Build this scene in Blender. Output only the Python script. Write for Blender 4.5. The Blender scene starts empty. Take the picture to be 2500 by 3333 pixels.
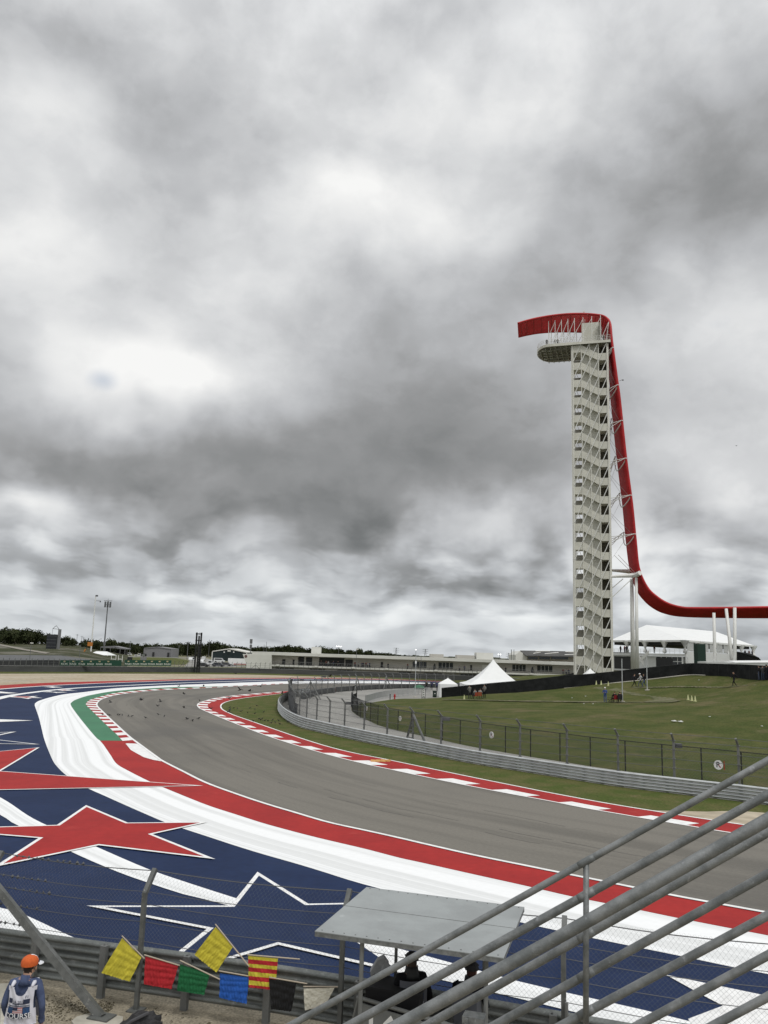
import bpy, math, random
import numpy as np
from mathutils import Vector, Matrix, noise
from mathutils.geometry import tessellate_polygon
random.seed(7)
SC = bpy.context.scene
COL = SC.collection
R_ = math.radians
# ---------------------------------------------------------------- camera
FOC, CH, PITCH, ROLL = 2703.0, 6.4, R_(9.71), R_(1.75)
CAMP = Vector((0, 0, CH))
FW = Vector((0, math.cos(PITCH), math.sin(PITCH)))
U0 = Vector((0, -math.sin(PITCH), math.cos(PITCH)))
R0 = Vector((1, 0, 0))
RT = R0*math.cos(ROLL) + U0*math.sin(ROLL)
UP = U0*math.cos(ROLL) - R0*math.sin(ROLL)
cd = bpy.data.cameras.new('camera'); cam = bpy.data.objects.new('camera', cd); COL.objects.link(cam)
cd.sensor_fit = 'VERTICAL'; cd.sensor_height = 36.0; cd.lens = FOC/3333*36.0
cd.clip_start = 0.1; cd.clip_end = 12000
cam.matrix_world = Matrix(((RT.x, UP.x, -FW.x, 0), (RT.y, UP.y, -FW.y, 0), (RT.z, UP.z, -FW.z, CH), (0, 0, 0, 1)))
SC.camera = cam
SC.render.resolution_x = 768; SC.render.resolution_y = 1024
SC.view_settings.view_transform = 'Standard'; SC.view_settings.look = 'None'
SC.view_settings.gamma = 1.0; SC.view_settings.exposure = 0.0; SC.view_settings.use_curve_mapping = False

def ray(px, py):
    return (FW + RT*((px-1250)/FOC) - UP*((py-1666.5)/FOC)).normalized()
def g(px, py, z=0.0):
    d = ray(px, py); t = (z-CH)/d.z
    return CAMP + d*t
def at(px, py, Y):
    d = ray(px, py)
    return CAMP + d*(Y/d.y)

# ---------------------------------------------------------------- world: overcast sky
SUN_EL, SUN_AZ = R_(56), R_(150)      # azimuth from +Y clockwise
W = bpy.data.worlds.new('World'); SC.world = W; W.use_nodes = True
nt = W.node_tree; nt.nodes.clear()
def N(tree, typ, **kw):
    n = tree.nodes.new(typ)
    for k, v in kw.items(): setattr(n, k, v)
    return n
class NB:
    """small node algebra"""
    def __init__(s, tree): s.t = tree
    def _in(s, sock, v):
        if isinstance(v, bpy.types.NodeSocket): s.t.links.new(v, sock)
        elif v is not None: sock.default_value = v
    def m(s, op, a, b=None, c=None, clamp=False):
        n = N(s.t, 'ShaderNodeMath', operation=op, use_clamp=clamp)
        for i, v in enumerate((a, b, c)):
            if v is not None: s._in(n.inputs[i], v)
        return n.outputs[0]
    def v(s, op, a, b=None, scale=None):
        n = N(s.t, 'ShaderNodeVectorMath', operation=op)
        s._in(n.inputs[0], a)
        if b is not None: s._in(n.inputs[1], b)
        if scale is not None: s._in(n.inputs[3], scale)
        return n.outputs[1] if op in ('LENGTH', 'DISTANCE', 'DOT_PRODUCT') else n.outputs[0]
    def noise(s, vec, scale, detail=5, rough=.55, dist=0.0, out=0):
        n = N(s.t, 'ShaderNodeTexNoise'); s._in(n.inputs['Vector'], vec)
        n.inputs['Scale'].default_value = scale; n.inputs['Detail'].default_value = detail
        n.inputs['Roughness'].default_value = rough; n.inputs['Distortion'].default_value = dist
        return n.outputs[out]
    def ramp(s, fac, stops, interp='LINEAR'):
        n = N(s.t, 'ShaderNodeValToRGB'); s._in(n.inputs[0], fac); cr = n.color_ramp; cr.interpolation = interp
        while len(cr.elements) < len(stops): cr.elements.new(.5)
        for e, (p, c) in zip(cr.elements, stops):
            e.position = p; e.color = (c[0], c[1], c[2], 1)
        return n.outputs[0]
    def mix(s, f, a, b):
        n = N(s.t, 'ShaderNodeMix', data_type='RGBA')
        s._in(n.inputs[0], f); s._in(n.inputs[6], a); s._in(n.inputs[7], b)
        return n.outputs[2]
    def rng(s, v, a, b, c=0., d=1., smooth=True):
        n = N(s.t, 'ShaderNodeMapRange', interpolation_type='SMOOTHSTEP' if smooth else 'LINEAR')
        s._in(n.inputs[0], v)
        for i, x in enumerate((a, b, c, d)): n.inputs[i+1].default_value = x
        return n.outputs[0]
b = NB(nt)
tc = N(nt, 'ShaderNodeTexCoord')
sep = N(nt, 'ShaderNodeSeparateXYZ'); nt.links.new(tc.outputs['Generated'], sep.inputs[0])
dx, dy, dz = sep.outputs
zc = b.m('MAXIMUM', dz, 0.0)
den = b.m('ADD', zc, 0.12)
cmb = N(nt, 'ShaderNodeCombineXYZ'); b._in(cmb.inputs[0], b.m('DIVIDE', dx, den)); b._in(cmb.inputs[1], b.m('DIVIDE', dy, den))
P = cmb.outputs[0]
# angular coordinates (degrees/10) : azimuth, elevation
cmb2 = N(nt, 'ShaderNodeCombineXYZ')
b._in(cmb2.inputs[0], b.m('MULTIPLY', b.m('ARCTAN2', dx, dy), 57.2958/10))
b._in(cmb2.inputs[1], b.m('MULTIPLY', b.m('ARCSINE', dz), 57.2958/10))
A = cmb2.outputs[0]
wn = N(nt, 'ShaderNodeTexNoise'); b._in(wn.inputs['Vector'], A)
wn.inputs['Scale'].default_value = 0.8; wn.inputs['Detail'].default_value = 4; wn.inputs['Roughness'].default_value = .45
wv = b.v('SCALE', b.v('SUBTRACT', wn.outputs[1], (0.5, 0.5, 0.5)), scale=1.3)
AW = b.v('ADD', A, wv)
AS = b.v('ADD', A, b.v('SCALE', wv, scale=.22))
def aedeg(px, py):
    d = ray(px, py); return math.degrees(math.atan2(d.x, d.y))/10, math.degrees(math.asin(d.z))/10
# (px, py, radius x px, radius y px, amount)  - the large masses seen in the photograph
BL = [(150,0,330,150,-.14),(120,330,300,230,.10),(650,400,330,230,-.20),(1350,60,380,170,-.17),(1150,350,220,220,.10),
      (1630,290,260,170,.15),(2350,470,420,330,-.26),(2080,700,330,260,-.13),(1200,715,330,110,.20),(40,790,190,130,.20),
      (1700,880,330,120,-.16),(2230,800,260,130,.10),(780,950,300,110,.06),(60,1250,270,150,-.22),(430,1265,290,130,.42),(950,1290,200,80,.08),
      (1300,1130,360,190,-.16),(1600,1330,380,210,-.20),(1120,1500,540,240,-.31),(480,1530,430,110,-.24),(60,1500,300,90,-.16),
      (1700,1580,330,110,-.18),(90,1640,380,60,.30),(350,1700,300,60,-.20),(1150,1700,450,90,-.20),(1560,1700,200,70,.15),(1330,1790,160,55,.28),
      (1520,1860,230,60,-.22),(800,1820,520,70,-.10),(2280,1320,260,230,-.08),(2250,1560,300,120,.10),(2300,1060,240,120,.06),
      (2300,1720,280,80,-.14),(2200,1850,320,50,.06),(160,1790,240,50,.12),(560,1930,240,40,.18),(1100,1960,420,30,.14),(1700,1990,420,30,.10),(1000,2060,1800,40,-.10)]
acc = None
for (px, py, rx, ry, am) in BL:
    a0, e0 = aedeg(px, py); a1, e1 = aedeg(px+rx, py); a2, e2 = aedeg(px, py-ry)
    sx, sy = abs(a1-a0)+1e-3, abs(e2-e0)+1e-3
    q = b.v('MULTIPLY', b.v('SUBTRACT', AW, (a0, e0, 0)), (1/sx, 1/sy, 0))
    l = b.v('LENGTH', q)
    v = b.m('MULTIPLY', b.m('EXPONENT', b.m('MULTIPLY', b.m('MULTIPLY', l, l), -.75)), am)
    acc = v if acc is None else b.m('ADD', acc, v)
n1 = b.noise(P, 1.35, 5, .45, .1)
n3 = b.noise(b.v('ADD', b.v('MULTIPLY', A, (1, 1.5, 1)), (3.3, 5.1, 0)), 1.15, 6, .50, .15)
hi_ = b.rng(dz, .16, .45, 0., 1.)
tex = b.m('ADD', b.m('MULTIPLY', b.m('MULTIPLY', b.m('SUBTRACT', n1, .5), .25), hi_), b.m('MULTIPLY', b.m('SUBTRACT', n3, .5), b.m('ADD', .30, b.m('MULTIPLY', hi_, .22))))
n6 = b.rng(b.noise(b.v('ADD', b.v('MULTIPLY', AS, (1, 1.3, 1)), (6.3, 8.1, 0)), 2.6, 6, .56, .1), .40, .62)
tex = b.m('ADD', tex, b.m('MULTIPLY', b.m('SUBTRACT', n6, .45), -.055))
# rows of flat based cumulus receding to the horizon
sa = N(nt, 'ShaderNodeSeparateXYZ'); b._in(sa.inputs[0], b.v('ADD', A, b.v('SCALE', wv, scale=.30)))
def rows(k_az, k_el, e0, off, sc, lift, det=5):
    q = b.m('LOGARITHM', b.m('MAXIMUM', b.m('ADD', sa.outputs[1], e0), .05), 2.71828)
    def at_(l):
        c = N(nt, 'ShaderNodeCombineXYZ'); b._in(c.inputs[0], b.m('ADD', b.m('MULTIPLY', sa.outputs[0], k_az), off)); b._in(c.inputs[1], b.m('ADD', b.m('MULTIPLY', q, k_el), l+off*.7))
        return b.rng(b.noise(c.outputs[0], sc, det, .47, .0), .38, .62)
    d0, d1 = at_(0.), at_(lift)
    rim = b.m('MAXIMUM', b.m('SUBTRACT', d0, d1), 0.)
    return b.m('ADD', b.m('MULTIPLY', b.m('SUBTRACT', .5, d0), 1.), b.m('MULTIPLY', rim, .9))
r1 = rows(.80, 1.9, .75, 3.7, 1.5, .14, 4)
r2 = rows(.85, 1.9, .50, 9.1, 3.2, .05, 3)
low = b.rng(dz, .07, .27, 1.0, .0)
tex = b.m('ADD', tex, b.m('MULTIPLY', b.m('ADD', b.m('ADD', b.m('MULTIPLY', r1, .33), b.m('MULTIPLY', r2, .22)), -.10), low))
hz = b.rng(dz, .0, .07, .62, 1.0)
t = b.m('ADD', b.m('MULTIPLY', b.m('ADD', b.m('MULTIPLY', acc, .95), b.m('MULTIPLY', tex, .85)), hz), .76)
cloud = b.ramp(t, [(0, (.11, .115, .117)), (.22, (.185, .192, .194)), (.42, (.31, .315, .32)), (.60, (.49, .50, .515)), (.78, (.69, .70, .71)), (1.0, (.93, .93, .92))])
# the cloud sheet thins towards the zenith and behind the viewer, where it is brighter
zen = b.rng(dz, .55, .95, 1.0, 1.75)
cloud = b.v('MULTIPLY', cloud, b.mix(b.rng(dz, .02, .2), (.955, .985, 1.0, 1), (1, 1, 1, 1)))
cloud = b.v('SCALE', cloud, scale=b.m('MULTIPLY', zen, 10.0))
sky = N(nt, 'ShaderNodeTexSky', sky_type='NISHITA', sun_disc=False); sky.sun_elevation = SUN_EL; sky.sun_rotation = SUN_AZ
gx, gy = aedeg(330, 1250)
hq = b.v('LENGTH', b.v('MULTIPLY', b.v('SUBTRACT', AS, (gx, gy, 0)), (1/.10, 1/.07, 0)))
hole = b.m('MULTIPLY', b.rng(hq, .0, 1.3, 1, 0), .38)
gap = b.m('MAXIMUM', b.m('MULTIPLY', b.rng(n3, .66, .80, 0, 1), .16), hole)
col = b.mix(gap, cloud, sky.outputs[0])
bg = N(nt, 'ShaderNodeBackground'); b._in(bg.inputs[0], col); bg.inputs[1].default_value = 0.1
wo = N(nt, 'ShaderNodeOutputWorld'); nt.links.new(bg.outputs[0], wo.inputs[0])
W.cycles.sampling_method = 'MANUAL'; W.cycles.sample_map_resolution = 512
# ---------------------------------------------------------------- sun through cloud
sl = bpy.data.lights.new('sun', 'SUN'); sl.energy = 1.45; sl.angle = R_(18); sl.color = (1, .975, .94)
so = bpy.data.objects.new('sun', sl); COL.objects.link(so)
sd = Vector((math.sin(SUN_AZ)*math.cos(SUN_EL), math.cos(SUN_AZ)*math.cos(SUN_EL), math.sin(SUN_EL)))
so.rotation_euler = (-sd).to_track_quat('-Z', 'Y').to_euler(); so.location = (0, 0, 60)

# ---------------------------------------------------------------- materials
MT = {}
def mat(name, c, c2=None, scale=4., rough=.75, metal=0., bump=0., bscale=None, detail=6, stretch=None, uv=False, spots=None, fine=None, lo=.35, hi=.65, spec=.5):
    """base colour varied by noise; spots=(colour, scale, lo, hi); fine=(amount, scale) speckle"""
    if name in MT: return MT[name]
    m = bpy.data.materials.new(name); m.use_nodes = True; T = m.node_tree; T.nodes.clear(); B = NB(T)
    out = N(T, 'ShaderNodeOutputMaterial'); p = N(T, 'ShaderNodeBsdfPrincipled'); T.links.new(p.outputs[0], out.inputs[0])
    t = N(T, 'ShaderNodeTexCoord'); vec = t.outputs['UV'] if uv else t.outputs['Object']
    if not uv:
        gm = N(T, 'ShaderNodeNewGeometry'); vec = gm.outputs['Position'] if uv is False else vec
    if stretch:
        mp = N(T, 'ShaderNodeMapping'); T.links.new(vec, mp.inputs[0]); mp.inputs['Scale'].default_value = stretch; svec = mp.outputs[0]
    else: svec = vec
    if c2 is None: c2 = tuple(x*.86 for x in c)
    f = B.rng(B.noise(svec, scale, detail, .6), lo, hi)
    col = B.mix(f, (*c, 1), (*c2, 1))
    if spots:
        f2 = B.rng(B.noise(vec, spots[1], 6, .62), spots[2], spots[3])
        col = B.mix(f2, col, (*spots[0], 1))
    if fine:
        f3 = B.noise(vec, fine[1], 2, .5)
        col = B.mix(1.0, col, col) if False else col
        hsv = N(T, 'ShaderNodeHueSaturation'); B._in(hsv.inputs['Color'], col)
        B._in(hsv.inputs['Value'], B.m('ADD', B.m('MULTIPLY', B.m('SUBTRACT', f3, .5), fine[0]*2), 1.0)); col = hsv.outputs[0]
    B._in(p.inputs['Base Color'], col)
    p.inputs['Roughness'].default_value = rough; p.inputs['Metallic'].default_value = metal
    p.inputs['Specular IOR Level'].default_value = spec
    if bump:
        bn = N(T, 'ShaderNodeBump'); bn.inputs['Strength'].default_value = 1.0; bn.inputs['Distance'].default_value = bump
        B._in(bn.inputs['Height'], B.noise(vec, bscale or scale*4, 4, .6)); T.links.new(bn.outputs[0], p.inputs['Normal'])
    MT[name] = m; return m
def flat(name, c, rough=.7, metal=0., var=.12, scale=3., spec=.4):
    return mat(name, c, tuple(x*(1-var) for x in c), scale=scale, rough=rough, metal=metal, spec=spec)
def emis(name, c, s):
    if name in MT: return MT[name]
    m = bpy.data.materials.new(name); m.use_nodes = True; T = m.node_tree; p = T.nodes['Principled BSDF']
    p.inputs['Base Color'].default_value = (*c, 1); p.inputs['Emission Color'].default_value = (*c, 1); p.inputs['Emission Strength'].default_value = s
    MT[name] = m; return m

# ---------------------------------------------------------------- mesh helpers
def tag(o, label=None, cat=None, group=None, kind=None):
    if label: o['label'] = label
    if cat: o['category'] = cat
    if group: o['group'] = group
    if kind: o['kind'] = kind
    return o
def thing(name, label, cat, loc=(0, 0, 0), group=None, rz=0.):
    o = bpy.data.objects.new(name, None); COL.objects.link(o); o.empty_display_size = .3
    o.location = loc; o.rotation_euler = (0, 0, rz); return tag(o, label, cat, group)
def link(name, me, parent=None, loc=None):
    o = bpy.data.objects.new(name, me); COL.objects.link(o)
    if parent is not None: o.parent = parent
    if loc is not None: o.location = loc
    return o
def dup(root, loc=None, rz=None, label=None, group=None, scale=None):
    r = root.copy(); COL.objects.link(r)
    if loc is not None: r.location = loc
    if rz is not None: r.rotation_euler = (0, 0, rz)
    if label: r['label'] = label
    if group: r['group'] = group
    if scale is not None: r.scale = scale
    for ch in list(root.children):
        c = ch.copy(); COL.objects.link(c); c.parent = r
        for q in ch.children:
            d = q.copy(); COL.objects.link(d); d.parent = c
    return r
class MB:
    def __init__(s, origin=(0, 0, 0)):
        s.v = []; s.f = []; s.mi = []; s.uv = {}; s.o = Vector(origin)
    def add(s, vs, fs, m=0):
        n = len(s.v); s.v += [tuple(Vector(v)-s.o) for v in vs]
        for f in fs: s.f.append(tuple(i+n for i in f)); s.mi.append(m)
        return s
    def box(s, c, sz, rot=None, m=0):
        hx, hy, hz = sz[0]/2, sz[1]/2, sz[2]/2; c = Vector(c)
        R = rot if rot is not None else Matrix.Identity(3)
        if isinstance(rot, (int, float)): R = Matrix.Rotation(rot, 3, 'Z')
        vs = [c + R @ Vector((x*hx, y*hy, z*hz)) for x in (-1, 1) for y in (-1, 1) for z in (-1, 1)]
        return s.add(vs, [(0, 1, 3, 2), (4, 6, 7, 5), (0, 4, 5, 1), (2, 3, 7, 6), (0, 2, 6, 4), (1, 5, 7, 3)], m)
    def tube(s, p0, p1, r, n=6, m=0, r2=None, cap=True, ph=0.):
        p0, p1 = Vector(p0), Vector(p1); d = p1-p0
        if d.length < 1e-6: return s
        d.normalize(); a = Vector((0, 0, 1)) if abs(d.z) < .95 else Vector((1, 0, 0))
        x = d.cross(a).normalized(); y = x.cross(d); r2 = r if r2 is None else r2; vs = []
        for (p, q) in ((p0, r), (p1, r2)):
            for i in range(n):
                t = 2*math.pi*(i+ph)/n; vs.append(p + x*(q*math.cos(t)) + y*(q*math.sin(t)))
        fs = [(i, (i+1) % n, n+(i+1) % n, n+i) for i in range(n)]
        if cap: fs += [tuple(range(n))[::-1], tuple(range(n, 2*n))]
        return s.add(vs, fs, m)
    def path(s, pts, r, n=6, m=0, closed=False, radii=None):
        pts = [Vector(p) for p in pts]; k = len(pts); vs = []; fs = []; ref = None
        for i, p in enumerate(pts):
            d = (pts[min(i+1, k-1)]-pts[max(i-1, 0)]).normalized()
            if ref is None: a = Vector((0, 0, 1)) if abs(d.z) < .9 else Vector((1, 0, 0)); ref = d.cross(a).normalized()
            ref = (ref - d*ref.dot(d)).normalized(); y = ref.cross(d); q = radii[i] if radii else r
            for j in range(n):
                t = 2*math.pi*j/n; vs.append(p + ref*(q*math.cos(t)) + y*(q*math.sin(t)))
        for i in range(k-1):
            for j in range(n): fs.append((i*n+j, i*n+(j+1) % n, (i+1)*n+(j+1) % n, (i+1)*n+j))
        fs += [tuple(range(n))[::-1], tuple(range((k-1)*n, k*n))]
        return s.add(vs, fs, m)
    def prism(s, poly, ext, m=0):
        """poly: planar points, ext: extrusion vector"""
        e = Vector(ext); n = len(poly); P = [Vector(p) for p in poly]
        tri = tessellate_polygon([P])
        fs = [tuple(t) for t in tri] + [tuple(i+n for i in t[::-1]) for t in tri]
        fs += [(i, (i+1) % n, n+(i+1) % n, n+i) for i in range(n)]
        return s.add(P+[p+e for p in P], fs, m)
    def poly(s, P, m=0):
        P = [Vector(p) for p in P]; tri = tessellate_polygon([P])
        return s.add(P, [tuple(t) if (P[t[1]]-P[t[0]]).cross(P[t[2]]-P[t[0]]).z > 0 else tuple(t[::-1]) for t in tri], m)
    def lathe(s, c, prof, n=12, m=0, sx=1., sy=1.):
        c = Vector(c); vs = []; fs = []
        for (r, z) in prof:
            for j in range(n):
                t = 2*math.pi*j/n; vs.append(c+Vector((r*sx*math.cos(t), r*sy*math.sin(t), z)))
        for i in range(len(prof)-1):
            for j in range(n): fs.append((i*n+j, i*n+(j+1) % n, (i+1)*n+(j+1) % n, (i+1)*n+j))
        k = len(prof); fs += [tuple(range(n))[::-1], tuple(range((k-1)*n, k*n))]
        return s.add(vs, fs, m)
    def mesh(s, name, mats, smooth=False):
        me = bpy.data.meshes.new(name); me.from_pydata(s.v, [], s.f)
        for mm in (mats if isinstance(mats, (list, tuple)) else [mats]): me.materials.append(mm)
        me.polygons.foreach_set('material_index', s.mi)
        if smooth: me.polygons.foreach_set('use_smooth', [True]*len(s.f))
        me.update(); return me
    def build(s, name, mats, parent=None, smooth=False, loc=None):
        """origin o is the object's place; a parent empty at that same origin keeps the part at zero"""
        me = s.mesh(name, mats, smooth)
        if parent is None: return link(name, me, None, loc if loc is not None else s.o)
        return link(name, me, parent, loc if loc is not None else (s.o-parent.location if s.o.length > 0 else Vector((0, 0, 0))))
def cr(pts, k=8):
    """Catmull-Rom through world points"""
    P = [Vector(p) for p in pts]; P = [P[0]*2-P[1]]+P+[P[-1]*2-P[-2]]; out = []
    for i in range(1, len(P)-2):
        for j in range(k):
            t = j/k; a, b_, c, d = P[i-1], P[i], P[i+1], P[i+2]
            out.append(.5*((2*b_)+(c-a)*t+(2*a-5*b_+4*c-d)*t*t+(3*b_-a-3*c+d)*t**3))
    out.append(P[-2]); return out
def resample(P, n):
    L = [0.]
    for i in range(1, len(P)): L.append(L[-1]+(P[i]-P[i-1]).length)
    out = []; j = 0
    for i in range(n):
        s = L[-1]*i/(n-1)
        while j < len(L)-2 and L[j+1] < s: j += 1
        t = (s-L[j])/max(L[j+1]-L[j], 1e-9); out.append(P[j].lerp(P[j+1], t))
    return out, L[-1]
def gl(px, z=0.): return [g(x, y, z) for (x, y) in px]
def strip_mesh(name, A, B, z, m, closed=False):
    n = len(A); vs = []; fs = []; uvs = []; s = 0.
    for i in range(n):
        if i: s += ((A[i]-A[i-1]).length+(B[i]-B[i-1]).length)/2
        vs += [(A[i].x, A[i].y, z), (B[i].x, B[i].y, z)]; uvs += [(s, 0.), (s, (A[i]-B[i]).length)]
        if i: fs.append((2*i-2, 2*i-1, 2*i+1, 2*i))
    me = bpy.data.meshes.new(name); me.from_pydata(vs, [], fs); me.materials.append(m)
    ul = me.uv_layers.new(name='UVMap')
    for lp in me.loops: ul.data[lp.index].uv = uvs[lp.vertex_index]
    me.update()
    if len(me.polygons) and me.polygons[0].normal.z < 0: me.flip_normals()
    return me
def offset(P, d):
    """parallel curve, d > 0 to the left of travel"""
    out = []
    for i, p in enumerate(P):
        t = (P[min(i+1, len(P)-1)]-P[max(i-1, 0)]); t.z = 0; t.normalize(); out.append(p+Vector((-t.y, t.x, 0))*d)
    return out
def inset(P, d):
    n = len(P); area = sum(P[i].x*P[(i+1) % n].y-P[(i+1) % n].x*P[i].y for i in range(n)); sg = 1 if area > 0 else -1; out = []
    for i in range(n):
        a, p, c = P[i-1], P[i], P[(i+1) % n]
        e1 = (p-a).normalized(); e2 = (c-p).normalized()
        n1 = Vector((-e1.y, e1.x, 0))*sg; n2 = Vector((-e2.y, e2.x, 0))*sg
        q = 1+n1.dot(n2)
        out.append(p+(n1+n2)*(d/max(q, .07)))
    return out
def textmesh(body, size, m, mapf, name='lettering', parent=None, ext=0., spacing=1., align='CENTER'):
    cu = bpy.data.curves.new('t', 'FONT'); cu.body = body; cu.size = size; cu.align_x = align; cu.align_y = 'CENTER'; cu.resolution_u = 2; cu.offset = size*.012
    cu.space_character = spacing
    o = bpy.data.objects.new('t', cu); COL.objects.link(o)
    dg = bpy.context.evaluated_depsgraph_get(); dg.update()
    me = bpy.data.meshes.new_from_object(o.evaluated_get(dg))
    bpy.data.objects.remove(o); bpy.data.curves.remove(cu)
    for v in me.vertices: v.co = mapf(v.co.x, v.co.y)
    me.materials.clear(); me.materials.append(m); me.name = name
    return link(name, me, parent)
# ================================================================ GROUND AND PAINT
T_out = [(1500,2229),(1400,2226.5),(1100,2224.5),(937,2226),(895,2228),(780,2233.5),(700,2238),(600,2243),(506,2247.5),(422,2256),(371,2264),(333,2275),(318,2284),(312,2293),(316,2302),(325,2311),(350,2336),(380,2364.5),(413.5,2396),(447,2422),(506,2466),(523,2478),(591,2513),(663,2549),(756,2584),(853,2617),(959,2649),(1064,2680),(1191,2708),(1300,2732.5),(1369,2749),(1537.5,2787.5),(1706,2822),(1803,2842),(1960,2873.5),(2182,2919),(2476,2973),(2700,3013)]
T_in = [(1500,2238),(1200,2240),(1050,2244),(937,2250),(870,2254.5),(781,2262),(705.5,2271.5),(662,2283),(645,2290),(641,2296),(645,2303),(655,2309.5),(705,2331.5),(769,2357.5),(853,2390.5),(937.5,2419),(1022,2445),(1106,2468),(1191,2489),(1275,2507),(1419,2538),(1601,2574.5),(1727.5,2598),(1815,2614.5),(1900,2631.5),(2066,2660.5),(2222,2687),(2327,2705),(2471,2727),(2700,2760)]
K_in = [(970,2252),(937,2254.8),(895,2260),(811,2270),(756,2279),(727,2288),(717,2297),(722,2310),(756,2327),(811,2346.5),(895,2376),(980,2405),(1064,2431),(1148.5,2452),(1233,2468.5),(1300,2482.5),(1369,2497),(1537.5,2532),(1706,2566),(1800,2584.6),(1969,2616),(2137.5,2643.7),(2306,2670),(2412,2686),(2700,2728)]
G_out = [(937,2225.3),(700,2234.5),(600,2236),(506,2239.5),(380,2249),(295,2263),(249,2277),(234,2286),(230,2293),(240.5,2311),(270,2350),(312,2400),(329,2413)]
R_out = [(329,2413),(359,2457),(380,2487),(422,2512),(489.5,2546),(527,2562),(612,2597),(684,2625),(769,2652.5),(853,2679.5),(937.5,2703),(1022,2725),(1106,2745),(1191,2765),(1300,2793.5),(1369,2808.6),(1537.5,2846.6),(1706,2884),(1864,2920.5),(2037.5,2955),(2201,2989),(2375,3023),(2500,3047),(2700,3085)]
K_out = [(937,2224),(700,2236.2),(600,2240),(506,2243.8),(422,2250.5),(371,2257),(314,2272),(291,2280),(280,2291),(283.5,2299),(295,2310.5),(321,2336),(350,2364.6),(380,2392),(397,2411),(409,2421.5)]
W_out = [(1500,2227.5),(1230,2217),(1100,2216.5),(937,2217.5),(769,2222.5),(600,2229),(548,2231),(422,2237.5),(350,2243),(274,2253),(211,2260),(164.5,2270),(131,2280),(117,2287.5),(113,2295),(118,2311),(126.6,2336),(135,2370),(145.5,2411),(169,2470),(186,2496),(215,2524),(250,2547),(291,2569.5),(337.5,2590),(422,2628),(540,2679),(600,2699.5),(684,2727),(769,2755),(853,2781),(937.5,2805),(1022,2830),(1191,2882),(1450,2947),(1692.6,3003.5),(1796,3027),(1922,3054),(2037.5,3078),(2211,3113),(2375,3148),(2500,3173),(2700,3212)]
RO = [(1560,2219.5),(1400,2215),(1230,2210.5),(1100,2208),(937.5,2206.5),(769,2208),(700,2209.3),(600,2211),(350,2217),(253,2219.5),(169,2222),(84,2226),(0,2231),(-200,2247),(-500,2277)]
RI = [(1560,2222.5),(1400,2217.2),(1230,2212.5),(1100,2210),(937.5,2208.6),(769,2210.6),(700,2212.3),(600,2214.3),(350,2223),(253,2227),(169,2230.7),(84,2236),(0,2242.5),(-200,2260),(-500,2296)]
S2 = [(1400,2221),(1230,2215),(1100,2213.2),(937,2213),(700,2219.6),(550,2224.8),(350,2234.3),(253,2239.5),(169,2246.5),(105.5,2254),(42,2263),(0,2272),(-100,2296),(-250,2345)]

def W3(px, k=8): return cr(gl(px), k)
wT_out, wT_in, wK_in = W3(T_out), W3(T_in), W3(K_in)
wRG = W3(G_out[:-1]+R_out); wW = W3(W_out); wRO = W3(RO); wRI = W3(RI); wS2 = W3(S2)
def rs(P, n): return resample(P, n)[0]
Mgrass = mat('grass', (.052,.068,.017), (.082,.086,.028), scale=.35, rough=.95, bump=.05, bscale=9, spots=((.115,.10,.048), .16, .52, .70), fine=(.55, 5.5), spec=.1)
Mgrass2 = mat('infield grass', (.062,.084,.020), (.10,.098,.036), scale=.6, rough=.95, bump=.05, bscale=9, spots=((.16,.125,.07), .9, .60, .76), fine=(.6, 9.), spec=.1)
Mdry = mat('dry ground', (.24,.215,.16), (.17,.165,.11), scale=.05, rough=.95, spots=((.10,.12,.045), .02, .42, .6), fine=(.4, .8), spec=.1)
Mgravel = mat('gravel', (.34,.285,.205), (.40,.35,.27), scale=.08, rough=.95, fine=(.5, 1.2), spots=((.26,.24,.21), .05, .55, .7), spec=.1)
Mdirt = mat('dirt', (.30,.265,.20), (.22,.195,.145), scale=1.6, rough=.95, bump=.03, bscale=14, spots=((.10,.085,.05), 5.2, .60, .68), fine=(.7, 26.), spec=.15)
Mtrack = mat('track asphalt', (.118,.110,.094), (.160,.149,.127), scale=1., rough=.82, uv=True, stretch=(.02, .45, 1), bump=.004, bscale=60, fine=(.22, 9.), spots=((.098,.093,.083), .06, .48, .72), lo=.40, hi=.60, spec=.35)
Mroad = mat('service road', (.27,.265,.245), (.21,.205,.19), scale=.12, rough=.88, fine=(.25, 4.), spots=((.16,.155,.145), .35, .62, .74), spec=.3)
Mblue = mat('blue paint', (.0082,.0190,.058), (.0115,.0245,.070), scale=.25, rough=.75, fine=(.22, 3.), spots=((.020,.030,.070), .45, .55, .85), spec=.15)
Mwhite = mat('white paint', (.80,.81,.81), (.65,.66,.655), scale=1., rough=.6, uv=True, stretch=(.006, 1.5, 1), fine=(.05, 5.), lo=.44, hi=.60, spec=.35, detail=4)
Mline = mat('white line paint', (.80,.80,.79), (.68,.68,.67), scale=3., rough=.6)
Mred = mat('red paint', (.335,.024,.022), (.28,.020,.020), scale=.35, rough=.75, fine=(.16, 4.), spots=((.37,.05,.042), .5, .60, .85), spec=.15)
Mgreen = mat('green paint', (.028,.165,.075), (.022,.135,.062), scale=.3, rough=.6, fine=(.12, 4.), spec=.35)
Mconc = mat('pale concrete', (.42,.40,.345), (.34,.325,.275), scale=.8, rough=.9, fine=(.25, 8.), spec=.2)
def struct(name, me, kind='structure'):
    o = link(name, me); o['kind'] = kind; return o
def sheet(name, pts, z, m):
    mb = MB(); mb.poly([(p[0], p[1], z) for p in pts]); return struct(name, mb.mesh(name, m))
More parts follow.
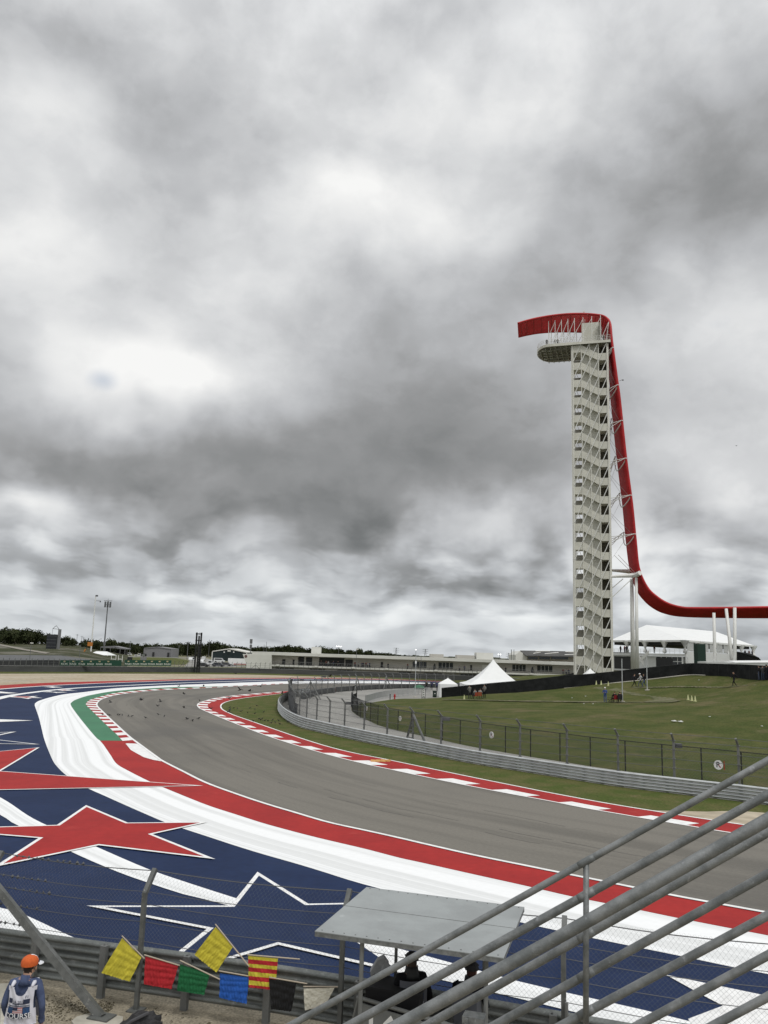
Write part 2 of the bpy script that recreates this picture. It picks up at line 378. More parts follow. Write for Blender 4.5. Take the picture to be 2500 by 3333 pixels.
# base ground out to the horizon
mb = MB(); mb.poly([(-6000, -300, -.05), (6000, -300, -.05), (6000, 9000, -.05), (-6000, 9000, -.05)]); struct('ground', mb.mesh('ground', Mdry))
# near dirt strip behind the guard rail
FDIR = Vector((10.43, -3.1, 0)).normalized(); FPERP = Vector((-FDIR.y, FDIR.x, 0))
RAILP = [Vector(p) for p in ((-26, 22.2, 0), (-14, 19.1, 0), (-7.2, 17.33, 0), (-4.9, 16.72, 0), (-2.0, 15.97, 0), (.6, 15.12, 0), (2.66, 14.38, 0), (6.0, 13.1, 0), (14, 9.6, 0))]
wRail = cr(RAILP, 6)
sheet('near_ground', [(-60, -30), (40, -30)]+[(p.x+.12, p.y+.42) for p in wRail[::-1]]+[(-60, 30)], .012, Mdirt)
# blue run off base
mid = [(a+c)/2 for a, c in zip(rs(wT_out, 120), rs(wT_in, 120))]
blue = [(p.x, p.y) for p in wRO]+[(-150, 60), (-60, 30)]+[(p.x, p.y) for p in wRail]+[(30, 20)]+[(p.x, p.y) for p in mid[::-1]]
sheet('runoff_area', blue, .006, Mblue)
# gravel trap and its grassy rim
WALLP = [(-900,2190),(-300,2186.5),(0,2186.5),(350,2187.5),(650,2189),(850,2192),(1060,2198),(1230,2203.5),(1450,2213),(1700,2226)]
wWall = W3(WALLP, 4)
sheet('gravel_trap', [(p.x, p.y) for p in wRO]+[(-150, 120)]+[(p.x, p.y) for p in wWall], .004, Mgravel)
struct('grass_verge', strip_mesh('grass_verge', rs(wWall, 60), rs(W3([(x, y+5+(1.5 if x < 300 else 0)) for x, y in WALLP], 4), 60), .012, Mgrass2))
# asphalt
struct('race_track', strip_mesh('race_track', rs(wT_out, 260), rs(wT_in, 260), .012, Mtrack))
# bands, outermost first
def band(name, A, B_, z, m, n=240): return struct(name, strip_mesh(name, rs(A, n), rs(B_, n), z, m))
band('red_stripe', wRO, wRI, .012, Mred, 120)
band('white_stripe', wRI, offset(wRI, .62), .014, Mwhite, 120)
s2a, s2b = offset(rs(wS2, 140), .5), offset(rs(wS2, 140), -.5)
struct('white_stripe', strip_mesh('white_stripe', [p.lerp(q, .5)+(q-p)*(-.5-.5*max(0, i/140-.75)*3) for i, (p, q) in enumerate(zip(s2a, s2b))], [p.lerp(q, .5)+(q-p)*(.5+.5*max(0, i/140-.75)*3) for i, (p, q) in enumerate(zip(s2a, s2b))], .014, Mwhite))
far_in = cr(gl([(1500,2229.5),(1230,2224.6),(1100,2223.8),(937,2225.4)]), 8)
wIn = far_in[:-1]+wRG
band('white_stripe', wIn, wW, .016, Mwhite, 420)
# red band between R_out and track edge, green band round the apex
def cut(P, px0, px1):
    """part of world curve P between the places seen at px0 and px1"""
    a, c = g(*px0), g(*px1)
    i = min(range(len(P)), key=lambda k: (P[k]-a).length); j = min(range(len(P)), key=lambda k: (P[k]-c).length)
    return P[i:j+1]
wR = W3(R_out); wG = W3(G_out); wKo = W3(K_out)
band('red_band', wR, cut(wT_out, (432,2410), (2700,3013)), .020, Mred, 240)
band('green_band', wG, cut(wT_out, (937,2226), (409,2392)), .024, Mgreen, 160)
ge = gl([(325,2409.5),(329,2413.5),(397,2412.5),(409,2421),(447,2421.5),(413,2396),(380,2392)])
sheet('red_end', [(p.x, p.y) for p in gl([(326,2412),(398,2412.5),(410,2421.5),(449,2422),(449,2440),(350,2440)])], .026, Mred)
sheet('green_end', [(p.x, p.y) for p in gl([(300,2384),(327,2411.8),(400,2412.3),(386,2394),(350,2360)])], .0275, Mgreen)
wedge = gl([(408,2420.5),(447,2421.8),(506,2466),(526,2479.5),(500,2475),(468,2466),(446,2454),(426,2442.6)])
sheet('white_wedge', [(p.x, p.y) for p in wedge], .028, Mline)
# outer kerb: alternating blocks
def kerb_blocks(name, A, B_, period, duty, z, matl, skew=0., n0=0, width=(0, 1), h=.0):
    """A, B_: matched curves; every block an object of its own"""
    L = [0.]
    for i in range(1, len(A)): L.append(L[-1]+(A[i]-A[i-1]).length)
    def pt(s, w):
        s = min(max(s, 0), L[-1]-1e-6); j = max(0, min(len(L)-2, int(np.searchsorted(L, s))-1)); t = (s-L[j])/max(L[j+1]-L[j], 1e-9)
        return A[j].lerp(A[j+1], t).lerp(B_[j].lerp(B_[j+1], t), w)
    out = []; k = n0
    while k*period < L[-1]:
        s0, s1 = k*period, k*period+period*duty
        mb = MB(pt(s0, 0)); P = []
        for w in (width[0], width[1]):
            for s in np.linspace(s0, s1, 4): P.append(pt(s+skew*(w-width[0]), w))
        bot = [(p.x, p.y, z) for p in P]
        fs = [(i, i+1, 5+i, 4+i) for i in range(3)]
        mb.add([(x, y, z+h) for x, y, _ in bot], fs)
        me = mb.mesh(name, matl)
        if me.polygons[0].normal.z < 0: me.flip_normals()
        out.append(link(name, me, None, mb.o)); k += 1
    return out
kroot = thing('outer_kerb', 'curved red and white striped kerb between the green band and the grey track', 'kerb', g(300, 2300))
kA = rs(cut(wT_out, (937,2226), (440,2417)), 200); kB = rs(wKo, 200)
o = link('kerb_base', strip_mesh('kerb_base', kB, kA, .030, Mred), kroot, -Vector(kroot.location))
for o in kerb_blocks('white_block', kA, kB, 3.55, .52, .034, Mline, 0.): o.parent = kroot; o.location = Vector(o.location)-kroot.location
# inner kerb
kroot2 = thing('inner_kerb', 'long red kerb with white blocks between the track and the infield grass', 'kerb', g(1200, 2480))
kiA = cut(wT_in, (937,2250), (2700,2760)); kiB = rs(wK_in, 260); kiA = rs(kiA, 260)
link('kerb_base', strip_mesh('kerb_base', kiA, kiB, .018, Mred), kroot2, -Vector(kroot2.location))
for nm, P_, off in (('inner_line', kiB, .16), ('track_line', kiA, .14)):
    link(nm, strip_mesh(nm, P_, offset(P_, off), .026, Mline), kroot2, -Vector(kroot2.location))
kl, kL = resample(kiA, 400)
# fit block phase so that one block starts at the place seen at (1267, 2505)
acc_, best = 0., None
a_ = g(1267, 2505)
for i in range(1, len(kl)):
    acc_ += (kl[i]-kl[i-1]).length
    if best is None or (kl[i]-a_).length < best[0]: best = ((kl[i]-a_).length, acc_)
per = 4.0; ph = best[1] % per
def sub_from(P, s0):
    s = 0.; i = 1
    while i < len(P) and s+(P[i]-P[i-1]).length < s0: s += (P[i]-P[i-1]).length; i += 1
    return i
i0 = sub_from(kl, ph); kj = rs(kiB, 400)
for o in kerb_blocks('white_block', kl[i0:], kj[i0:], per, .53, .024, Mline, .9, 0, (.03, .46)): o.parent = kroot2; o.location = Vector(o.location)-kroot2.location
# yellow sausage kerb pieces
for k, (x, y) in enumerate([(1222,2480.5),(1240,2480.3),(1256,2479.6)]):
    p = g(x, y); mb = MB(p); d = (g(1260, 2481)-g(1215, 2479)).normalized()
    mb.tube(p-d*.28+Vector((0, 0, .03)), p+d*.28+Vector((0, 0, .03)), .11, 8)
    o = mb.build('kerb_hump', flat('hump yellow', (.55,.30,.10)), kroot2)
struct('track_edge_line', strip_mesh('track_edge_line', rs(wT_out, 300), offset(rs(wT_out, 300), -.17 if False else .17), .038, Mline))
# infield grass between kerb and far guard rail
RB = [(1010,2264),(975,2267),(950,2272),(930,2280),(915,2291),(908,2302),(906,2310),(908,2318),(918,2333),(943,2351.5),(985.5,2370.5),(1049,2386),(1106,2399),(1212,2422),(1300,2439.5),(1369,2453),(1537.5,2486),(1706,2513),(1800,2528),(2011,2561),(2222,2587),(2433,2612.5),(2500,2621.7),(2720,2652)]
wRB = W3(RB)
sheet('infield_grass', [(p.x, p.y) for p in rs(wK_in, 160)]+[(p.x, p.y) for p in rs(wRB, 160)[::-1]], .014, Mgrass2)
sheet('sandy_patch', [(p.x, p.y) for p in gl([(2100,2638),(2180,2640),(2300,2643),(2400,2640),(2560,2652),(2700,2680),(2700,2726),(2412,2685),(2306,2669),(2200,2653)])], .017, Mgravel)
# service road
BAR = [(985,2276),(1010,2268),(1035,2261),(1086,2254),(1120,2250),(1230,2243),(1350,2239.5),(1430,2238),(1560,2238)]
wBAR = W3(BAR)
FOOT = [(1141.6,2298),(1143,2305),(1146,2315.6),(1163,2329),(1182,2339),(1207,2349.5),(1229.5,2360),(1295,2379),(1383.5,2397),(1497.5,2423),(1565,2436),(1645,2450),(1727,2464),(1823,2479),(1922,2495),(2036,2511),(2156.5,2526),(2285,2541),(2416,2557),(2620,2583)]
wF = W3(FOOT)
top = gl([(1186,2290),(1213,2287.5),(1268,2279),(1319,2274.5),(1371,2276),(1439,2277.6),(1500,2279)])
road = [(p.x, p.y) for p in rs(wRB, 160)]+[(p.x, p.y) for p in rs(wF, 120)[::-1]]+[(p.x, p.y) for p in top]+[(60, 126), (70, 185)]+[(p.x, p.y) for p in rs(wBAR, 40)[::-1]]
sheet('service_road', road, .010, Mroad)
# ---------------------------------------------------------------- grass hill
def A3(px, py, Y): v = at(px, py, Y); return (v.x, v.y, v.z)
HP = [A3(1585,2262.5,120), A3(1703,2253,119), A3(1836,2241,118), A3(2000,2223,116), A3(2117,2211,115), A3(2247,2197,113), A3(2370,2202,106), A3(2500,2213,98),
      A3(2650,2225,92), A3(1970,2286,101), A3(2085,2238,110), A3(2390,2234,101), A3(2240,2300,88), A3(2470,2330,76), A3(2200,2380,70), A3(2450,2440,60), A3(1800,2330,82), A3(1650,2290,102), A3(2000,2420,64),
      A3(1872,2190,171)[:2]+(3.4,), (60, 200, 4.5), (90, 215, 5.2), (90, 150, 5.0), (95, 90, 6.5), (80, 60, 5.), (50, 40, 1.2), (110, 240, 5.)]
for p in rs(wF, 26): HP.append((p.x, p.y, .0))
for p in top: HP.append((p.x, p.y, .02))
HP += [(20, 128, .05), (25, 150, .3), (12, 135, -.3), (12, 175, -.4), (0, 130, -.6), (0, 210, -.8), (-8, 110, -.5), (30, 230, .6), (28, 180, .8), (20, 200, .0)]
HPa = np.array(HP, float); HX = HPa[:, :2]/50.; n_ = len(HX); NHP = n_
def tps(r2): return np.where(r2 > 1e-12, .5*r2*np.log(np.maximum(r2, 1e-12)), 0.)
Kx = tps(((HX[:, None]-HX[None])**2).sum(-1))+np.eye(n_)*2e-4
Px = np.c_[np.ones(n_), HX]; Am = np.zeros((n_+3, n_+3)); Am[:n_, :n_] = Kx; Am[:n_, n_:] = Px; Am[n_:, :n_] = Px.T
HW = np.linalg.solve(Am, np.r_[HPa[:, 2], 0, 0, 0])
def hill(xs, ys):
    q = np.c_[np.atleast_1d(xs), np.atleast_1d(ys)]/50.
    r = tps(((q[:, None]-HX[None])**2).sum(-1)) @ HW[:NHP] + np.c_[np.ones(len(q)), q] @ HW[NHP:]
    return r
def hz_(x, y): return float(hill(x, y)[0])
def hit(px, py, lo=45., hi=170.):
    """first place along the sight line that lies on the hill (or flat ground)"""
    d = ray(px, py); last = None
    for s in np.arange(lo, hi, .5):
        p = CAMP+d*(s/d.y); h = max(hz_(p.x, p.y), 0.)
        if p.z <= h:
            return Vector((p.x, p.y, h))
    p = g(px, py); return p
gx0, gx1, gy0, gy1, st = -8., 130., 40., 250., 1.5
xs = np.arange(gx0, gx1+.1, st); ys = np.arange(gy0, gy1+.1, st)
XX, YY = np.meshgrid(xs, ys); Z = hill(XX.ravel(), YY.ravel())
Fp = [(p.x, p.y) for p in rs(wF, 200)]
fx = np.array(Fp)
# keep only the side of the fence foot that belongs to the hill: signed side of nearest foot segment
Q = np.c_[XX.ravel(), YY.ravel()]; side = np.ones(len(Q))
D2 = ((Q[:, None]-fx[None])**2).sum(-1); ni = np.clip(D2.argmin(1), 0, len(fx)-2)
tg = fx[ni+1]-fx[ni]; rel = Q-fx[ni]; cross = tg[:, 0]*rel[:, 1]-tg[:, 1]*rel[:, 0]
near = D2.min(1)
Z = np.where((cross < 0) & (Q[:, 1] < 112), np.minimum(Z, -.12), Z)
bumps = np.array([noise.noise(Vector((x*.12, y*.12, 0)))*.10+noise.noise(Vector((x*.4, y*.4, 3)))*.04 for x, y in Q])
Z = np.where(Z > .15, Z+bumps*np.clip(Z, 0, 1), Z)+.012
nx = len(xs); V = np.c_[Q, Z]; Fs = []
for j in range(len(ys)-1):
    for i in range(nx-1):
        a = j*nx+i; q = (a, a+1, a+nx+1, a+nx)
        if max(Z[list(q)]) > -.10: Fs.append(q)
me = bpy.data.meshes.new('grass_hill'); me.from_pydata(V.tolist(), [], Fs); me.materials.append(Mgrass)
me.polygons.foreach_set('use_smooth', [True]*len(Fs)); me.update(); struct('grass_hill', me)
# worn path draped on the hill
def drape(name, px, m, dz=.05):
    P = [hit(x, y) for x, y in px]; P2 = [Vector((p.x, p.y, 0)) for p in P]
    # subdivide by triangulating a fine grid clipped to the polygon
    from mathutils.geometry import intersect_point_tri_2d
    tri = tessellate_polygon([P2]); x0, x1 = min(p.x for p in P2), max(p.x for p in P2); y0, y1 = min(p.y for p in P2), max(p.y for p in P2)
    def inside(x, y): return any(intersect_point_tri_2d(Vector((x, y)), P2[a].to_2d(), P2[b_].to_2d(), P2[c].to_2d()) for a, b_, c in tri)
    s = .3; vs = {}; fs = []; V = []
    def vid(i, j):
        if (i, j) not in vs:
            x, y = x0+i*s, y0+j*s; vs[(i, j)] = len(V); V.append((x, y))
        return vs[(i, j)]
    for i in range(int((x1-x0)/s)+1):
        for j in range(int((y1-y0)/s)+1):
            if inside(x0+(i+.5)*s, y0+(j+.5)*s): fs.append((vid(i, j), vid(i+1, j), vid(i+1, j+1), vid(i, j+1)))
    if not V: return
    zz = hill([v[0] for v in V], [v[1] for v in V])
    me = bpy.data.meshes.new(name); me.from_pydata([(v[0], v[1], max(z, 0)+dz+.015) for v, z in zip(V, zz)], [], fs); me.materials.append(m); return struct(name, me)
Mpath = mat('worn path', (.15,.14,.09), (.085,.09,.045), scale=.5, rough=.95, fine=(.5, 6.), spots=((.10,.11,.05), .8, .5, .64), spec=.1)
drape('worn_path', [(1915,2238),(1960,2236),(2010,2241),(2035,2252),(2090,2262),(2130,2269),(2185,2274),(2215,2282),(2190,2288),(2120,2289),(2090,2286),(2128,2280),(2120,2270),(2060,2264),(2020,2256),(1990,2250),(1950,2246)], Mpath)
drape('worn_path', [(1440,2277.5),(1560,2279.5),(1700,2282),(1860,2283),(2000,2285),(2090,2286),(2090,2289),(1990,2288.5),(1850,2286.5),(1700,2285),(1560,2282.5),(1440,2280)], Mpath)
drape('worn_path', [(2060,2238),(2200,2235.5),(2400,2234),(2500,2235),(2500,2237),(2400,2236),(2200,2238),(2060,2241)], Mpath)
# ---------------------------------------------------------------- painted stars and stripes of the run off
def star(pts, fill, w=.26, z=.030, name='painted_star'):
    P = [Vector((p.x, p.y, 0)) for p in gl(pts)]
    sheet(name+'_outline', [(p.x, p.y) for p in P], z, Mline)
    sheet(name, [(p.x, p.y) for p in inset(P, w)], z+.004, fill)
star([(662.5,2560),(2,2512),(129,2434.6),(0,2447),(-150,2461),(-420,2430),(-260,2512),(-500,2578),(-150,2578),(0,2574)], Mred, .12, .040)
star([(280,2624),(416,2681.5),(678,2679),(496,2719),(701,2801),(321,2755.5),(-21,2827),(125,2732),(-241,2702),(185,2689)], Mred, .13, .044)
star([(838,2842),(1003,2946.5),(1420,2938),(1090,3012),(1345,3183),(905.5,3081),(423.6,3227),(673,3029),(281,2953),(750,2952.5)], Mblue, .13, .040)
def quad(name, pts, z, m=None): sheet(name, [(p.x, p.y) for p in gl(pts)], z, m or Mline)
def sband(A, B_, z): band('white_stripe', cr(gl(A), 8), cr(gl(B_), 8), z, Mwhite, 60)
sband([(-350,2450),(-150,2525),(0,2596.7),(90,2655.5),(157,2690),(319.5,2761),(422,2806),(500,2838),(600,2872),(756,2922.5),(1000,2998),(1189,3062),(1338,3101),(1471,3138),(1700,3201),(1845,3235),(2115,3296),(2400,3368)],
      [(-500,2480),(-150,2580),(0,2654),(30,2673.6),(63,2691),(238,2777.5),(380,2839),(500,2881.5),(600,2914),(743,2950),(980,3035),(1163,3100),(1300,3160),(1450,3196),(1700,3256.5),(1845,3292),(2115,3360),(2400,3440)], .022)
sband([(-300,2830),(-100,2905),(0,2957),(42,2964),(126.6,3001.7),(249,3058.6),(360,3098)], [(-400,2880),(-150,2985),(-30,3030),(42,3060),(110,3090),(180,3120),(250,3150)], .022)
quad('painted_star', [(2168,3177),(2470,3240),(2560,3262),(2750,3310),(2750,3600),(2300,3420),(2240,3321),(2353,3278),(2288,3244)], .026)
quad('painted_star', [(-200,2338),(0,2342),(108,2346),(0,2350.5),(-200,2352)], .026)
star([(54,2382.5),(0,2384.6),(-120,2392),(-60,2400),(0,2394)], Mblue, .22, .026)
star([(129,2424),(0,2409.5),(-120,2398),(-60,2416),(0,2422.5)], Mblue, .16, .030)
quad('painted_star', [(0,2251),(25,2253.5),(60,2256.3),(25,2257.5),(0,2256.5)], .020); quad('painted_star', [(-80,2250),(0,2251.5),(0,2257),(-100,2262)], .021)
quad('painted_star', [(140,2235.5),(162,2235),(170,2234),(178,2235.3),(207,2237.3),(180,2238),(172,2239),(160,2237.3)], .020)
star([(22,2268.5),(48,2266),(70,2266.6),(96,2266.5),(124,2266),(108,2269),(140,2272.5),(104,2272),(92,2275.3),(66,2271.3)], Mred, .5, .020)
star([(180,2246),(196,2244.3),(206,2244.6),(237,2244.8),(222,2247),(254,2248.8),(222,2248.6),(204,2249.4),(196,2247.5)], Mred, .5, .020)
star([(140,2252.5),(162,2250.3),(172,2252.2),(196,2252.5),(220,2254.5),(200,2254.5),(184,2256),(172,2253.6)], Mblue, .5, .020)
# concrete pads on the near ground, joined paving slabs
for q in ([(-60,3215),(38,3208),(95,3228),(80,3262),(0,3275),(-60,3280)], [(232,3333),(250,3318),(300,3305),(345,3310),(400,3318),(395,3360),(250,3360)]):
    P_ = gl(q); mb = MB(P_[0]); mb.prism([(p.x, p.y, .0) for p in P_], (0, 0, .05)); o = mb.build('concrete_pad', Mconc); o['kind'] = 'structure'
P_ = gl([(0,3290),(50,3296),(75,3320),(60,3350),(0,3350)]); mb = MB(P_[0]); mb.prism([(p.x, p.y, .0) for p in P_], (0, 0, .04)); o = mb.build('concrete_pad', Mconc); o['kind'] = 'structure'
# ================================================================ OBSERVATION TOWER
Mcream = flat('cream steel', (.68,.67,.61), rough=.55, var=.08, scale=.6)
Mcream2 = flat('cream panel', (.60,.59,.52), rough=.7, var=.12, scale=.4)
Mdarkp = flat('shade painted panel', (.15,.14,.115), rough=.9, var=.2, scale=.8)  # dark brown paints in the shade of the tower's right bay
Mslab = flat('weathered slab', (.36,.35,.30), rough=.85, var=.3, scale=.7)
Mvred = mat('red steel tube', (.45,.015,.018), (.36,.012,.015), scale=.5, rough=.5, spec=.35)
Mwsteel = flat('white steel', (.70,.70,.67), rough=.5, var=.06)
TA = R_(16.9); tu = Vector((math.cos(TA), -math.sin(TA), 0)); tv = Vector((math.sin(TA), math.cos(TA), 0)); tz = Vector((0, 0, 1))
T0 = Vector((39.75, 171, 3.55)); TW, TD, NS, LH = 7.15, 8.4, 18, 3.9
tow = thing('observation_tower', 'tall cream steel stair tower with a red ribbon of tubes curling over its top platform', 'tower', T0)
Rt = Matrix((tu, tv, tz)).transposed()
def tl(u, v, z): return T0+tu*u+tv*v+tz*z
def tmesh(): return MB(T0)
def share(me, name, off, parent=tow):
    return link(name, me, parent, off)
BW = TW/4
# landing, left : floor and parapet box
def bx(mb, u0, u1, v0, v1, z0, z1, m=0):
    c = tl((u0+u1)/2, (v0+v1)/2, (z0+z1)/2); mb.box(c, (abs(u1-u0), abs(v1-v0), abs(z1-z0)), Rt, m)
m_ = tmesh(); bx(m_, .12, BW, 0.12, 3.1, 2.05, 2.28); bx(m_, .10, BW+.0, 0.02, .12, 2.0, 3.60); bx(m_, .12, .22, .14, 3.1, 2.3, 3.4); 
mLL = m_.mesh('left_landing', [Mcream2])
m_ = tmesh(); bx(m_, .12, BW, 3.2, 3.3, -.3, 1.25); mBP = m_.mesh('back_panel', [flat('shade painted back panel', (.30,.29,.25), rough=.8)])  # greyer than the landings: the panel's shade is put into its colour
m_ = tmesh(); bx(m_, 3*BW, 4*BW-.1, .12, 3.1, -.08, .15); bx(m_, 3*BW, 4*BW-.06, .02, .12, -.12, 1.45)
mRL = m_.mesh('right_landing', [Mcream2])
# front flight falls from the left landing to the right landing half a storey below
m_ = tmesh()
a = [tl(BW, .04, 2.0), tl(3*BW, .04, -.12), tl(3*BW, .04, 1.45), tl(BW, .04, 3.60)]
m_.prism(a, tv*.10)
a = [tl(BW, .16, 2.05), tl(3*BW, .16, -.08), tl(3*BW, .16, .15), tl(BW, .16, 2.30)]
m_.prism(a, tv*.8)
for k in range(12):
    f = (k+.5)/12; bx(m_, BW+2*BW*f-.14, BW+2*BW*f+.14, .18, .95, 2.25-2.12*f, 2.40-2.12*f)
mFF = m_.mesh('front_flight', [Mcream2])
# back flight rises from the right landing up to the left landing
m_ = tmesh()
a = [tl(BW, 1.75, 2.05), tl(3*BW, 1.75, 4.0), tl(3*BW, 1.75, 4.25), tl(BW, 1.75, 2.3)]
m_.prism(a, tv*1.4)
a = [tl(BW, 1.72, 2.0), tl(3*BW, 1.72, 3.95), tl(3*BW, 1.72, 5.4), tl(BW, 1.72, 3.4)]
mBF = m_.mesh('back_flight', [Mcream2])
m_ = tmesh(); bx(m_, BW, 3*BW, 1.0, 1.1, 0, LH-.02); mSW = m_.mesh('stair_wall_panel', [Mcream2])
m_ = tmesh(); bx(m_, 3*BW+.05, 4*BW-.02, 3.15, 3.3, 0, LH-.02); mDW = m_.mesh('shade_panel', [Mdarkp])  # back wall of the right bay, shade carried by its colour
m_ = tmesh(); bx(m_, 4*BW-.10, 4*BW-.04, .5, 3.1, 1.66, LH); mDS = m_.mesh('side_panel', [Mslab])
# braces
m_ = tmesh(); m_.tube(tl(.1, -.14, 0), tl(BW, -.14, LH), .085, 5); mBR = m_.mesh('brace', [Mwsteel])
m_ = tmesh(); m_.tube(tl(BW*.9, TD*.8, 0), tl(.1, TD*.8, LH), .05, 4); mBB = m_.mesh('back_brace', [Mcream])
for i in range(NS):
    dzv = tz*(LH*i)
    share(mLL, 'left_landing', dzv); share(mBP, 'back_panel', dzv); share(mRL, 'right_landing', dzv if i else dzv); share(mFF, 'front_flight', dzv)
    if i < NS-1: share(mBF, 'back_flight', dzv)
    share(mSW, 'stair_wall_panel', dzv); share(mDW, 'shade_panel', dzv); share(mDS, 'side_panel', dzv)
    share(mBB, 'back_brace', dzv)
    for k in range(4): share(mBR, 'brace', dzv+tu*(BW*k))
HT = NS*LH
for k in range(5):
    for v in (0., 3.45, TD*.8):
        if v == TD*.8 and k in (1, 2, 3): continue
        m_ = tmesh(); r = .085 if (k in (1, 2, 3) or v) else .15
        m_.tube(tl(BW*k, v-.02, -.1), tl(BW*k, v-.02, HT-.3), r, 6); m_.build('column', Mcream, tow)
m_ = tmesh(); bx(m_, -.36, -.18, .0, .3, -2.2, HT-.3); m_.build('corner_column', Mcream, tow)
m_ = tmesh(); bx(m_, 4*BW+.12, 4*BW+.30, .0, .4, -.1, HT-.3); m_.build('corner_column', Mcream, tow)
m_ = tmesh(); bx(m_, .5, 3.0, .3, 3.5, -2.4, -.12); bx(m_, 4.0, 5.3, .3, 3.5, -2.4, -.12); bx(m_, 6.0, 7.4, .3, 3.5, -2.4, -.12); bx(m_, -.2, 7.5, 3.0, 3.6, -2.4, -.14); bx(m_, -.3, 7.5, -.05, 3.6, -.12, -.02); m_.build('concrete_base', Mconc, tow)
for k in (0, 1):   # end landing storeys glass-less openings framed across
    pass
# platform: a long oval deck reaching out to the left
def oval(u0, u1, v0, v1, n=10):
    r = (v1-v0)/2; P = [(u1, v0), (u1, v1)]; c = u0+r*.62
    for i in range(n+1):
        t = math.pi/2+math.pi*i/n; P.append((c+r*.62*math.cos(t), (v0+v1)/2+r*math.sin(t)))
    return P
OV = oval(-7.9, 7.75, -.4, 9.4)
m_ = tmesh(); m_.prism([tl(u, v, HT-.05) for u, v in OV], tz*.3); m_.build('deck', Mslab, tow)
OV2 = oval(-8.0, 7.85, -.5, 9.5, 14)
for i in range(len(OV2)):
    a, c = OV2[i], OV2[(i+1) % len(OV2)]
m_ = tmesh()
for i in range(len(OV2)):
    a, c = OV2[i], OV2[(i+1) % len(OV2)]; m_.prism([tl(*a, HT-.30), tl(*c, HT-.30), tl(*c, HT+.28), tl(*a, HT+.28)], tz*.0+(tl(*c, 0)-tl(*a, 0)).cross(tz).normalized()*.08)
m_.build('deck_fascia', Mcream2, tow)
Mglassf = flat('frosted deck glass', (.62,.64,.60), rough=.25, var=.2)
for i in range(8):       # underside ribs and panes
    m_ = tmesh(); u = -7.0+i*1.12; bx(m_, u-.06, u+.06, .1 if i else 1.8, 8.9 if i else 7.2, HT-.75, HT-.27); m_.build('deck_rib', Mslab, tow)
for j in range(5):
    m_ = tmesh(); v = 1.2+j*1.6; bx(m_, -7.1 if j not in (0, 4) else -6.5, 0, v-.05, v+.05, HT-.62, HT-.27); m_.build('deck_beam', Mslab, tow)
for i in range(2):
    for j in range(4):
        m_ = tmesh(); u = -6.9+i*1.12; v = 1.3+j*1.6; bx(m_, u+.08, u+.95, v+.1, v+1.3, HT-.30, HT-.262); m_.build('deck_pane', Mglassf, tow)
# railing of the deck
m_ = tmesh()
for zz in (1.35, .95, .6):
    m_.path([tl(*p, HT+zz) for p in OV2[2:]]+[tl(*OV2[0], HT+zz)], .025, 4)
m_.build('deck_handrail', Mwsteel, tow)
m_ = tmesh()
PP, PL = resample([Vector((*p, 0)) for p in OV2[2:]]+[Vector((*OV2[0], 0))], 46)
for p in PP: m_.tube(tl(p.x, p.y, HT+.3), tl(p.x, p.y, HT+1.4), .022, 4)
m_.build('railing_posts', Mwsteel, tow)
# lift head and the posts that carry the canopy
m_ = tmesh(); bx(m_, BW*1.02, BW*3.05, 1.6, 4.8, HT+.3, HT+5.3); m_.build('lift_housing', Mcream2, tow)
m_ = tmesh(); bx(m_, BW*3.1, BW*3.25, .6, 4.8, HT+.3, HT+4.8); m_.build('lift_housing', Mslab, tow)
us = [-5.15, -3.75, -2.38, -1.0, .4, 2.2, 4.05, 5.9]
for v in (0.3, 6.8):
    for i, u in enumerate(us):
        m_ = tmesh(); m_.tube(tl(u, v, HT+.3), tl(u, v, HT+5.9+.05*i), .07, 5); m_.build('canopy_post', Mwsteel, tow)
        if i < len(us)-1:
            m_ = tmesh(); m_.tube(tl(u, v, HT+2.4), tl(us[i+1], v, HT+5.7), .055, 5); m_.build('canopy_brace', Mwsteel, tow)
            if i < 4:
                m_ = tmesh(); m_.tube(tl(u, v, HT+.4), tl(us[i+1], v, HT+2.6), .045, 4); m_.tube(tl(us[i+1], v, HT+.4), tl(u, v, HT+2.6), .045, 4); m_.build('cross_brace', Mwsteel, tow)
m_ = tmesh(); m_.tube(tl(7.0, .3, HT+.3), tl(7.6, .3, HT+4.6), .07, 5); m_.tube(tl(5.9, .3, HT+.6), tl(7.6, .3, HT+4.6), .06, 5); m_.build('canopy_brace', Mwsteel, tow)
m_ = tmesh(); m_.tube(tl(2.4, 4, HT+5.2), tl(2.4, 4, HT+9.3), .05, 5); m_.box(tl(2.2, 4, HT+9.0), (.35, .2, .3), Rt); m_.build('antenna', Mwsteel, tow)
# the ribbon : near edge and far edge, measured, then joined by parallel tubes
RN = [(1685,1052.6),(1714.8,1043.5),(1753.7,1034.4),(1805.5,1026),(1857,1021.5),(1909,1021.5),(1945.5,1024.6),(1965,1029),(1979,1039.6),(1987,1058),(1992,1110),(2009,1239),(2017.4,1300),(2037.7,1492),(2057,1639),(2069,1760),(2079.5,1850),(2106,1911),(2138.7,1943.4),(2175,1965),(2218,1977),(2261.7,1979.5),(2399,1978.5),(2500,1976.7),(2700,1975),(2900,1973)]
RF = [(1687.6,1096.6),(1716,1090),(1755,1083.5),(1805.5,1079.8),(1857,1079.5),(1905,1081),(1938,1083),(1954,1088),(1964,1097),(1969,1109),(1974,1135),(1987,1240),(1991,1300),(2011,1492),(2029,1639),(2041,1762),(2053,1852),(2073,1915),(2095,1948),(2125,1975),(2165,1994),(2230,2004.5),(2390,2008),(2500,2008.5),(2720,2009),(2930,2010)]
YN = [171.5]*8+[170.5, 169.5, 168.5]+[168]*6+[167.5, 167, 166.5, 166, 165.5, 164, 163, 161, 159]
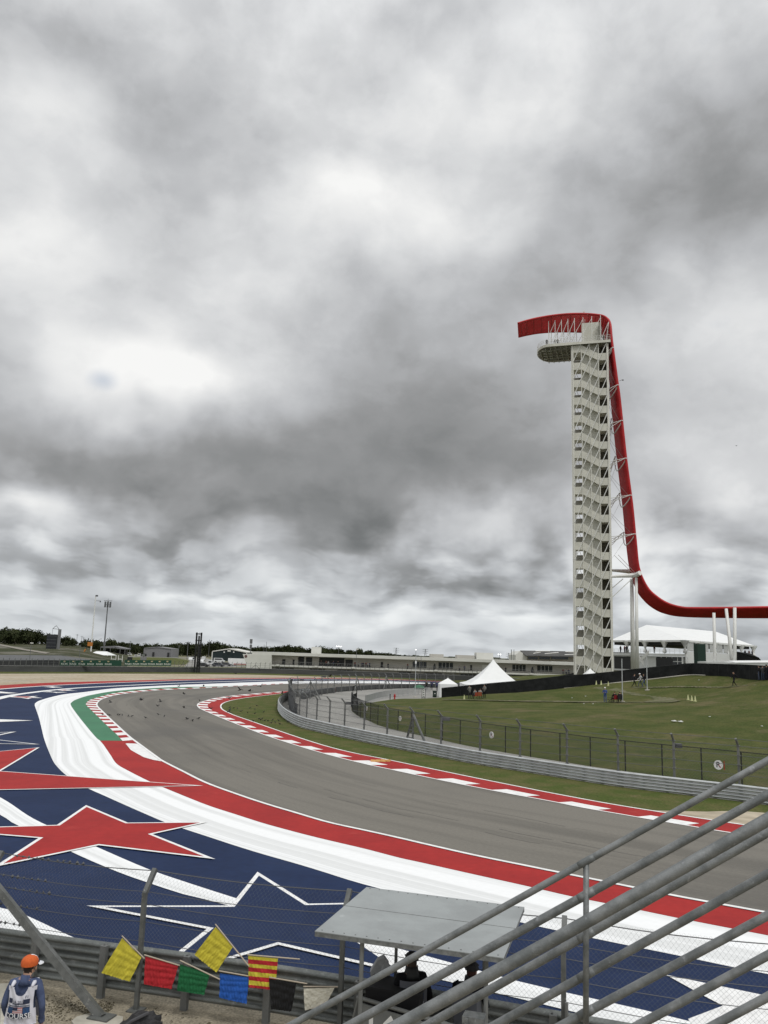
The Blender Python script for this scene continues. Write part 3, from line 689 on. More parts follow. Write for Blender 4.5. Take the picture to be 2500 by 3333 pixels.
YF = [182]*6+[181, 180, 179, 178, 176.5]+[174.5]*6+[173.5, 173, 172.5, 172, 171, 170, 169, 167, 165]
wn_ = rs(cr([at(x, y, Y) for (x, y), Y in zip(RN, YN)], 5), 150)
n_idx = len(RN)
A3_ = cr([at(x, y, Y) for (x, y), Y in zip(RN, YN)], 5); B3_ = cr([at(x, y, Y) for (x, y), Y in zip(RF, YF)], 5)
NT = 17
for k in range(NT):
    f = k/(NT-1); r = .15 if 0 < k < NT-1 else .22
    pts = [a.lerp(c, f) for a, c in zip(A3_, B3_)]
    m_ = tmesh(); m_.path(pts, r, 6, radii=[r if q < 40 else r+.05 for q in range(len(pts))]); m_.build('red_tube', Mvred, tow, smooth=True)
for i in range(2, len(A3_)-1, 3):
    m_ = tmesh(); m_.tube(A3_[i], B3_[i], .11, 5); m_.build('red_rib', Mvred, tow)
# outriggers between tower edge and ribbon
for (yt, yr, yt2) in [(1150,1142,1165),(1262,1256,1282),(1377,1373,1397),(1490,1492,1515),(1606,1613,1632),(1727,1739,1752)]:
    i = min(range(len(A3_)), key=lambda q: abs(A3_[q].z-at(2030, yr, 169).z) + (0 if q > 45 else 999))
    nr, fr = A3_[i], B3_[i]; zc_ = nr.z
    for v0, end in ((0.2, nr+Vector((-.15, -.3, 0))), (3.4, nr.lerp(fr, .5)+Vector((-.9, 0, 0))), (6.5, fr+Vector((-.6, 0, .5)))):
        for dzq in (-.5, .35):
            m_ = tmesh(); s0 = tl(4*BW+.2, v0, 0); s0.z = zc_-.9+dzq; m_.tube(s0, end, .07, 5); m_.build('outrigger_strut', Mwsteel, tow)
    m_ = tmesh(); arc = [nr+Vector((0, -.3, 0)), nr+Vector((-.35, 1.2, -1.1)), nr+Vector((-.9, 3.6, -1.9)), fr+Vector((-.8, -.4, -.9)), fr+Vector((-.5, 0, .5))]
    m_.path(cr(arc, 4), .12, 5); m_.build('cradle', Mwsteel, tow)
    m_ = tmesh(); s0 = tl(4*BW+.2, .2, 0); s0.z = zc_-5.2; s1 = s0.copy(); s1.z = zc_+4.4
    m_.tube(s0, nr.lerp(fr, .7)+Vector((-.8, 0, -1.2)), .035, 4); m_.tube(s1, nr.lerp(fr, .3), .035, 4); m_.tube(s1+tv*3, fr, .035, 4); m_.build('stay_cable', flat('cable', (.45,.46,.47), rough=.4), tow)
# great horizontal arms at the ribbon foot
for (a, c, r0, r1) in [((1985,1856),(2053,1860),.22,.5),((1985,1877),(2072,1872),.22,.5)]:
    Yq = 169 if a[1] > 1870 else 175
    m_ = tmesh(); m_.tube(at(*a, Yq), at(*c, Yq), r0, 8, 0, r1); m_.build('arm', Mwsteel, tow)
m_ = tmesh(); m_.tube(at(2068,1873,168.4), at(2083,1865,167.2), .5, 8); m_.build('arm_head', Mwsteel, tow)
m_ = tmesh(); m_.tube(at(1988,1948,169), at(2063,1878,168.6), .09, 5); m_.tube(at(1988,1918,172), at(2028,1884,172), .09, 5); m_.tube(at(2000,1808,171), at(2062,1868,171), .05, 4); m_.tube(at(2012,1806,171), at(2070,1868,171), .05, 4); m_.build('stay_cable', Mwsteel, tow)
for (a, c, r0, r1) in [((2056,1884,170.5),(2061,2182,170.5),.36,.48),((2071,1880,168.3),(2074,2182,168.3),.28,.38)]:
    m_ = tmesh(); m_.tube(at(*a), at(*c)-Vector((0, 0, 1.5)), r0, 12, 0, r1); m_.build('support_column', Mwsteel, tow, smooth=True)
for (a, c, r) in [((2324,2003,162),(2327,2164,162),.28),((2364,1990,164),(2386,2164,161),.30),((2392,1986,160),(2391,2164,160),.30)]:
    m_ = tmesh(); m_.tube(at(*a)+Vector((0, 0, .5)), at(*c)-Vector((0, 0, 1.5)), r, 10, 0, r*1.15); m_.build('support_column', Mwsteel, tow, smooth=True)
m_ = tmesh(); p = at(2016, 1240, 168); m_.tube(p, p+Vector((.55, -.5, .15)), .04, 5); m_.lathe(p+Vector((.6, -.5, -.1)), [(.02, 0), (.16, .05), (.18, .2), (.05, .3)], 8); m_.build('camera_head', flat('dark grey metal', (.09,.09,.095)), tow)

# ================================================================ PAVILION WITH WHITE ROOF
Mtent = flat('white tent fabric', (.74,.75,.74), rough=.6, var=.05, scale=.5)
Mclear = flat('clear curtain', (.48,.49,.48), rough=.3, var=.3)
Mwhitep = flat('white panel', (.66,.67,.66), rough=.6, var=.08)
Mdk = flat('dark opening', (.02,.021,.022), rough=.6)
Mwin = flat('window glass', (.035,.04,.045), rough=.12, var=.3)
pc = at(2227, 2165, 200); pc.z = 4.6
pav = thing('pavilion', 'two storey hospitality pavilion under a long white tent roof behind the black screen', 'pavilion', pc)
eL, eC, eR = at(1985,2081,226), at(2229,2083,200), at(2452,2097,232)
zE = eC.z
for p in (eL, eR): p.z = zE
rA, rB = at(2104,2034,236), at(2327,2055,250)
bk1 = eL+(eR-eC); 
m_ = MB(pc)
m_.add([eL, eC, rA], [(0, 1, 2)]); m_.add([eC, eR, rB, rA], [(0, 1, 2, 3)]); m_.add([eR, bk1, rB], [(0, 1, 2)]); m_.add([bk1, eL, rA, rB], [(0, 1, 2, 3)])
m_.build('roof', Mtent, pav)
q_ = (eL+eC+eR+bk1)/4; m_ = MB(pc); m_.prism([v.lerp(q_, .06)-Vector((0, 0, 1.15)) for v in (eL, eC, eR, bk1)], (0, 0, 1.0)); m_.build('roof_shade_box', flat('painted roof shade', (.05,.05,.052)), pav)  # dark box added as painted shade under the roof
m_ = MB(pc)
for a, c in ((eL, eC), (eC, eR)):
    d = (c-a); nrm = Vector((d.y, -d.x, 0)).normalized()
    m_.prism([a+Vector((0, 0, -.45)), c+Vector((0, 0, -.45)), c, a], nrm*.08)
m_.build('eaves', Mtent, pav)
def face(a, c, nb, side):
    d = (c-a); L = d.length; d.normalize(); nrm = Vector((d.y, -d.x, 0)); zu = 8.6 if side else 8.6
    def bxs(s0, s1, z0, z1, dep, m, name, off=0.):
        mb = MB(pc); p0 = a+d*s0; p1 = a+d*s1; p0 = Vector((p0.x, p0.y, z0))+nrm*off; p1 = Vector((p1.x, p1.y, z0))+nrm*off
        mb.prism([p0, p1, p1+Vector((0, 0, z1-z0)), p0+Vector((0, 0, z1-z0))], nrm*dep); return mb.build(name, m, pav)
    st = zE-3.2
    bxs(0, L, st-.7, st-.1, -.4, Mwhitep, 'floor_edge')
    bxs(0, L, st-4.6, st-.75, -.3, Mwhitep, 'lower_wall', -.6)
    n = nb*4
    mb = MB(pc)
    for i in range(n+1):
        p = a+d*(L*i/n); mb.tube((p.x, p.y, st-.1), (p.x, p.y, st+1.0), .035, 4)
    for zz in (.4, .7, 1.0):
        mb.tube((a.x, a.y, st+zz), (c.x, c.y, st+zz), .03, 4)
    mb.build('balustrade', Mwsteel, pav)
    for i in range(nb+1):
        p = a+d*(L*i/nb); mb = MB(pc); mb.tube((p.x, p.y, st), (p.x, p.y, zE), .16, 6); mb.build('roof_post', Mwsteel, pav)
        # gathered curtain at the post
        mb = MB(pc); mb.lathe((p.x, p.y, st), [(.45, .1), (.55, .5), (.25, 1.2), (.5, 2.0), (1.0, 2.8), (1.1, 3.1)], 8, 0, 1, .5); mb.build('curtain', Mtent, pav)
    return bxs, d, L, st
bxs, d_, L_, st_ = face(eL, eC, 4, 0)
for i in range(5): bxs(L_*.62+i*1.9, L_*.62+i*1.9+1.6, st_-4.0, st_-2.0, .05, Mwin, 'window', -.58)
for i in range(5): bxs(L_*.62+i*1.9, L_*.62+i*1.9+1.6, st_-1.8, st_-.9, .05, Mwin, 'window', -.58)
bxs(1, L_*.35, st_-4.2, st_-1.0, .05, Mdk, 'dark_opening', -.58)
mb = MB(pc); n_ = 9
for (s0, s1) in ((.46, .58), (.66, .54)):
    a_, c_ = eL.lerp(eC, s0), eL.lerp(eC, s1); off = Vector((d_.y, -d_.x, 0))*2.6
    z0, z1 = (st_+.6, st_-2.0) if s0 < s1 else (st_+.6, st_-1.6)
    p0 = Vector((a_.x, a_.y, z0))+off; p1 = Vector((c_.x, c_.y, z1))+off
    mb.prism([p0, p1, p1-Vector((0, 0, .9)), p0-Vector((0, 0, .9))], off*.05)
mb.build('stair', Mwsteel, pav)
bxs, d_, L_, st_ = face(eC, eR, 5, 1)
for i in range(6): bxs(L_*(.03+.1*i), L_*(.115+.1*i), st_+.6, st_+2.9, .04, Mclear, 'clear_curtain', -.1)
bxs(0, L_*.62, st_-2.6, st_+.5, .2, Mwhitep, 'white_wall')
Mdgreen = flat('dark green panel', (.012,.035,.025), rough=.8)
p = at(2279, 2160, 196); mb = MB(p); mb.box((p.x, p.y, (p.z+at(2279,2103,196).z)/2), (2.1, 1.6, at(2279,2103,196).z-p.z+1), .2); tag(mb.build('dark_kiosk', Mdgreen), 'tall dark green box standing against the white pavilion wall', 'kiosk')
mb = MB(at(2175,2160,190)); q = at(2157,2150,190); zq = at(2157,2141,190).z; mb.box((q.x+.4, q.y, zq-1.2), (3.9, .2, 2.4), .1); tag(mb.build('dark_hoarding', flat('black mesh', (.016,.017,.018), rough=.9)), 'black hoarding panel below the pavilion stairs', 'hoarding')
p_ = [at(2392,2150,222), at(2478,2150,215), at(2470,2140,215), at(2440,2126,218), at(2392,2120,222)]; mb = MB(p_[0]); mb.prism(p_, (0, 5, 0)); tag(mb.build('dark_stand', flat('black mesh', (.016,.017,.018), rough=.9)), 'black stepped stand below the right end of the pavilion deck', 'stand')
for k in range(6):
    pass
# low white tents right of the pavilion
for (x0, x1, yt, yb, Y, lb) in [(2395,2500,2157,2172,150,'low white flat roofed tent at the right edge behind the black screen'), (2300,2420,2153,2174,158,'pale low cabin wall under the red ribbon columns')]:
    a, c = at(x0, yb, Y), at(x1+60, yb, Y-6); h = at(x0, yt, Y).z-a.z; mb = MB(a); nrm = Vector((.1, 1, 0))*6
    mb.prism([a, c, c+Vector((0, 0, h)), a+Vector((0, 0, h))], nrm)
    if 'tent' in lb: mb.prism([a+Vector((0, -.2, h+.02)), c+Vector((0, -.2, h+.02)), c+Vector((0, 3, h+.35)), a+Vector((0, 3, h+.35))], Vector((0, .1, 0)))
    tag(mb.build('low_tent', Mtent if 'tent' in lb else Mwhitep), lb, 'tent')
# ================================================================ FENCES, RAILS, NEAR THINGS
def proj(p):
    d = Vector(p)-CAMP; z = d.dot(FW); return 1250+FOC*d.dot(RT)/z, 1666.5-FOC*d.dot(UP)/z
Mgalv = mat('galvanised steel', (.47,.49,.49), (.37,.385,.39), scale=1.5, rough=.5, metal=.15, spots=((.42,.43,.43), 3., .55, .75), spec=.5)
Mgalvn = mat('galvanised pipe', (.235,.245,.245), (.14,.15,.15), scale=9., rough=.55, metal=.45, bump=.0012, bscale=70, spots=((.31,.32,.33), 22., .60, .74), fine=(.2, 160.), spec=.5)
Mgalvd = mat('weathered guard rail', (.20,.215,.205), (.13,.14,.135), scale=2.2, rough=.5, metal=.45, spots=((.28,.29,.28), 6., .55, .75), fine=(.2, 40.))
Mpost = mat('fence post steel', (.19,.195,.19), (.14,.145,.14), scale=2., rough=.6, metal=.3)
Mwire = flat('fence wire', (.12,.123,.125), rough=.5, metal=.4)
Mblk = flat('black powder coat', (.013,.014,.014), rough=.6)
def chain(mb, a, c, z0a, z1a, z0c=None, z1c=None, sp=.08, r=.0016, lean=0.):
    """two crossing families of wires filling the panel from a to c; lean shifts the top sideways"""
    a, c = Vector((a.x, a.y, 0)), Vector((c.x, c.y, 0)); L = (c-a).length; d = (c-a)/L; nn = Vector((-d.y, d.x, 0)); H = z1a-z0a
    z0c = z0a if z0c is None else z0c
    def P(s, h): return a+d*s+nn*(lean*h/H)+Vector((0, 0, z0a+(z0c-z0a)*s/L+h))
    n = int((L+H)/sp)
    for k in range(n+1):
        q = k*sp-H   # line s = q + h
        h0, h1 = max(0, -q), min(H, L-q)
        if h1 > h0+.02:
            for sg in (0, 1):
                p0, p1 = (P(q+h0, h0), P(q+h1, h1)) if sg == 0 else (P(q+h0, H-h0), P(q+h1, H-h1))
                o = nn*r*2; mb.add([p0-o*.5+Vector((0, 0, -r)), p0+o*.5+Vector((0, 0, -r)), p0+Vector((0, 0, r)), p1-o*.5+Vector((0, 0, -r)), p1+o*.5+Vector((0, 0, -r)), p1+Vector((0, 0, r))], [(0, 1, 4, 3), (1, 2, 5, 4), (2, 0, 3, 5)])
def w_beams(root, line, hfun, rows, seg, dep, m, z_gap=.03, nrm=1, humps=2, bf=.14):
    """corrugated beams, one object for each row of each panel"""
    Pts, L = resample(line, max(3, int(sum((line[i+1]-line[i]).length for i in range(len(line)-1))/1.0)))
    k = max(2, int(round(seg/1.0))); i = 0
    while i < len(Pts)-1:
        j = min(i+k, len(Pts)-1); sl_ = Pts[i:j+1]
        for r in range(rows):
            mb = MB(root.location); nv = 4*humps+1; vs = []
            for p_i, p in enumerate(sl_):
                gi = i+p_i; t = (Pts[min(gi+1, len(Pts)-1)]-Pts[max(gi-1, 0)]).normalized(); nn = Vector((-t.y, t.x, 0))*nrm
                H = hfun(p); z0 = bf*H + r*(H*(1-bf)/rows)+z_gap*.5; hh = H*(1-bf)/rows-z_gap
                for q in range(nv):
                    f = q/(nv-1); off = dep*(.5-.5*math.cos(2*math.pi*f*humps)); off = off if 0 < q < nv-1 else 0
                    vs.append((p.x+nn.x*off, p.y+nn.y*off, z0+hh*f))
            fs = [(a*nv+b_, a*nv+b_+1, (a+1)*nv+b_+1, (a+1)*nv+b_) for a in range(len(sl_)-1) for b_ in range(nv-1)]
            mb.add(vs, fs); mb.build('beam', m, root, smooth=True)
        i = j
# ---- far guard rail
gr = thing('guard_rail', 'long silver corrugated guard rail curving along the infield grass in front of the service road', 'guard rail', g(1300, 2440))
railline = rs(wRB, 170)
hfar = lambda p: .80+.27*min(1, max(0, (p.y-48)/42))
w_beams(gr, railline, hfar, 5, 8., -.10, Mgalv, .012, 1, 1, .05)
gp = offset(railline, .16)
m_ = MB(); m_.box((0, 0, .45), (.12, .14, .9)); me_p = m_.mesh('rail_post', [Mpost])
for i in range(2, len(gp), 2): link('rail_post', me_p, gr, gp[i]-gr.location).scale = (1, 1, (hfar(gp[i])-.03)/.9)
# ---- far debris fence
ff = thing('debris_fence', 'tall debris fence with bent top posts and cables looping round the service road', 'fence', g(1120, 2400))
inn = offset(railline, .75)
nb_x = [957,973,996.5,1029,1071.6,1120.5,1183,1258,1343.5,1435,1560.8,1692,1845.6,2012,2199,2409,2640]
i_ap = min(range(len(inn)), key=lambda i: proj(inn[i])[0])
def on_curve(C, x): return min(C, key=lambda p: abs(proj(p)[0]-x))
C_near = rs(inn[i_ap:], 900)
near_posts = [on_curve(C_near, x) for x in nb_x]
far_x = [947,953,964,980,994,1009,1027,1047,1066,1087,1111,1137,1160,1184,1209,1234,1256.5,1280,1306,1332,1361,1388,1417,1445,1477]
bar_in = offset(rs(wBAR, 200), -.9)
C_far = rs(bar_in, 500)
far_posts = [on_curve(C_far, x) for x in far_x if x > 1000]
apx = [Vector((p.x, p.y, 0)) for p in [inn[max(0, i_ap-4)], inn[max(0, i_ap-10)]]]
ext = [near_posts[0].lerp(far_posts[0], f)+Vector((-.0, 0, 0)) for f in ()]
mid_c = cr([near_posts[1], near_posts[0], g(943, 2298), g(941, 2285), g(950, 2275), g(975, 2267.5), far_posts[0], far_posts[1]], 6)
mid_p = resample(mid_c[6:-6], 8)[0][1:-1]
allp = [p for p in far_posts[::-1]]+mid_p[::-1]+near_posts
cen = g(1100, 2290)
HPF = 2.55
def bent_post(rad, H, arm=.42, ladder=False):
    m = MB(); m.tube((0, 0, 0), (0, 0, H), rad, 6); m.tube((0, 0, H-.02), (-arm*.8, 0, H+arm*.75), rad*.95, 6)
    for k in range(5): m.box((0, 0, .7+k*.45), (rad*2.6, rad*2.6, .05))
    return m.mesh('post', [Mpost])
me_bp = bent_post(.062, HPF)
def out_dir(i, P):
    t = (P[min(i+1, len(P)-1)]-P[max(i-1, 0)]); t.z = 0; t.normalize(); n = Vector((-t.y, t.x, 0)); return n
outs = []
for i, p in enumerate(allp):
    n = out_dir(i, allp)
    c_ = (p-Vector((cen.x, cen.y, 0))); 
    if n.dot(c_) < 0: n = -n
    outs.append(n)
    o = link('post', me_bp, ff, Vector((p.x, p.y, 0))-ff.location); o.rotation_euler = (0, 0, math.atan2(-n.y, -n.x))
for k, zz in enumerate((1.15, 1.6, 2.05, 2.5)):
    m_ = MB(ff.location); m_.path([(p.x+n.x*.08, p.y+n.y*.08, zz) for p, n in zip(allp, outs)], .012, 4); m_.build('cable', Mwire, ff)
m_ = MB(ff.location); m_.path([(p.x+n.x*.35, p.y+n.y*.35, HPF+.3) for p, n in zip(allp, outs)], .012, 4); m_.build('cable', Mwire, ff)
m_ = MB(ff.location)
for i in range(len(allp)-1):
    chain(m_, allp[i], allp[i+1], .3, HPF, sp=.16, r=.0024)
    nn = (outs[i]+outs[i+1])/2*.33; a, c = allp[i], allp[i+1]
o = m_.build('wire_mesh', Mwire, ff); o['kind'] = 'stuff'
# A-frame braces
for (x, C, base) in ((1343.5, near_posts, 0), (1160, far_posts, 0), (1256.5, far_posts, 0), (994, far_posts, 0)):
    p = min(C, key=lambda q: abs(proj(q)[0]-x)); i = allp.index(p); t = out_dir(i, allp); tt = Vector((t.y, -t.x, 0)); n = outs[i]
    m_ = MB(ff.location)
    for s in (-1, 1): m_.tube(p+Vector((0, 0, 2.35)), p+tt*s*1.45-n*.35, .085, 6)
    for zz in (.8, 1.3, 1.8): m_.tube(p-tt*.5*(2.3-zz)+Vector((0, 0, zz)), p+Vector((0, 0, zz)), .025, 4)
    m_.build('brace', Mpost, ff)
# dark shade cloth bunched on the tight end of the fence
sc = mid_p[::-1][1:]+near_posts[:2]
Mcloth = mat('grey shade cloth', (.055,.06,.063), (.085,.09,.094), scale=3., rough=.85, bump=.02)
m_ = MB(sc[0]); vs = []; nv = 6
SC_, _l = resample([Vector((p.x, p.y, 0)) for p in sc], 26)
for i, p in enumerate(SC_):
    topz = 2.75-1.15*(i/25)**1.3
    for q in range(nv): vs.append((p.x-.12+.07*math.sin(i*1.3+q), p.y+.1*math.sin(i*.9), .05+topz*q/(nv-1)))
m_.add(vs, [(a*nv+b_, a*nv+b_+1, (a+1)*nv+b_+1, (a+1)*nv+b_) for a in range(25) for b_ in range(nv-1)])
o = m_.build('shade_cloth', Mcloth, loc=Vector(sc[0])); tag(o, 'dark grey shade cloth tied to the tight left bend of the debris fence', 'shade cloth')
m_ = MB(sc[0])
for i in range(14):
    p = SC_[min(25, i)]; q = Vector((p.x, p.y, 2.6-1.15*(min(25, i*1.7)/25)**1.3+random.uniform(-.1, .25))); s_ = random.uniform(.12, .26)
    m_.lathe(q, [(.02, -s_*.6), (s_, -s_*.3), (s_*.8, s_*.3), (.03, s_*.6)], 6)
tag(m_.build('bunched_cloth', Mblk, loc=Vector(sc[0])), 'black bunched cloth heaped on top of the left bend of the debris fence', 'cloth')
# small dark loudspeakers / lights on posts
k_lb = ['dark box loudspeaker on the fence post near the A frame brace','dark box loudspeaker on the fence post left of the railing','dark horn lamp on the far fence above the painted stripes','dark horn lamp on the left end of the fence','dark box lamp on the fence post by the black banner']
for (x, y, Y, w, h), lb in zip([(1452,2340.5,58,.55,.2),(2208,2427,50,.36,.24),(1055,2202.5,118,.5,.22),(982,2214,104,.5,.22),(1133,2289,100,.75,.3)], k_lb):
    p = at(x, y, Y); m_ = MB(p); m_.box(p, (w, .3, h)); m_.box(p+Vector((0, -.16, 0)), (w*.8, .03, h*.8)); m_.tube(p+Vector((-w*.5, 0, 0)), p+Vector((-w*.5-.18, 0, 0)), .03, 5)
    tag(m_.build('loudspeaker', flat('dark grey metal', (.03,.03,.032))), lb, 'loudspeaker', 'loudspeakers on the far fence')
# ---- tyre / block barrier in front of the far fence
tb = thing('barrier_wall', 'low row of dark grey barrier blocks between the far track and the service road', 'barrier', g(1120, 2250))
BB = rs(wBAR, 34); m_ = MB(); m_.box((0, 0, .42), (1, .6, .84)); 
Mblock = mat('grey barrier block', (.085,.088,.088), (.055,.057,.058), scale=1.2, rough=.85)
m_ = MB(); m_.box((0, 0, .40), (.94, .6, .80)); m_.box((0, -.32, .4), (.7, .05, .5)); mbk = m_.mesh('block', [Mblock])
for i in range(len(BB)-1):
    a, c = BB[i], BB[i+1]; md = (a+c)/2; x_ = proj(md)[0]
    if 1087 < x_ < 1102: continue
    L = (c-a).length; o = link('block', mbk, tb, Vector((md.x, md.y, 0))-tb.location); o.rotation_euler = (0, 0, math.atan2(c.y-a.y, c.x-a.x)); o.scale = (L, 1, 1)
p = g(1094.5, 2251); m_ = MB(p); m_.box(p+Vector((0, 0, .30)), (.85, .5, .6)); o = m_.build('traffic_barrier', flat('orange plastic', (.50,.09,.03))); tag(o, 'orange plastic barrier filling the gap in the row of dark barrier blocks', 'barrier')
# ---- black chain link fence at the foot of the hill
bf = thing('chain_link_fence', 'low black chain link fence at the foot of the grass hill', 'fence', g(1500, 2424))
Pf = [(1143,2300),(1148,2317),(1163,2329),(1174,2336),(1189,2343),(1205,2349),(1229.5,2360),(1262,2370),(1295,2379),(1338,2388),(1383.5,2397),(1440,2410),(1497.5,2423),(1565,2436),(1645,2450),(1727,2464),(1823,2479),(1922,2495),(2036,2511),(2156.5,2526),(2285,2541),(2416,2557),(2560,2575)]
Pw = gl(Pf); m_ = MB(); m_.tube((0, 0, 0), (0, 0, 1.78), .038, 6); me_fp = m_.mesh('post', [Mblk])
for p in Pw: link('post', me_fp, bf, p-bf.location)
m_ = MB(bf.location); m_.path([(p.x, p.y, 1.76) for p in Pw], .024, 5); m_.build('top_rail', Mblk, bf)
m_ = MB(bf.location)
for i in range(len(Pw)-1): chain(m_, Pw[i], Pw[i+1], .03, 1.74, sp=.085, r=.0028)
o = m_.build('wire_mesh', Mblk, bf); o['kind'] = 'stuff'
# round R signs on that fence
for (x, y, dia, w), lb in zip([(1195,2306,.42,0),(1304,2338.5,.42,0),(1603,2392,.46,1),(2343,2489.5,.50,2)], ['round white sign seen edge on at the left end of the black fence','round white sign with letter R left of the A frame brace','round white sign with letter R in the middle of the black fence','round white sign with letter R and red edge nearest the metal railings']):
    j = min(range(len(Pw)-1), key=lambda i: abs(proj((Pw[i]+Pw[i+1])/2)[0]-x)); d = (Pw[j+1]-Pw[j]).normalized(); nn = Vector((d.y, -d.x, 0))
    f = (x-proj(Pw[j])[0])/max(proj(Pw[j+1])[0]-proj(Pw[j])[0], 1); q = Pw[j].lerp(Pw[j+1], f); c = at(x, y, q.y); c = Vector((q.x, q.y, c.z))+nn*.06
    t = thing('round_sign', lb, 'sign', c, 'round R signs on the black fence'); m_ = MB(c); ring = [c+d*(dia/2*math.cos(a))+Vector((0, 0, dia/2*math.sin(a))) for a in np.linspace(0, 2*math.pi, 21)[:-1]]
    m_.prism(ring, nn*.02); m_.build('disc', flat('sign white', (.78,.78,.76), rough=.5), t)
    textmesh('R', dia*.85, Mblk, lambda X, Y, d=d, nn=nn: d*X+Vector((0, 0, Y))+nn*.026, 'letter', t)
    if w == 2:
        m_ = MB(c); m_.box(c+d*(dia*.62)+Vector((0, 0, 0)), (.04, .03, dia*.95)); m_.build('red_edge', Mred, t)
    m_ = MB(c); p0, p1 = c+d*dia*.30+Vector((0, 0, -dia*.3))+nn*.03, c+d*dia*.02+Vector((0, 0, dia*.05))+nn*.03; m_.tube(p0, p1, .012, 4); m_.build('slash', Mred, t)
# black banner frame at the end of the black fence
p = g(1147, 2298); t = thing('banner', 'tall black feather banner frame at the left end of the black fence', 'banner', p)
m_ = MB(p); m_.tube(p, p+Vector((0, 0, 2.35)), .05, 6); m_.tube(p+Vector((.5, 0, 0)), p+Vector((.5, 0, 2.2)), .04, 6); m_.build('pole', Mblk, t)
m_ = MB(p); m_.path([p+Vector((0, 0, 2.3)), p+Vector((.3, 0, 2.5)), p+Vector((.5, 0, 2.2)), p+Vector((.46, 0, 1.6)), p+Vector((.1, 0, 1.2))], .05, 5); m_.prism([p+Vector((.02, 0, .9)), p+Vector((.5, 0, .9)), p+Vector((.5, 0, 1.6)), p+Vector((.02, 0, 1.4))], (0, .03, 0)); m_.build('panel', Mblk, t)
# ---- crowd barriers
Mbar = flat('barrier steel', (.40,.41,.41), rough=.4, metal=.5)
m_ = MB(); 
for x in (-1.05, 1.05): m_.tube((x, 0, 0), (x, 0, 1.05), .022, 5); m_.tube((x, -.3, .03), (x, .3, .03), .02, 4)
m_.tube((-1.05, 0, 1.05), (1.05, 0, 1.05), .022, 5); m_.tube((-1.05, 0, .2), (1.05, 0, .2), .02, 5)
me_fr = m_.mesh('frame', [Mbar])
m_ = MB()
for i in range(17): x = -.96+i*.12; m_.tube((x, 0, .2), (x, 0, 1.05), .012, 4)
me_bs = m_.mesh('bars', [Mbar])
bl = cr(gl([(1188,2291),(1200,2288),(1226,2279),(1268,2270.5),(1335,2262.5),(1400,2258)]), 10); bp_, bL = resample(bl, int(sum((bl[i+1]-bl[i]).length for i in range(len(bl)-1))/2.25)+1)
ords = ['nearest', 'second', 'third', 'fourth', 'fifth', 'sixth', 'seventh', 'eighth', 'ninth', 'tenth', 'eleventh', 'twelfth', 'thirteenth', 'fourteenth', 'fifteenth', 'sixteenth', 'seventeenth', 'eighteenth', 'nineteenth', 'twentieth']
broot = None
for i in range(len(bp_)-1):
    md = (bp_[i]+bp_[i+1])/2; rz = math.atan2(bp_[i+1].y-bp_[i].y, bp_[i+1].x-bp_[i].x)
    lb = 'silver crowd barrier, %s from the black fence in the row by the red hydrant' % ords[min(i, 19)]
    if broot is None:
        broot = thing('crowd_barrier', lb, 'barrier', (md.x, md.y, .01), 'crowd barriers beside the service road', rz); link('frame', me_fr, broot); link('bars', me_bs, broot)
    else: dup(broot, (md.x, md.y, .01), rz, lb)
# hydrant, bollard, board, bin
p = g(1284.6, 2275.8); m_ = MB(p); m_.lathe(p, [(.16, 0), (.16, .06), (.10, .08), (.11, .5), (.14, .52), (.13, .62), (.06, .74), (.03, .78)], 10); m_.tube(p+Vector((-.2, 0, .42)), p+Vector((.2, 0, .42)), .06, 8); m_.tube(p+Vector((0, -.18, .36)), p+Vector((0, 0, .36)), .07, 8)
tag(m_.build('fire_hydrant', flat('hydrant red', (.42,.02,.02), rough=.5), smooth=False), 'small red fire hydrant at the corner of the grass beside the crowd barriers', 'hydrant')
p = g(1269.6, 2277.6); m_ = MB(p); m_.tube(p, p+Vector((0, 0, .75)), .055, 8); m_.box(p+Vector((0, 0, .77)), (.13, .13, .06)); tag(m_.build('bollard', Mblk), 'short dark post just left of the red hydrant', 'post')
p = g(1378.5, 2276); t = thing('notice_board', 'upright white notice board in a black frame beside the pole', 'sign', p)
m_ = MB(p); m_.box(p+Vector((0, 0, .82)), (.52, .05, 1.25)); m_.tube(p+Vector((-.24, 0, 0)), p+Vector((-.24, 0, 1.48)), .03, 5); m_.tube(p+Vector((.24, 0, 0)), p+Vector((.24, 0, 1.48)), .03, 5); m_.build('frame', Mblk, t)
m_ = MB(p); m_.box(p+Vector((0, -.035, .84)), (.38, .02, 1.12)); m_.build('sheet', flat('sign white', (.78,.78,.76)), t)
for k in range(4): m_ = MB(p); m_.box(p+Vector((0, -.052, .45+.26*k)), (.2, .01, .12)); m_.build('print_mark', Mblk, t)
p = g(1415, 2270); t = thing('trash_bin', 'dark green wheeled trash bin in front of the small white tent', 'bin', p)
m_ = MB(p); m_.prism([p+Vector(v) for v in ((-.24, -.25, .08), (.24, -.25, .08), (.24, .25, .08), (-.24, .25, .08))], (0, 0, .85)); m_.box(p+Vector((0, 0, .55)), (.60, .62, .75)); m_.build('body', flat('bin green', (.015,.03,.022)), t)
m_ = MB(p); m_.box(p+Vector((0, 0, .97)), (.70, .72, .08)); m_.build('lid', flat('bin green', (.015,.03,.022)), t)
m_ = MB(p); m_.tube(p+Vector((-.3, .28, .1)), p+Vector((.3, .28, .1)), .1, 8); m_.build('wheels', Mblk, t)
m_ = MB(p); m_.box(p+Vector((0, -.32, .6)), (.18, .01, .1)); m_.build('logo_mark', flat('sign white', (.78,.78,.76)), t)
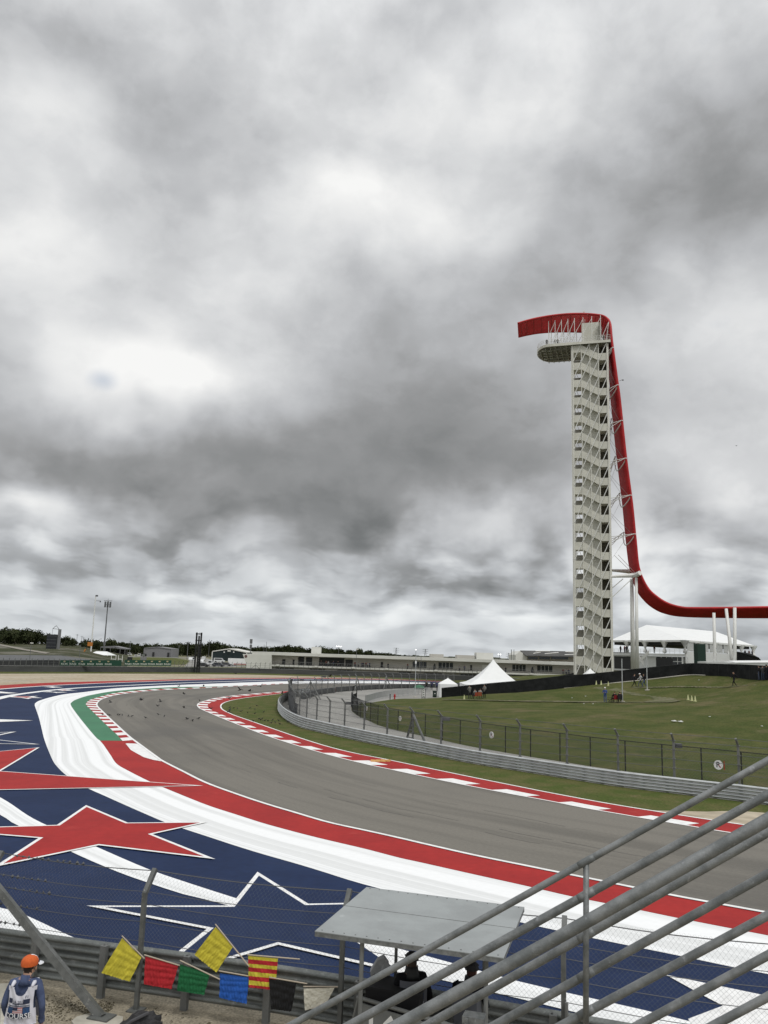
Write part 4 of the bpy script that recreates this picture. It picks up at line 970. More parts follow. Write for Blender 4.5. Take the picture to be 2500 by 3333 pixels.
# ---- tents
def gable_tent(px, pyb, w, d, he, hp, lb, name='marquee_tent', concave=False, walls=True, Y=None):
    p = g(px, pyb) if Y is None else Vector((at(px, pyb, Y).x, Y, 0.)); t = thing(name, lb, 'tent', p)
    m_ = MB(p); n = 10; ring = []
    rows = [(1.0, he)]+[(1-f, he+(hp-he)*(f**(1.7 if concave else 1.0))) for f in (.2, .4, .6, .8, .93)]+[(.012, hp)]
    vs = []; per = []
    for a in range(4*6):
        s, f = divmod(a, 6); f /= 6; c = [(-1, -1), (1, -1), (1, 1), (-1, 1)]; x = c[s][0]+(c[(s+1) % 4][0]-c[s][0])*f; y = c[s][1]+(c[(s+1) % 4][1]-c[s][1])*f; per.append((x, y))
    for (q, z) in rows:
        for (x, y) in per: vs.append(p+Vector((x*q*w/2, y*q*d/2, z)))
    M_ = len(per); fs = [(i*M_+j, i*M_+(j+1) % M_, (i+1)*M_+(j+1) % M_, (i+1)*M_+j) for i in range(len(rows)-1) for j in range(M_)]
    m_.add(vs, fs); m_.build('canopy', Mtent, t)
    if walls:
        m_ = MB(p); 
        for sy in (-1, 1): m_.box(p+Vector((0, sy*d/2*.985, he/2)), (w*.98, .05, he))
        for sx in (-1, 1): m_.box(p+Vector((sx*w/2*.985, 0, he/2)), (.05, d*.95, he))
        m_.build('side_wall', Mtent, t)
    else:
        for sx in (-1, 1):
            for sy in (-1, 1): m_ = MB(p); m_.tube(p+Vector((sx*w/2*.98, sy*d/2*.98, 0)), p+Vector((sx*w/2*.98, sy*d/2*.98, he)), .05, 6); m_.build('tent_pole', Mwsteel, t)
    m_ = MB(p); m_.tube(p+Vector((0, 0, hp-.1)), p+Vector((0, 0, hp+.22)), .03, 5); m_.build('finial', Mwsteel, t)
    return t
gable_tent(1457, 2268.5, 2.9, 2.9, 2.05, 2.95, 'small white square tent at the left end of the black screen')
p_ = at(1605, 2260, 140); tq = gable_tent(1605, 2260, 10.4, 10.4, 1.95, 6.05, 'big white marquee with one tall peak behind the black screen', concave=True, Y=142)
tq2 = gable_tent(1921, 2200, 3.4, 3.4, 2.5+1.3, 3.9+1.25, 'small white peaked tent in front of the tower foot', concave=True, Y=140)
# ---- black screen fence along the hill
SB = [(1438,2277),(1500,2271),(1585,2262.5),(1703,2253),(1836,2241),(1920,2233),(2000,2223),(2060,2217),(2117,2211),(2180,2203.5),(2247,2197),(2310,2199),(2370,2202.5),(2440,2207),(2500,2213),(2620,2224)]
SY = [124.5,122.5,120,119,118,117,116,115.5,115,114,113,109,106,102,98,93]
SH = [37,37,37,38,41,39,37,38,38,37,37,38,40,42,44,45]
base = [at(x, y, Y) for (x, y), Y in zip(SB, SY)]; topp = [at(x, y-h, Y) for (x, y), Y, h in zip(SB, SY, SH)]
Bc, Tc = cr(base, 4), cr(topp, 4)
sf = thing('screen_fence', 'long black fabric screen fence climbing along the crest of the grass hill', 'fence', base[0])
Mscr = mat('black screen fabric', (.011,.012,.012), (.020,.021,.021), scale=.9, rough=.9, bump=.04, bscale=2.5, spec=.15)
m_ = MB(base[0]); vs = []; fs = []
for i in range(len(Bc)):
    nn = .05*math.sin(i*2.1)
    for q in range(4): v = Bc[i].lerp(Tc[i], q/3); vs.append((v.x, v.y+nn*(1 if q in (1, 2) else 0), v.z-(.35 if q == 0 else 0)))
for i in range(len(Bc)-1):
    for q in range(3): fs.append((i*4+q, (i+1)*4+q, (i+1)*4+q+1, i*4+q+1))
m_.add(vs, fs); m_.build('fabric', Mscr, sf)
for i in range(0, len(Bc), 2): m_ = MB(base[0]); m_.tube(Bc[i]+Vector((0, .06, -.6)), Tc[i]+Vector((0, .06, .04)), .03, 5); m_.build('post', Mblk, sf)
m_ = MB(base[0]); m_.path([v+Vector((0, .03, .03)) for v in Tc], .03, 5); m_.build('top_rail', Mblk, sf)
m_ = MB(base[0]); k0 = 13
m_.path([v+Vector((0, -.12, .0)) for v in Bc[16:44]], .09, 5); o = m_.build('edging_kerb', Mconc); tag(o, 'pale concrete edging strip along the foot of the black screen fence', 'edging')
b2 = [at(1700,2222,150), at(1780,2212,152), at(1868,2200,155)]; m_ = MB(b2[0]); m_.add([b2[0]-Vector((0, 0, 2)), b2[2]-Vector((0, 0, 2)), b2[2]+Vector((0, 0, .55)), b2[1]+Vector((0, 0, .2)), b2[0]+Vector((0, 0, .1))], [(0, 1, 2, 3, 4)]); tag(m_.build('screen_fence', Mscr), 'short second black screen rising to the tower foot behind the long one', 'fence')
# ---- light poles on the hill
for (x, yb, yt, Y, lb) in [(2026.5,2286,2144,98,'thin pale pole standing beside the seated people on the hill'),(2107,2248,2135,106,'thin pale pole in front of the black screen by the walking group'),(1351,2270,2135,128,'thin pale pole beside the notice board near the small tent')]:
    b0 = hit(x, yb) if x > 1500 else g(x, yb); Yq = b0.y; topq = at(x-1, yt, Yq); t = thing('pole', lb, 'pole', b0, 'thin pale poles')
    m_ = MB(b0); m_.tube(b0-Vector((0, 0, .1)), Vector((b0.x, b0.y, topq.z)), .065, 8, 0, .05); m_.build('shaft', Mgalv, t)
    m_ = MB(b0); m_.lathe(b0, [(.3, -.2), (.3, .12), (.1, .16)], 10); m_.build('footing', Mconc, t)
    if x < 1500:
        m_ = MB(b0); m_.box(Vector((b0.x, b0.y, b0.z+5.3)), (.25, .1, .4)); m_.build('sign_plate', flat('sign white', (.78,.78,.76)), t)
# ---- cones
Mcone = flat('pale yellow cone', (.55,.56,.30), rough=.6)
m_ = MB(); m_.box((0, 0, .02), (.36, .36, .04)); m_.lathe((0, 0, .04), [(.15, 0), (.035, .66), (.02, .67)], 10); me_c = m_.mesh('cone', [Mcone])
for (x, y), lb in zip([(1914,2232),(1930,2231),(1941,2230.5),(1957,2230),(1980,2234.5),(2240,2279),(2252,2282),(2263,2284),(1511,2278)], ['leftmost pale yellow cone at the foot of the black screen','second pale yellow cone from the left at the foot of the black screen','third pale yellow cone from the left at the foot of the black screen','fourth pale yellow cone from the left at the foot of the black screen','rightmost pale yellow cone in the row below the black screen, on the path','left one of three pale cones standing on the open hill','middle one of three pale cones standing on the open hill','right one of three pale cones standing on the open hill','pale cone beside the group sitting at the left end of the black screen']):
    p = hit(x, y); o = link('traffic_cone', me_c, None, p); tag(o, lb, 'cone', 'pale yellow cones on the hill'); o.scale = (.9, .9, .85 if x != 1914 else 1.3)
for (x, y), lb in zip([(2194,2352.5),(2215,2354)], ['left one of two white flat boards lying on the grass hill','right one of two white flat boards lying on the grass hill']):
    p = hit(x, y); m_ = MB(p); m_.box(p+Vector((0, 0, .13)), (.32, .5, .05)); m_.box(p+Vector((.1, .1, .17)), (.1, .2, .03)); tag(m_.build('ground_board', flat('sign white', (.78,.78,.76))), lb, 'board', 'white boards on the grass hill')
# ================================================================ NEAR FENCE AND GUARD RAIL
ng = thing('guard_rail', 'dark weathered corrugated guard rail behind the marshal and under the flags', 'guard rail', Vector((-3, 16.2, 0)))
w_beams(ng, wRail, lambda p: .93, 3, 4., .085, Mgalvd, .0, -1)
for x in (-14.5, -12.9, -11.3, -9.6, -7.85, -6.3, -4.86, -3.27, -1.7, -.1, 1.4, 2.95, 4.5, 6.0):
    p = min(rs(wRail, 400), key=lambda q: abs(q.x-x)); m_ = MB(ng.location); m_.box((p.x-.05, p.y-.12, .45), (.12, .10, .92), -.28); m_.box((p.x-.05, p.y-.05, .45), (.03, .14, .92), -.28); m_.build('rail_post', Mpost, ng)
tips = [g(x, y, 2.31) for x, y in ((-560,2712),(8,2775),(505,2832),(1139,2899),(1838,2987),(2560,3075))]
nf = thing('debris_fence', 'near debris fence with bent top posts, wire mesh and cables above the guard rail', 'fence', Vector((-.5, 15.1, 0)))
posts = [Vector((t_.x, t_.y, 0))-FPERP*.30 for t_ in tips]
def sqtube(mb, a, c, w, d_=None, side=None):
    a, c = Vector(a), Vector(c); ax = (c-a).normalized(); s = side or FDIR; s = (s-ax*s.dot(ax)).normalized(); q = ax.cross(s); d_ = d_ or w
    vs = [p+s*(i*w/2)+q*(j*d_/2) for p in (a, c) for i, j in ((-1, -1), (1, -1), (1, 1), (-1, 1))]
    mb.add(vs, [(0, 3, 2, 1), (4, 5, 6, 7), (0, 1, 5, 4), (1, 2, 6, 5), (2, 3, 7, 6), (3, 0, 4, 7)])
for p in posts:
    m_ = MB(nf.location); sqtube(m_, p, p+Vector((0, 0, 1.99)), .075); sqtube(m_, p+Vector((0, 0, 1.97)), p+FPERP*.30+Vector((0, 0, 2.33)), .08); m_.box(p+Vector((0, 0, .02)), (.26, .26, .03), -.3); m_.build('post', mat('near fence post', (.14,.145,.14), (.095,.10,.095), scale=7., rough=.6, metal=.3, spots=((.25,.25,.24), 14., .58, .72)), nf)
for zz, off in ((1.15, 0), (1.48, 0), (1.78, 0), (1.99, 0.02), (2.29, .29)):
    m_ = MB(nf.location); pts = []
    for i in range(len(posts)-1):
        for k in range(6): f = k/6; q = posts[i].lerp(posts[i+1], f); pts.append(q+FPERP*(off+.05)+Vector((0, 0, zz-.05*math.sin(math.pi*f))))
    pts.append(posts[-1]+FPERP*(off+.05)+Vector((0, 0, zz))); m_.path(pts, .006 if zz != 2.29 else .009, 5); m_.build('cable', Mwire, nf)
m_ = MB(nf.location)
for i in range(len(posts)-1):
    a, c = posts[i]+FPERP*.06, posts[i+1]+FPERP*.06; chain(m_, a, c, .25, 1.99, sp=.078, r=.0014); 
    chain(m_, a, c, 1.99, 2.29, sp=.078, r=.0012, lean=.26)
o = m_.build('wire_mesh', Mwire, nf); o['kind'] = 'stuff'
# clips and wire ties bunched on the cables left of the first post
m_ = MB(nf.location)
for (zz, off, n0) in ((2.29, .34, 13), (1.99, .06, 9), (1.78, .05, 10), (1.48, .05, 8), (1.15, .05, 7)):
    for k in range(n0):
        f = .0+k*.045+random.uniform(-.01, .01); q = posts[1].lerp(posts[2], f)+FPERP*(off)+Vector((0, 0, zz-.02)); s_ = random.uniform(.018, .04)
        m_.lathe(q, [(.004, -s_), (s_*.9, 0), (.004, s_)], 5); m_.tube(q, q+Vector((random.uniform(-.05, .07), 0, random.uniform(-.05, .03))), .006, 3)
o = m_.build('wire_ties', Mwire, nf); o['kind'] = 'stuff'
ft = g(330, 3322); tp = posts[1]+Vector((.02, -.05, 1.93))
m_ = MB(nf.location); sqtube(m_, tp, ft+Vector((0, 0, .05)), .13, .12); m_.box(ft+Vector((0, 0, .06)), (.4, .3, .03), -.3); m_.build('brace', MT['near fence post'], nf)
p3 = posts[4]; m_ = MB(nf.location); m_.tube(p3+Vector((.02, -.1, 0)), p3+Vector((.02, -.1, 1.2)), .03, 6); m_.build('post_sleeve', Mpost, nf)
# ---- shelter
Mroof = mat('grey roof sheet', (.285,.305,.305), (.235,.25,.25), scale=1.1, rough=.55, fine=(.08, 30.), spots=((.36,.38,.38), 3.2, .64, .74), spec=.4)
cs = [g(1024.7,3030.5,2.30), g(1639.5,3118,2.30), g(1707,2952,2.30), g(1193.5,2886.8,2.30)]
sh = thing('marshal_shelter', 'grey flat roofed marshal shelter on steel posts beside the guard rail', 'shelter', (cs[0]+cs[2])/2-Vector((0, 0, 2.3)))
so_ = sh.location
m_ = MB(so_); m_.prism([c-Vector((0, 0, .012)) for c in cs], (0, 0, .012)); m_.build('roof_sheet', Mroof, sh)
for i in range(4):
    a, c = cs[i], cs[(i+1) % 4]; m_ = MB(so_); inn_ = ((cs[0]+cs[2])/2-(a+c)/2).normalized()*.04; m_.prism([a+inn_*.1-Vector((0, 0, .075)), c+inn_*.1-Vector((0, 0, .075)), c+inn_*.1-Vector((0, 0, .014)), a+inn_*.1-Vector((0, 0, .014))], inn_); m_.build('roof_edge', Mgalvn, sh)
m_ = MB(so_)
for f in (.53,):
    a, c = cs[0].lerp(cs[3], f), cs[1].lerp(cs[2], f); m_.tube(a+Vector((0, 0, .002)), c+Vector((0, 0, .002)), .004, 4)
for k in range(16):
    for f in (.03, .97): q = cs[0].lerp(cs[1], (k+.5)/16).lerp(cs[3].lerp(cs[2], (k+.5)/16), f); m_.lathe(q, [(.012, -.004), (.012, .006), (.004, .01)], 6)
o = m_.build('roof_screws', Mpost, sh); o['kind'] = 'stuff'
for k, (a, w) in enumerate([((1181.5, 3075), .033), ((1263, 3095), .026), ((1575, 3135), .032), ((1500, 3120), .026)]):
    if k == 0: q = cs[0].lerp(cs[1], .255).lerp(cs[3].lerp(cs[2], .25), .04)
    elif k == 1: q = cs[0].lerp(cs[1], .30).lerp(cs[3].lerp(cs[2], .30), .62)
    elif k == 2: q = cs[0].lerp(cs[1], .90).lerp(cs[3].lerp(cs[2], .90), .10)
    else: q = cs[0].lerp(cs[1], .80).lerp(cs[3].lerp(cs[2], .80), .72)
    m_ = MB(so_); m_.tube((q.x, q.y, 0), (q.x, q.y, 2.24), w, 8); m_.build('shelter_post', Mpost, sh)
Mgb = mat('grey board', (.16,.165,.16), (.12,.125,.12), scale=2., rough=.7)
qa, qb = at(1173, 3262, 13.75), at(1520, 3316, 12.75); zt = qa.z
dq = Vector((qb.x-qa.x, qb.y-qa.y, 0)).normalized(); nq = Vector((dq.y, -dq.x, 0))
A0, B0 = Vector((qa.x, qa.y, zt)), Vector((qb.x, qb.y, zt))
m_ = MB(so_); m_.prism([A0-Vector((0, 0, 1.0)), B0-Vector((0, 0, 1.0)), B0, A0], nq*.03); m_.build('front_board', Mgb, sh)
m_ = MB(so_); m_.tube(A0-dq*.06+Vector((0, 0, .06)), B0+dq*.25+Vector((0, 0, .06)), .03, 8); m_.tube(A0-dq*.04+Vector((0, 0, .05)), A0-dq*.30-Vector((0, 0, .95)), .022, 6); m_.build('front_rail', Mpost, sh)
cc = at(1247, 3330, 13.2); P16 = A0.lerp(B0, .21)-Vector((0, 0, .29))
textmesh('16', .62, flat('sign white', (.78,.78,.76)), lambda X, Y: P16-so_+dq*(X)+Vector((0, 0, Y))+nq*.036, 'number', sh, spacing=1.0)
m_ = MB(so_); q = at(1544, 3300, 12.55); m_.box((q.x, q.y, .75), (.30, .22, 1.5), -.3); m_.box((q.x-.12, q.y-.13, .75), (.04, .04, 1.5), -.3); m_.build('corner_cabinet', Mgalvn, sh)
m_ = MB(); p = at(1236, 3160, 14.4); m_ = MB(p)
P0 = [at(1228,3128,14.4), at(1250,3117,14.4), at(1266,3140,14.4), at(1262,3205,14.4), at(1210,3215,14.4), at(1205,3165,14.4)]
m_.prism(P0, (0, .16, 0)); m_.prism([v+Vector((.03, -.04, -.02)) for v in P0[1:5]], (0, .05, 0)); tag(m_.build('chair_back', flat('grey fabric', (.36,.37,.38), var=.25, scale=8)), 'light grey padded chair back under the left side of the shelter roof', 'chair')
p = at(1290, 3235, 14.0); m_ = MB(p); m_.box((p.x, p.y, .75), (.85, .5, 1.1), -.3); m_.box((p.x, p.y, 1.32), (.9, .55, .04), -.3); tag(m_.build('dark_cabinet', flat('black cloth', (.010,.010,.011), var=.3)), 'black equipment cabinet standing inside the shelter', 'cabinet')
# ---- foreground sloping hand rails
hr = thing('stair_railing', 'grandstand stair railing of sloping galvanised pipes across the lower right corner', 'railing', at(1908, 3333, 4.1))
def dp(px, py, dep):
    d = FW+RT*((px-1250)/FOC)-UP*((py-1666.5)/FOC); return CAMP+d*dep
def depf(px): return 4.22-(px-900)*.00016
RAILS = [(2475, .555, .0165), (2586, .5515, .0205), (2709, .566, .0205), (2844, .555, .0205), (2979, .535, .0205), (3109, .541, .0205), (3244, .53, .0205), (3378, .53, .0205)]
for (y25, sl_, r) in RAILS:
    x1 = 2640; x0 = 2500-(3420-y25)/sl_; pts = [dp(x, y25+(2500-x)*sl_, depf(x)) for x in np.linspace(x0, x1, 12)]
    m_ = MB(hr.location); m_.path(pts, r, 14); m_.build('rail_pipe', Mgalvn, hr, smooth=True)
pts = [dp(x, 2668+(2500-x)*.5575+2.5*math.sin(x*.004), depf(x)-.14) for x in np.linspace(1150, 2640, 14)]
m_ = MB(hr.location); m_.path(pts, .0285, 18); m_.build('hand_rail', Mgalvn, hr, smooth=True)
a, c = dp(1908, 2806, depf(1908)), dp(1907, 3460, depf(1908)-.06)
m_ = MB(hr.location); m_.tube(a, c, .0145, 12); m_.build('rail_post', Mgalvn, hr, smooth=True)
for (y25, sl_, r) in RAILS[:5]:
    y = y25+(2500-1908)*sl_; q = dp(1908, y, depf(1908)); dr = (dp(1950, y-42*sl_, depf(1950))-q).normalized(); m_ = MB(hr.location)
    m_.path([q-dr*.045, q-dr*.02, q+dr*.02, q+dr*.045], .02, 12, radii=[r*1.02, r*1.10, r*1.10, r*1.02]); m_.build('weld_collar', Mgalvn, hr, smooth=True)
# ================================================================ PEOPLE
SKIN = (.42,.25,.17)
def cloth(c, n=None): return mat('cloth %.3f %.3f %.3f' % c, c, tuple(x*.72 for x in c), scale=7., rough=.85, bump=.006, bscale=18, spec=.15)
Mskin = flat('skin', SKIN, rough=.55, var=.1)
BASE = dict(pelvis=(0, 0, .95), spine=(0, 0, 1.15), chest=(0, 0, 1.34), neck=(0, 0, 1.49), jaw=(0, .02, 1.56), head=(0, .01, 1.66), top=(0, 0, 1.75),
    hipL=(-.10, 0, .90), kneeL=(-.11, .02, .49), ankL=(-.11, -.02, .09), toeL=(-.12, .15, .035), hipR=(.10, 0, .90), kneeR=(.11, .02, .49), ankR=(.11, -.02, .09), toeR=(.12, .15, .035),
    shL=(-.19, 0, 1.42), elL=(-.25, -.02, 1.13), wrL=(-.26, .06, .87), haL=(-.26, .09, .78), shR=(.19, 0, 1.42), elR=(.25, -.02, 1.13), wrR=(.26, .06, .87), haR=(.26, .09, .78))
RAD = dict(pelvis=.145, spine=.135, chest=.155, neck=.055, jaw=.075, head=.098, top=.06, hip=.095, knee=.062, ank=.045, toe=.035, sh=.075, el=.05, wr=.035, ha=.03)
BONES = [('pelvis', 'spine', 'top'), ('spine', 'chest', 'top'), ('chest', 'neck', 'top'), ('neck', 'jaw', 'skin'), ('jaw', 'head', 'skin'), ('head', 'top', 'hair'),
    ('pelvis', 'hipL', 'legs'), ('hipL', 'kneeL', 'legs'), ('kneeL', 'ankL', 'legs'), ('ankL', 'toeL', 'shoe'), ('pelvis', 'hipR', 'legs'), ('hipR', 'kneeR', 'legs'), ('kneeR', 'ankR', 'legs'), ('ankR', 'toeR', 'shoe'),
    ('chest', 'shL', 'top'), ('shL', 'elL', 'sleeve'), ('elL', 'wrL', 'fore'), ('wrL', 'haL', 'skin'), ('chest', 'shR', 'top'), ('shR', 'elR', 'sleeve'), ('elR', 'wrR', 'fore'), ('wrR', 'haR', 'skin')]
def body_mesh(pose=None, cols=None, fat=1.0, sub=1, sleeves=True, hands=True, feet_drop=True):
    J = {k: Vector(v) for k, v in BASE.items()}
    for k, v in (pose or {}).items(): J[k] = Vector(v)
    names = list(J); idx = {n: i for i, n in enumerate(names)}
    me = bpy.data.meshes.new('b'); me.from_pydata([J[n] for n in names], [(idx[a], idx[c]) for a, c, _ in BONES], [])
    o = bpy.data.objects.new('b', me); COL.objects.link(o)
    md = o.modifiers.new('s', 'SKIN'); md.use_smooth_shade = True
    sv = me.skin_vertices[0].data
    for n, i in idx.items():
        r = RAD.get(n) or RAD[n[:-1]]
        f = fat if n in ('pelvis', 'spine', 'chest') or n[:-1] in ('hip', 'sh') else (1+(fat-1)*.5 if n not in ('head', 'top', 'jaw') else 1)
        sv[i].radius = (r*f*(1.12 if n in ('pelvis', 'spine', 'chest') else 1), r*f*(.80 if n in ('pelvis', 'spine', 'chest') else 1)); sv[i].use_root = (n == 'pelvis')
    ms = o.modifiers.new('u', 'SUBSURF'); ms.levels = sub; ms.render_levels = sub
    dg = bpy.context.evaluated_depsgraph_get(); dg.update(); out = bpy.data.meshes.new_from_object(o.evaluated_get(dg))
    bpy.data.objects.remove(o); bpy.data.meshes.remove(me)
    c = dict(top=(.1, .1, .1), legs=(.03, .035, .05), hair=(.05, .035, .025), shoe=(.03, .03, .03)); c.update(cols or {})
    mats = [cloth(c['top']), cloth(c['legs']), Mskin, flat('hair %.2f %.2f %.2f' % c['hair'], c['hair'], rough=.9), flat('shoe %.2f %.2f %.2f' % c['shoe'], c['shoe'])]
    reg = dict(top=0, sleeve=0, fore=0 if sleeves else 2, legs=1, skin=2, hair=3, shoe=4)
    if c.get('sleeve_skin'): reg['sleeve'] = 2; reg['fore'] = 2
    out.materials.clear()
    for m in mats: out.materials.append(m)
    for p in out.polygons:
        best = (9, 0); q = p.center
        for a, b_, r in BONES:
            A_, B_ = J[a], J[b_]; d = B_-A_; t = max(0, min(1, (q-A_).dot(d)/max(d.length_squared, 1e-9))); dist = (q-(A_+d*t)).length/(RAD.get(b_) or RAD[b_[:-1]])
            if dist < best[0]: best = (dist, reg[r])
        mi = best[1]
        if mi == 2 and (q-J['head']).length < .2 and (q.z > J['head'].z+.02 or (q-J['head']).dot((J['toeR']-J['ankR']+Vector((0, .0001, 0))).normalized()) < -.02 and q.z > J['jaw'].z): mi = 3
        p.material_index = mi; p.use_smooth = True
    out.name = 'body'; return out, J
STAND = {}
WALK = dict(hipL=(-.09, .03, .90), kneeL=(-.10, .28, .55), ankL=(-.10, .34, .12), toeL=(-.10, .50, .10), kneeR=(.10, -.06, .50), ankR=(.10, -.38, .16), toeR=(.10, -.28, .04),
    elL=(-.24, -.18, 1.16), wrL=(-.24, -.20, .90), haL=(-.24, -.18, .82), elR=(.24, .14, 1.16), wrR=(.22, .34, 1.02), haR=(.22, .42, 1.0), chest=(0, .05, 1.34), neck=(0, .07, 1.49), jaw=(0, .11, 1.56), head=(0, .11, 1.66), top=(0, .10, 1.75))
SIT = dict(pelvis=(0, -.05, .48), spine=(0, -.07, .68), chest=(0, -.05, .88), neck=(0, 0, 1.03), jaw=(0, .03, 1.10), head=(0, .03, 1.20), top=(0, .02, 1.29), hipL=(-.10, 0, .46), hipR=(.10, 0, .46), kneeL=(-.13, .42, .50), kneeR=(.13, .42, .50), ankL=(-.13, .46, .09), ankR=(.13, .46, .09), toeL=(-.14, .62, .035), toeR=(.14, .62, .035),
    shL=(-.19, -.03, .96), shR=(.19, -.03, .96), elL=(-.25, .05, .70), elR=(.25, .05, .70), wrL=(-.16, .28, .62), wrR=(.16, .28, .62), haL=(-.12, .34, .60), haR=(.12, .34, .60))
HOLD = dict(elL=(-.26, .06, 1.14), wrL=(-.12, .26, 1.18), haL=(-.06, .31, 1.20), elR=(.26, .06, 1.14), wrR=(.12, .26, 1.18), haR=(.06, .31, 1.20))
LEAN = dict(chest=(0, .14, 1.30), neck=(0, .22, 1.43), jaw=(0, .27, 1.48), head=(0, .28, 1.58), top=(0, .28, 1.67), shL=(-.19, .13, 1.38), shR=(.19, .13, 1.38), elL=(-.25, .25, 1.12), elR=(.25, .25, 1.12), wrL=(-.2, .45, 1.05), wrR=(.2, .45, 1.05), haL=(-.18, .52, 1.06), haR=(.18, .52, 1.06))
def person(loc, rz, label, pose, cols, fat=1., cap=None, sub=1, group=None, sleeves=True, scale=1.):
    me, J = body_mesh(pose, cols, fat, sub, sleeves)
    t = thing('person', label, 'person', loc, group, rz); t.scale = (scale,)*3
    link('body', me, t)
    if cap:
        m_ = MB(); h = J['head']; m_.lathe(h+Vector((0, 0, .02)), [(.112, 0), (.112, .03), (.095, .08), (.05, .115), (.01, .122)], 10); m_.box(h+Vector((0, .14, .03)), (.14, .12, .012)); m_.build('cap', flat('cap %.2f %.2f %.2f' % cap, cap), t, smooth=False)
    return t, J
def face_to(p, q): d = Vector(q)-Vector(p); return math.atan2(-d.x, d.y)
# ---- hill people
GP = 'people on the grass hill'
def hp(px, py): return hit(px, py)
ppl = [
 (1528,2275.5, 'person in grey camouflage top standing at the left end of the black screen', HOLD, dict(top=(.16,.16,.14), legs=(.04,.04,.04)), 1.1, .4, None),
 (1577,2274, 'person in grey top and black trousers standing right of the red chairs', HOLD, dict(top=(.20,.19,.17), legs=(.01,.01,.012)), 1.0, 2.4, (.08,.08,.08)),
 (1970,2288.5, 'person in blue overalls and white cap standing beside the pole', HOLD, dict(top=(.06,.10,.27), legs=(.07,.11,.27)), 1.05, 2.6, (.7,.7,.7)),
 (2064,2238.5, 'person in dark clothes jogging beside the pole by the black screen', WALK, dict(top=(.03,.03,.035), legs=(.012,.012,.015)), .9, -1.4, None),
 (2086,2240, 'person in white shirt and white cap walking left along the path', WALK, dict(top=(.62,.62,.62), legs=(.10,.11,.13)), 1.05, 1.5, (.75,.75,.75)),
 (2098,2239, 'person in dark jacket and blue jeans walking behind the white shirted one', WALK, dict(top=(.02,.02,.025), legs=(.08,.10,.17)), 1.0, 1.6, None),
 (2391,2236, 'person in black clothes striding alone across the top of the hill', WALK, dict(top=(.02,.02,.022), legs=(.012,.012,.015)), 1.05, 1.9, None),
 (2472,2215, "person in dark top and jeans, leftmost of the group at the hill's right edge", STAND, dict(top=(.03,.03,.03), legs=(.10,.12,.17)), 1.0, .6, None),
 (2484,2216, "person in grey hoodie, middle of the group at the hill's right edge", HOLD, dict(top=(.07,.07,.075), legs=(.07,.09,.14)), 1.1, -.6, None),
 (2497,2216, "person in black jacket, rightmost of the group at the hill's right edge", STAND, dict(top=(.015,.015,.017), legs=(.02,.02,.03)), 1.1, .3, (.02,.02,.02)),
]
for (x, y, lb, pose, cols, fat, rz, cap) in ppl:
    p = hp(x, y); person(p+Vector((0, 0, .02)), rz, lb, pose, cols, fat, cap, group=GP)
# seated people on folding chairs
def folding_chair(loc, rz, lb, c):
    t = thing('folding_chair', lb, 'chair', loc, 'folding chairs on the hill', rz); mt = flat('chair cloth %.2f' % c[0], c, rough=.8)
    m_ = MB(); m_.box((0, -.05, .40), (.5, .48, .03)); m_.build('seat', mt, t)
    m_ = MB(); m_.prism([Vector((-.25, -.28, .42)), Vector((.25, -.28, .42)), Vector((.25, -.36, .88)), Vector((-.25, -.36, .88))], (0, -.02, 0)); m_.build('backrest', mt, t)
    for sx in (-.25, .25):
        m_ = MB(); m_.tube((sx, .18, 0), (sx, -.28, .42), .014, 5); m_.build('leg', Mblk, t); m_ = MB(); m_.tube((sx, -.28, 0), (sx, .18, .42), .014, 5); m_.tube((sx, -.28, .42), (sx, -.36, .9), .014, 5); m_.build('leg', Mblk, t)
        m_ = MB(); m_.box((sx, -.05, .62), (.05, .42, .02)); m_.build('armrest', Mblk, t)
    return t
for (x, y, rz, cc, cl, cols, lab) in [
 (1546,2276, .5, (.30,.06,.03), 'left red folding chair by the black screen', dict(top=(.20,.20,.19), legs=(.05,.05,.06)), 'person in pale grey top sitting in the left red folding chair'),
 (1563,2275.5, -.3, (.36,.10,.04), 'right red folding chair by the black screen', dict(top=(.26,.25,.24), legs=(.05,.06,.07)), 'person in light top sitting in the right red folding chair'),
 (2001,2288, .2, (.25,.015,.02), 'red folding chair beside the pole', dict(top=(.03,.022,.022), legs=(.02,.02,.03), hair=(.10,.05,.03)), 'person in dark clothes sitting in the red folding chair beside the pole'),
 (2018,2288, -.2, (.02,.02,.022), 'black folding chair behind the pole', dict(top=(.02,.018,.02), legs=(.02,.02,.03)), 'person in black sitting in the black chair just behind the pole')]:
    p = hp(x, y); folding_chair(p, rz, cl, cc); person(p+Vector((0, 0, .01)), rz, lab, SIT, cols, 1.1, None, group=GP)
p = hp(1983, 2288); folding_chair(p, 1.2, 'empty black folding chair between the person in blue and the red chair', (.02,.02,.02))
# behind the crowd barriers
for (x, y, lb, cols) in [(1388,2248,'person in dark green jacket, leftmost behind the crowd barriers', dict(top=(.02,.03,.025))),(1405,2246.5,'person in dark blue jacket behind the crowd barriers near the trash bin', dict(top=(.03,.04,.10))),(1422,2249,'person in blue top with a white paper just left of the small white tent', dict(top=(.05,.06,.14)))]:
    person(g(x, y), 2.8, lb, HOLD, dict(cols, legs=(.02,.02,.03)), 1.05, None, group='people behind the crowd barriers')
p = g(1364, 2244); m_ = MB(p); m_.lathe(p, [(.8, .1), (.95, .35), (.6, .7), (.15, .85)], 9, 0, 1.2, .6); tag(m_.build('tarpaulin_heap', flat('green tarpaulin', (.05,.16,.09), var=.3, scale=6)), 'green tarpaulin heap behind the crowd barriers', 'tarpaulin')
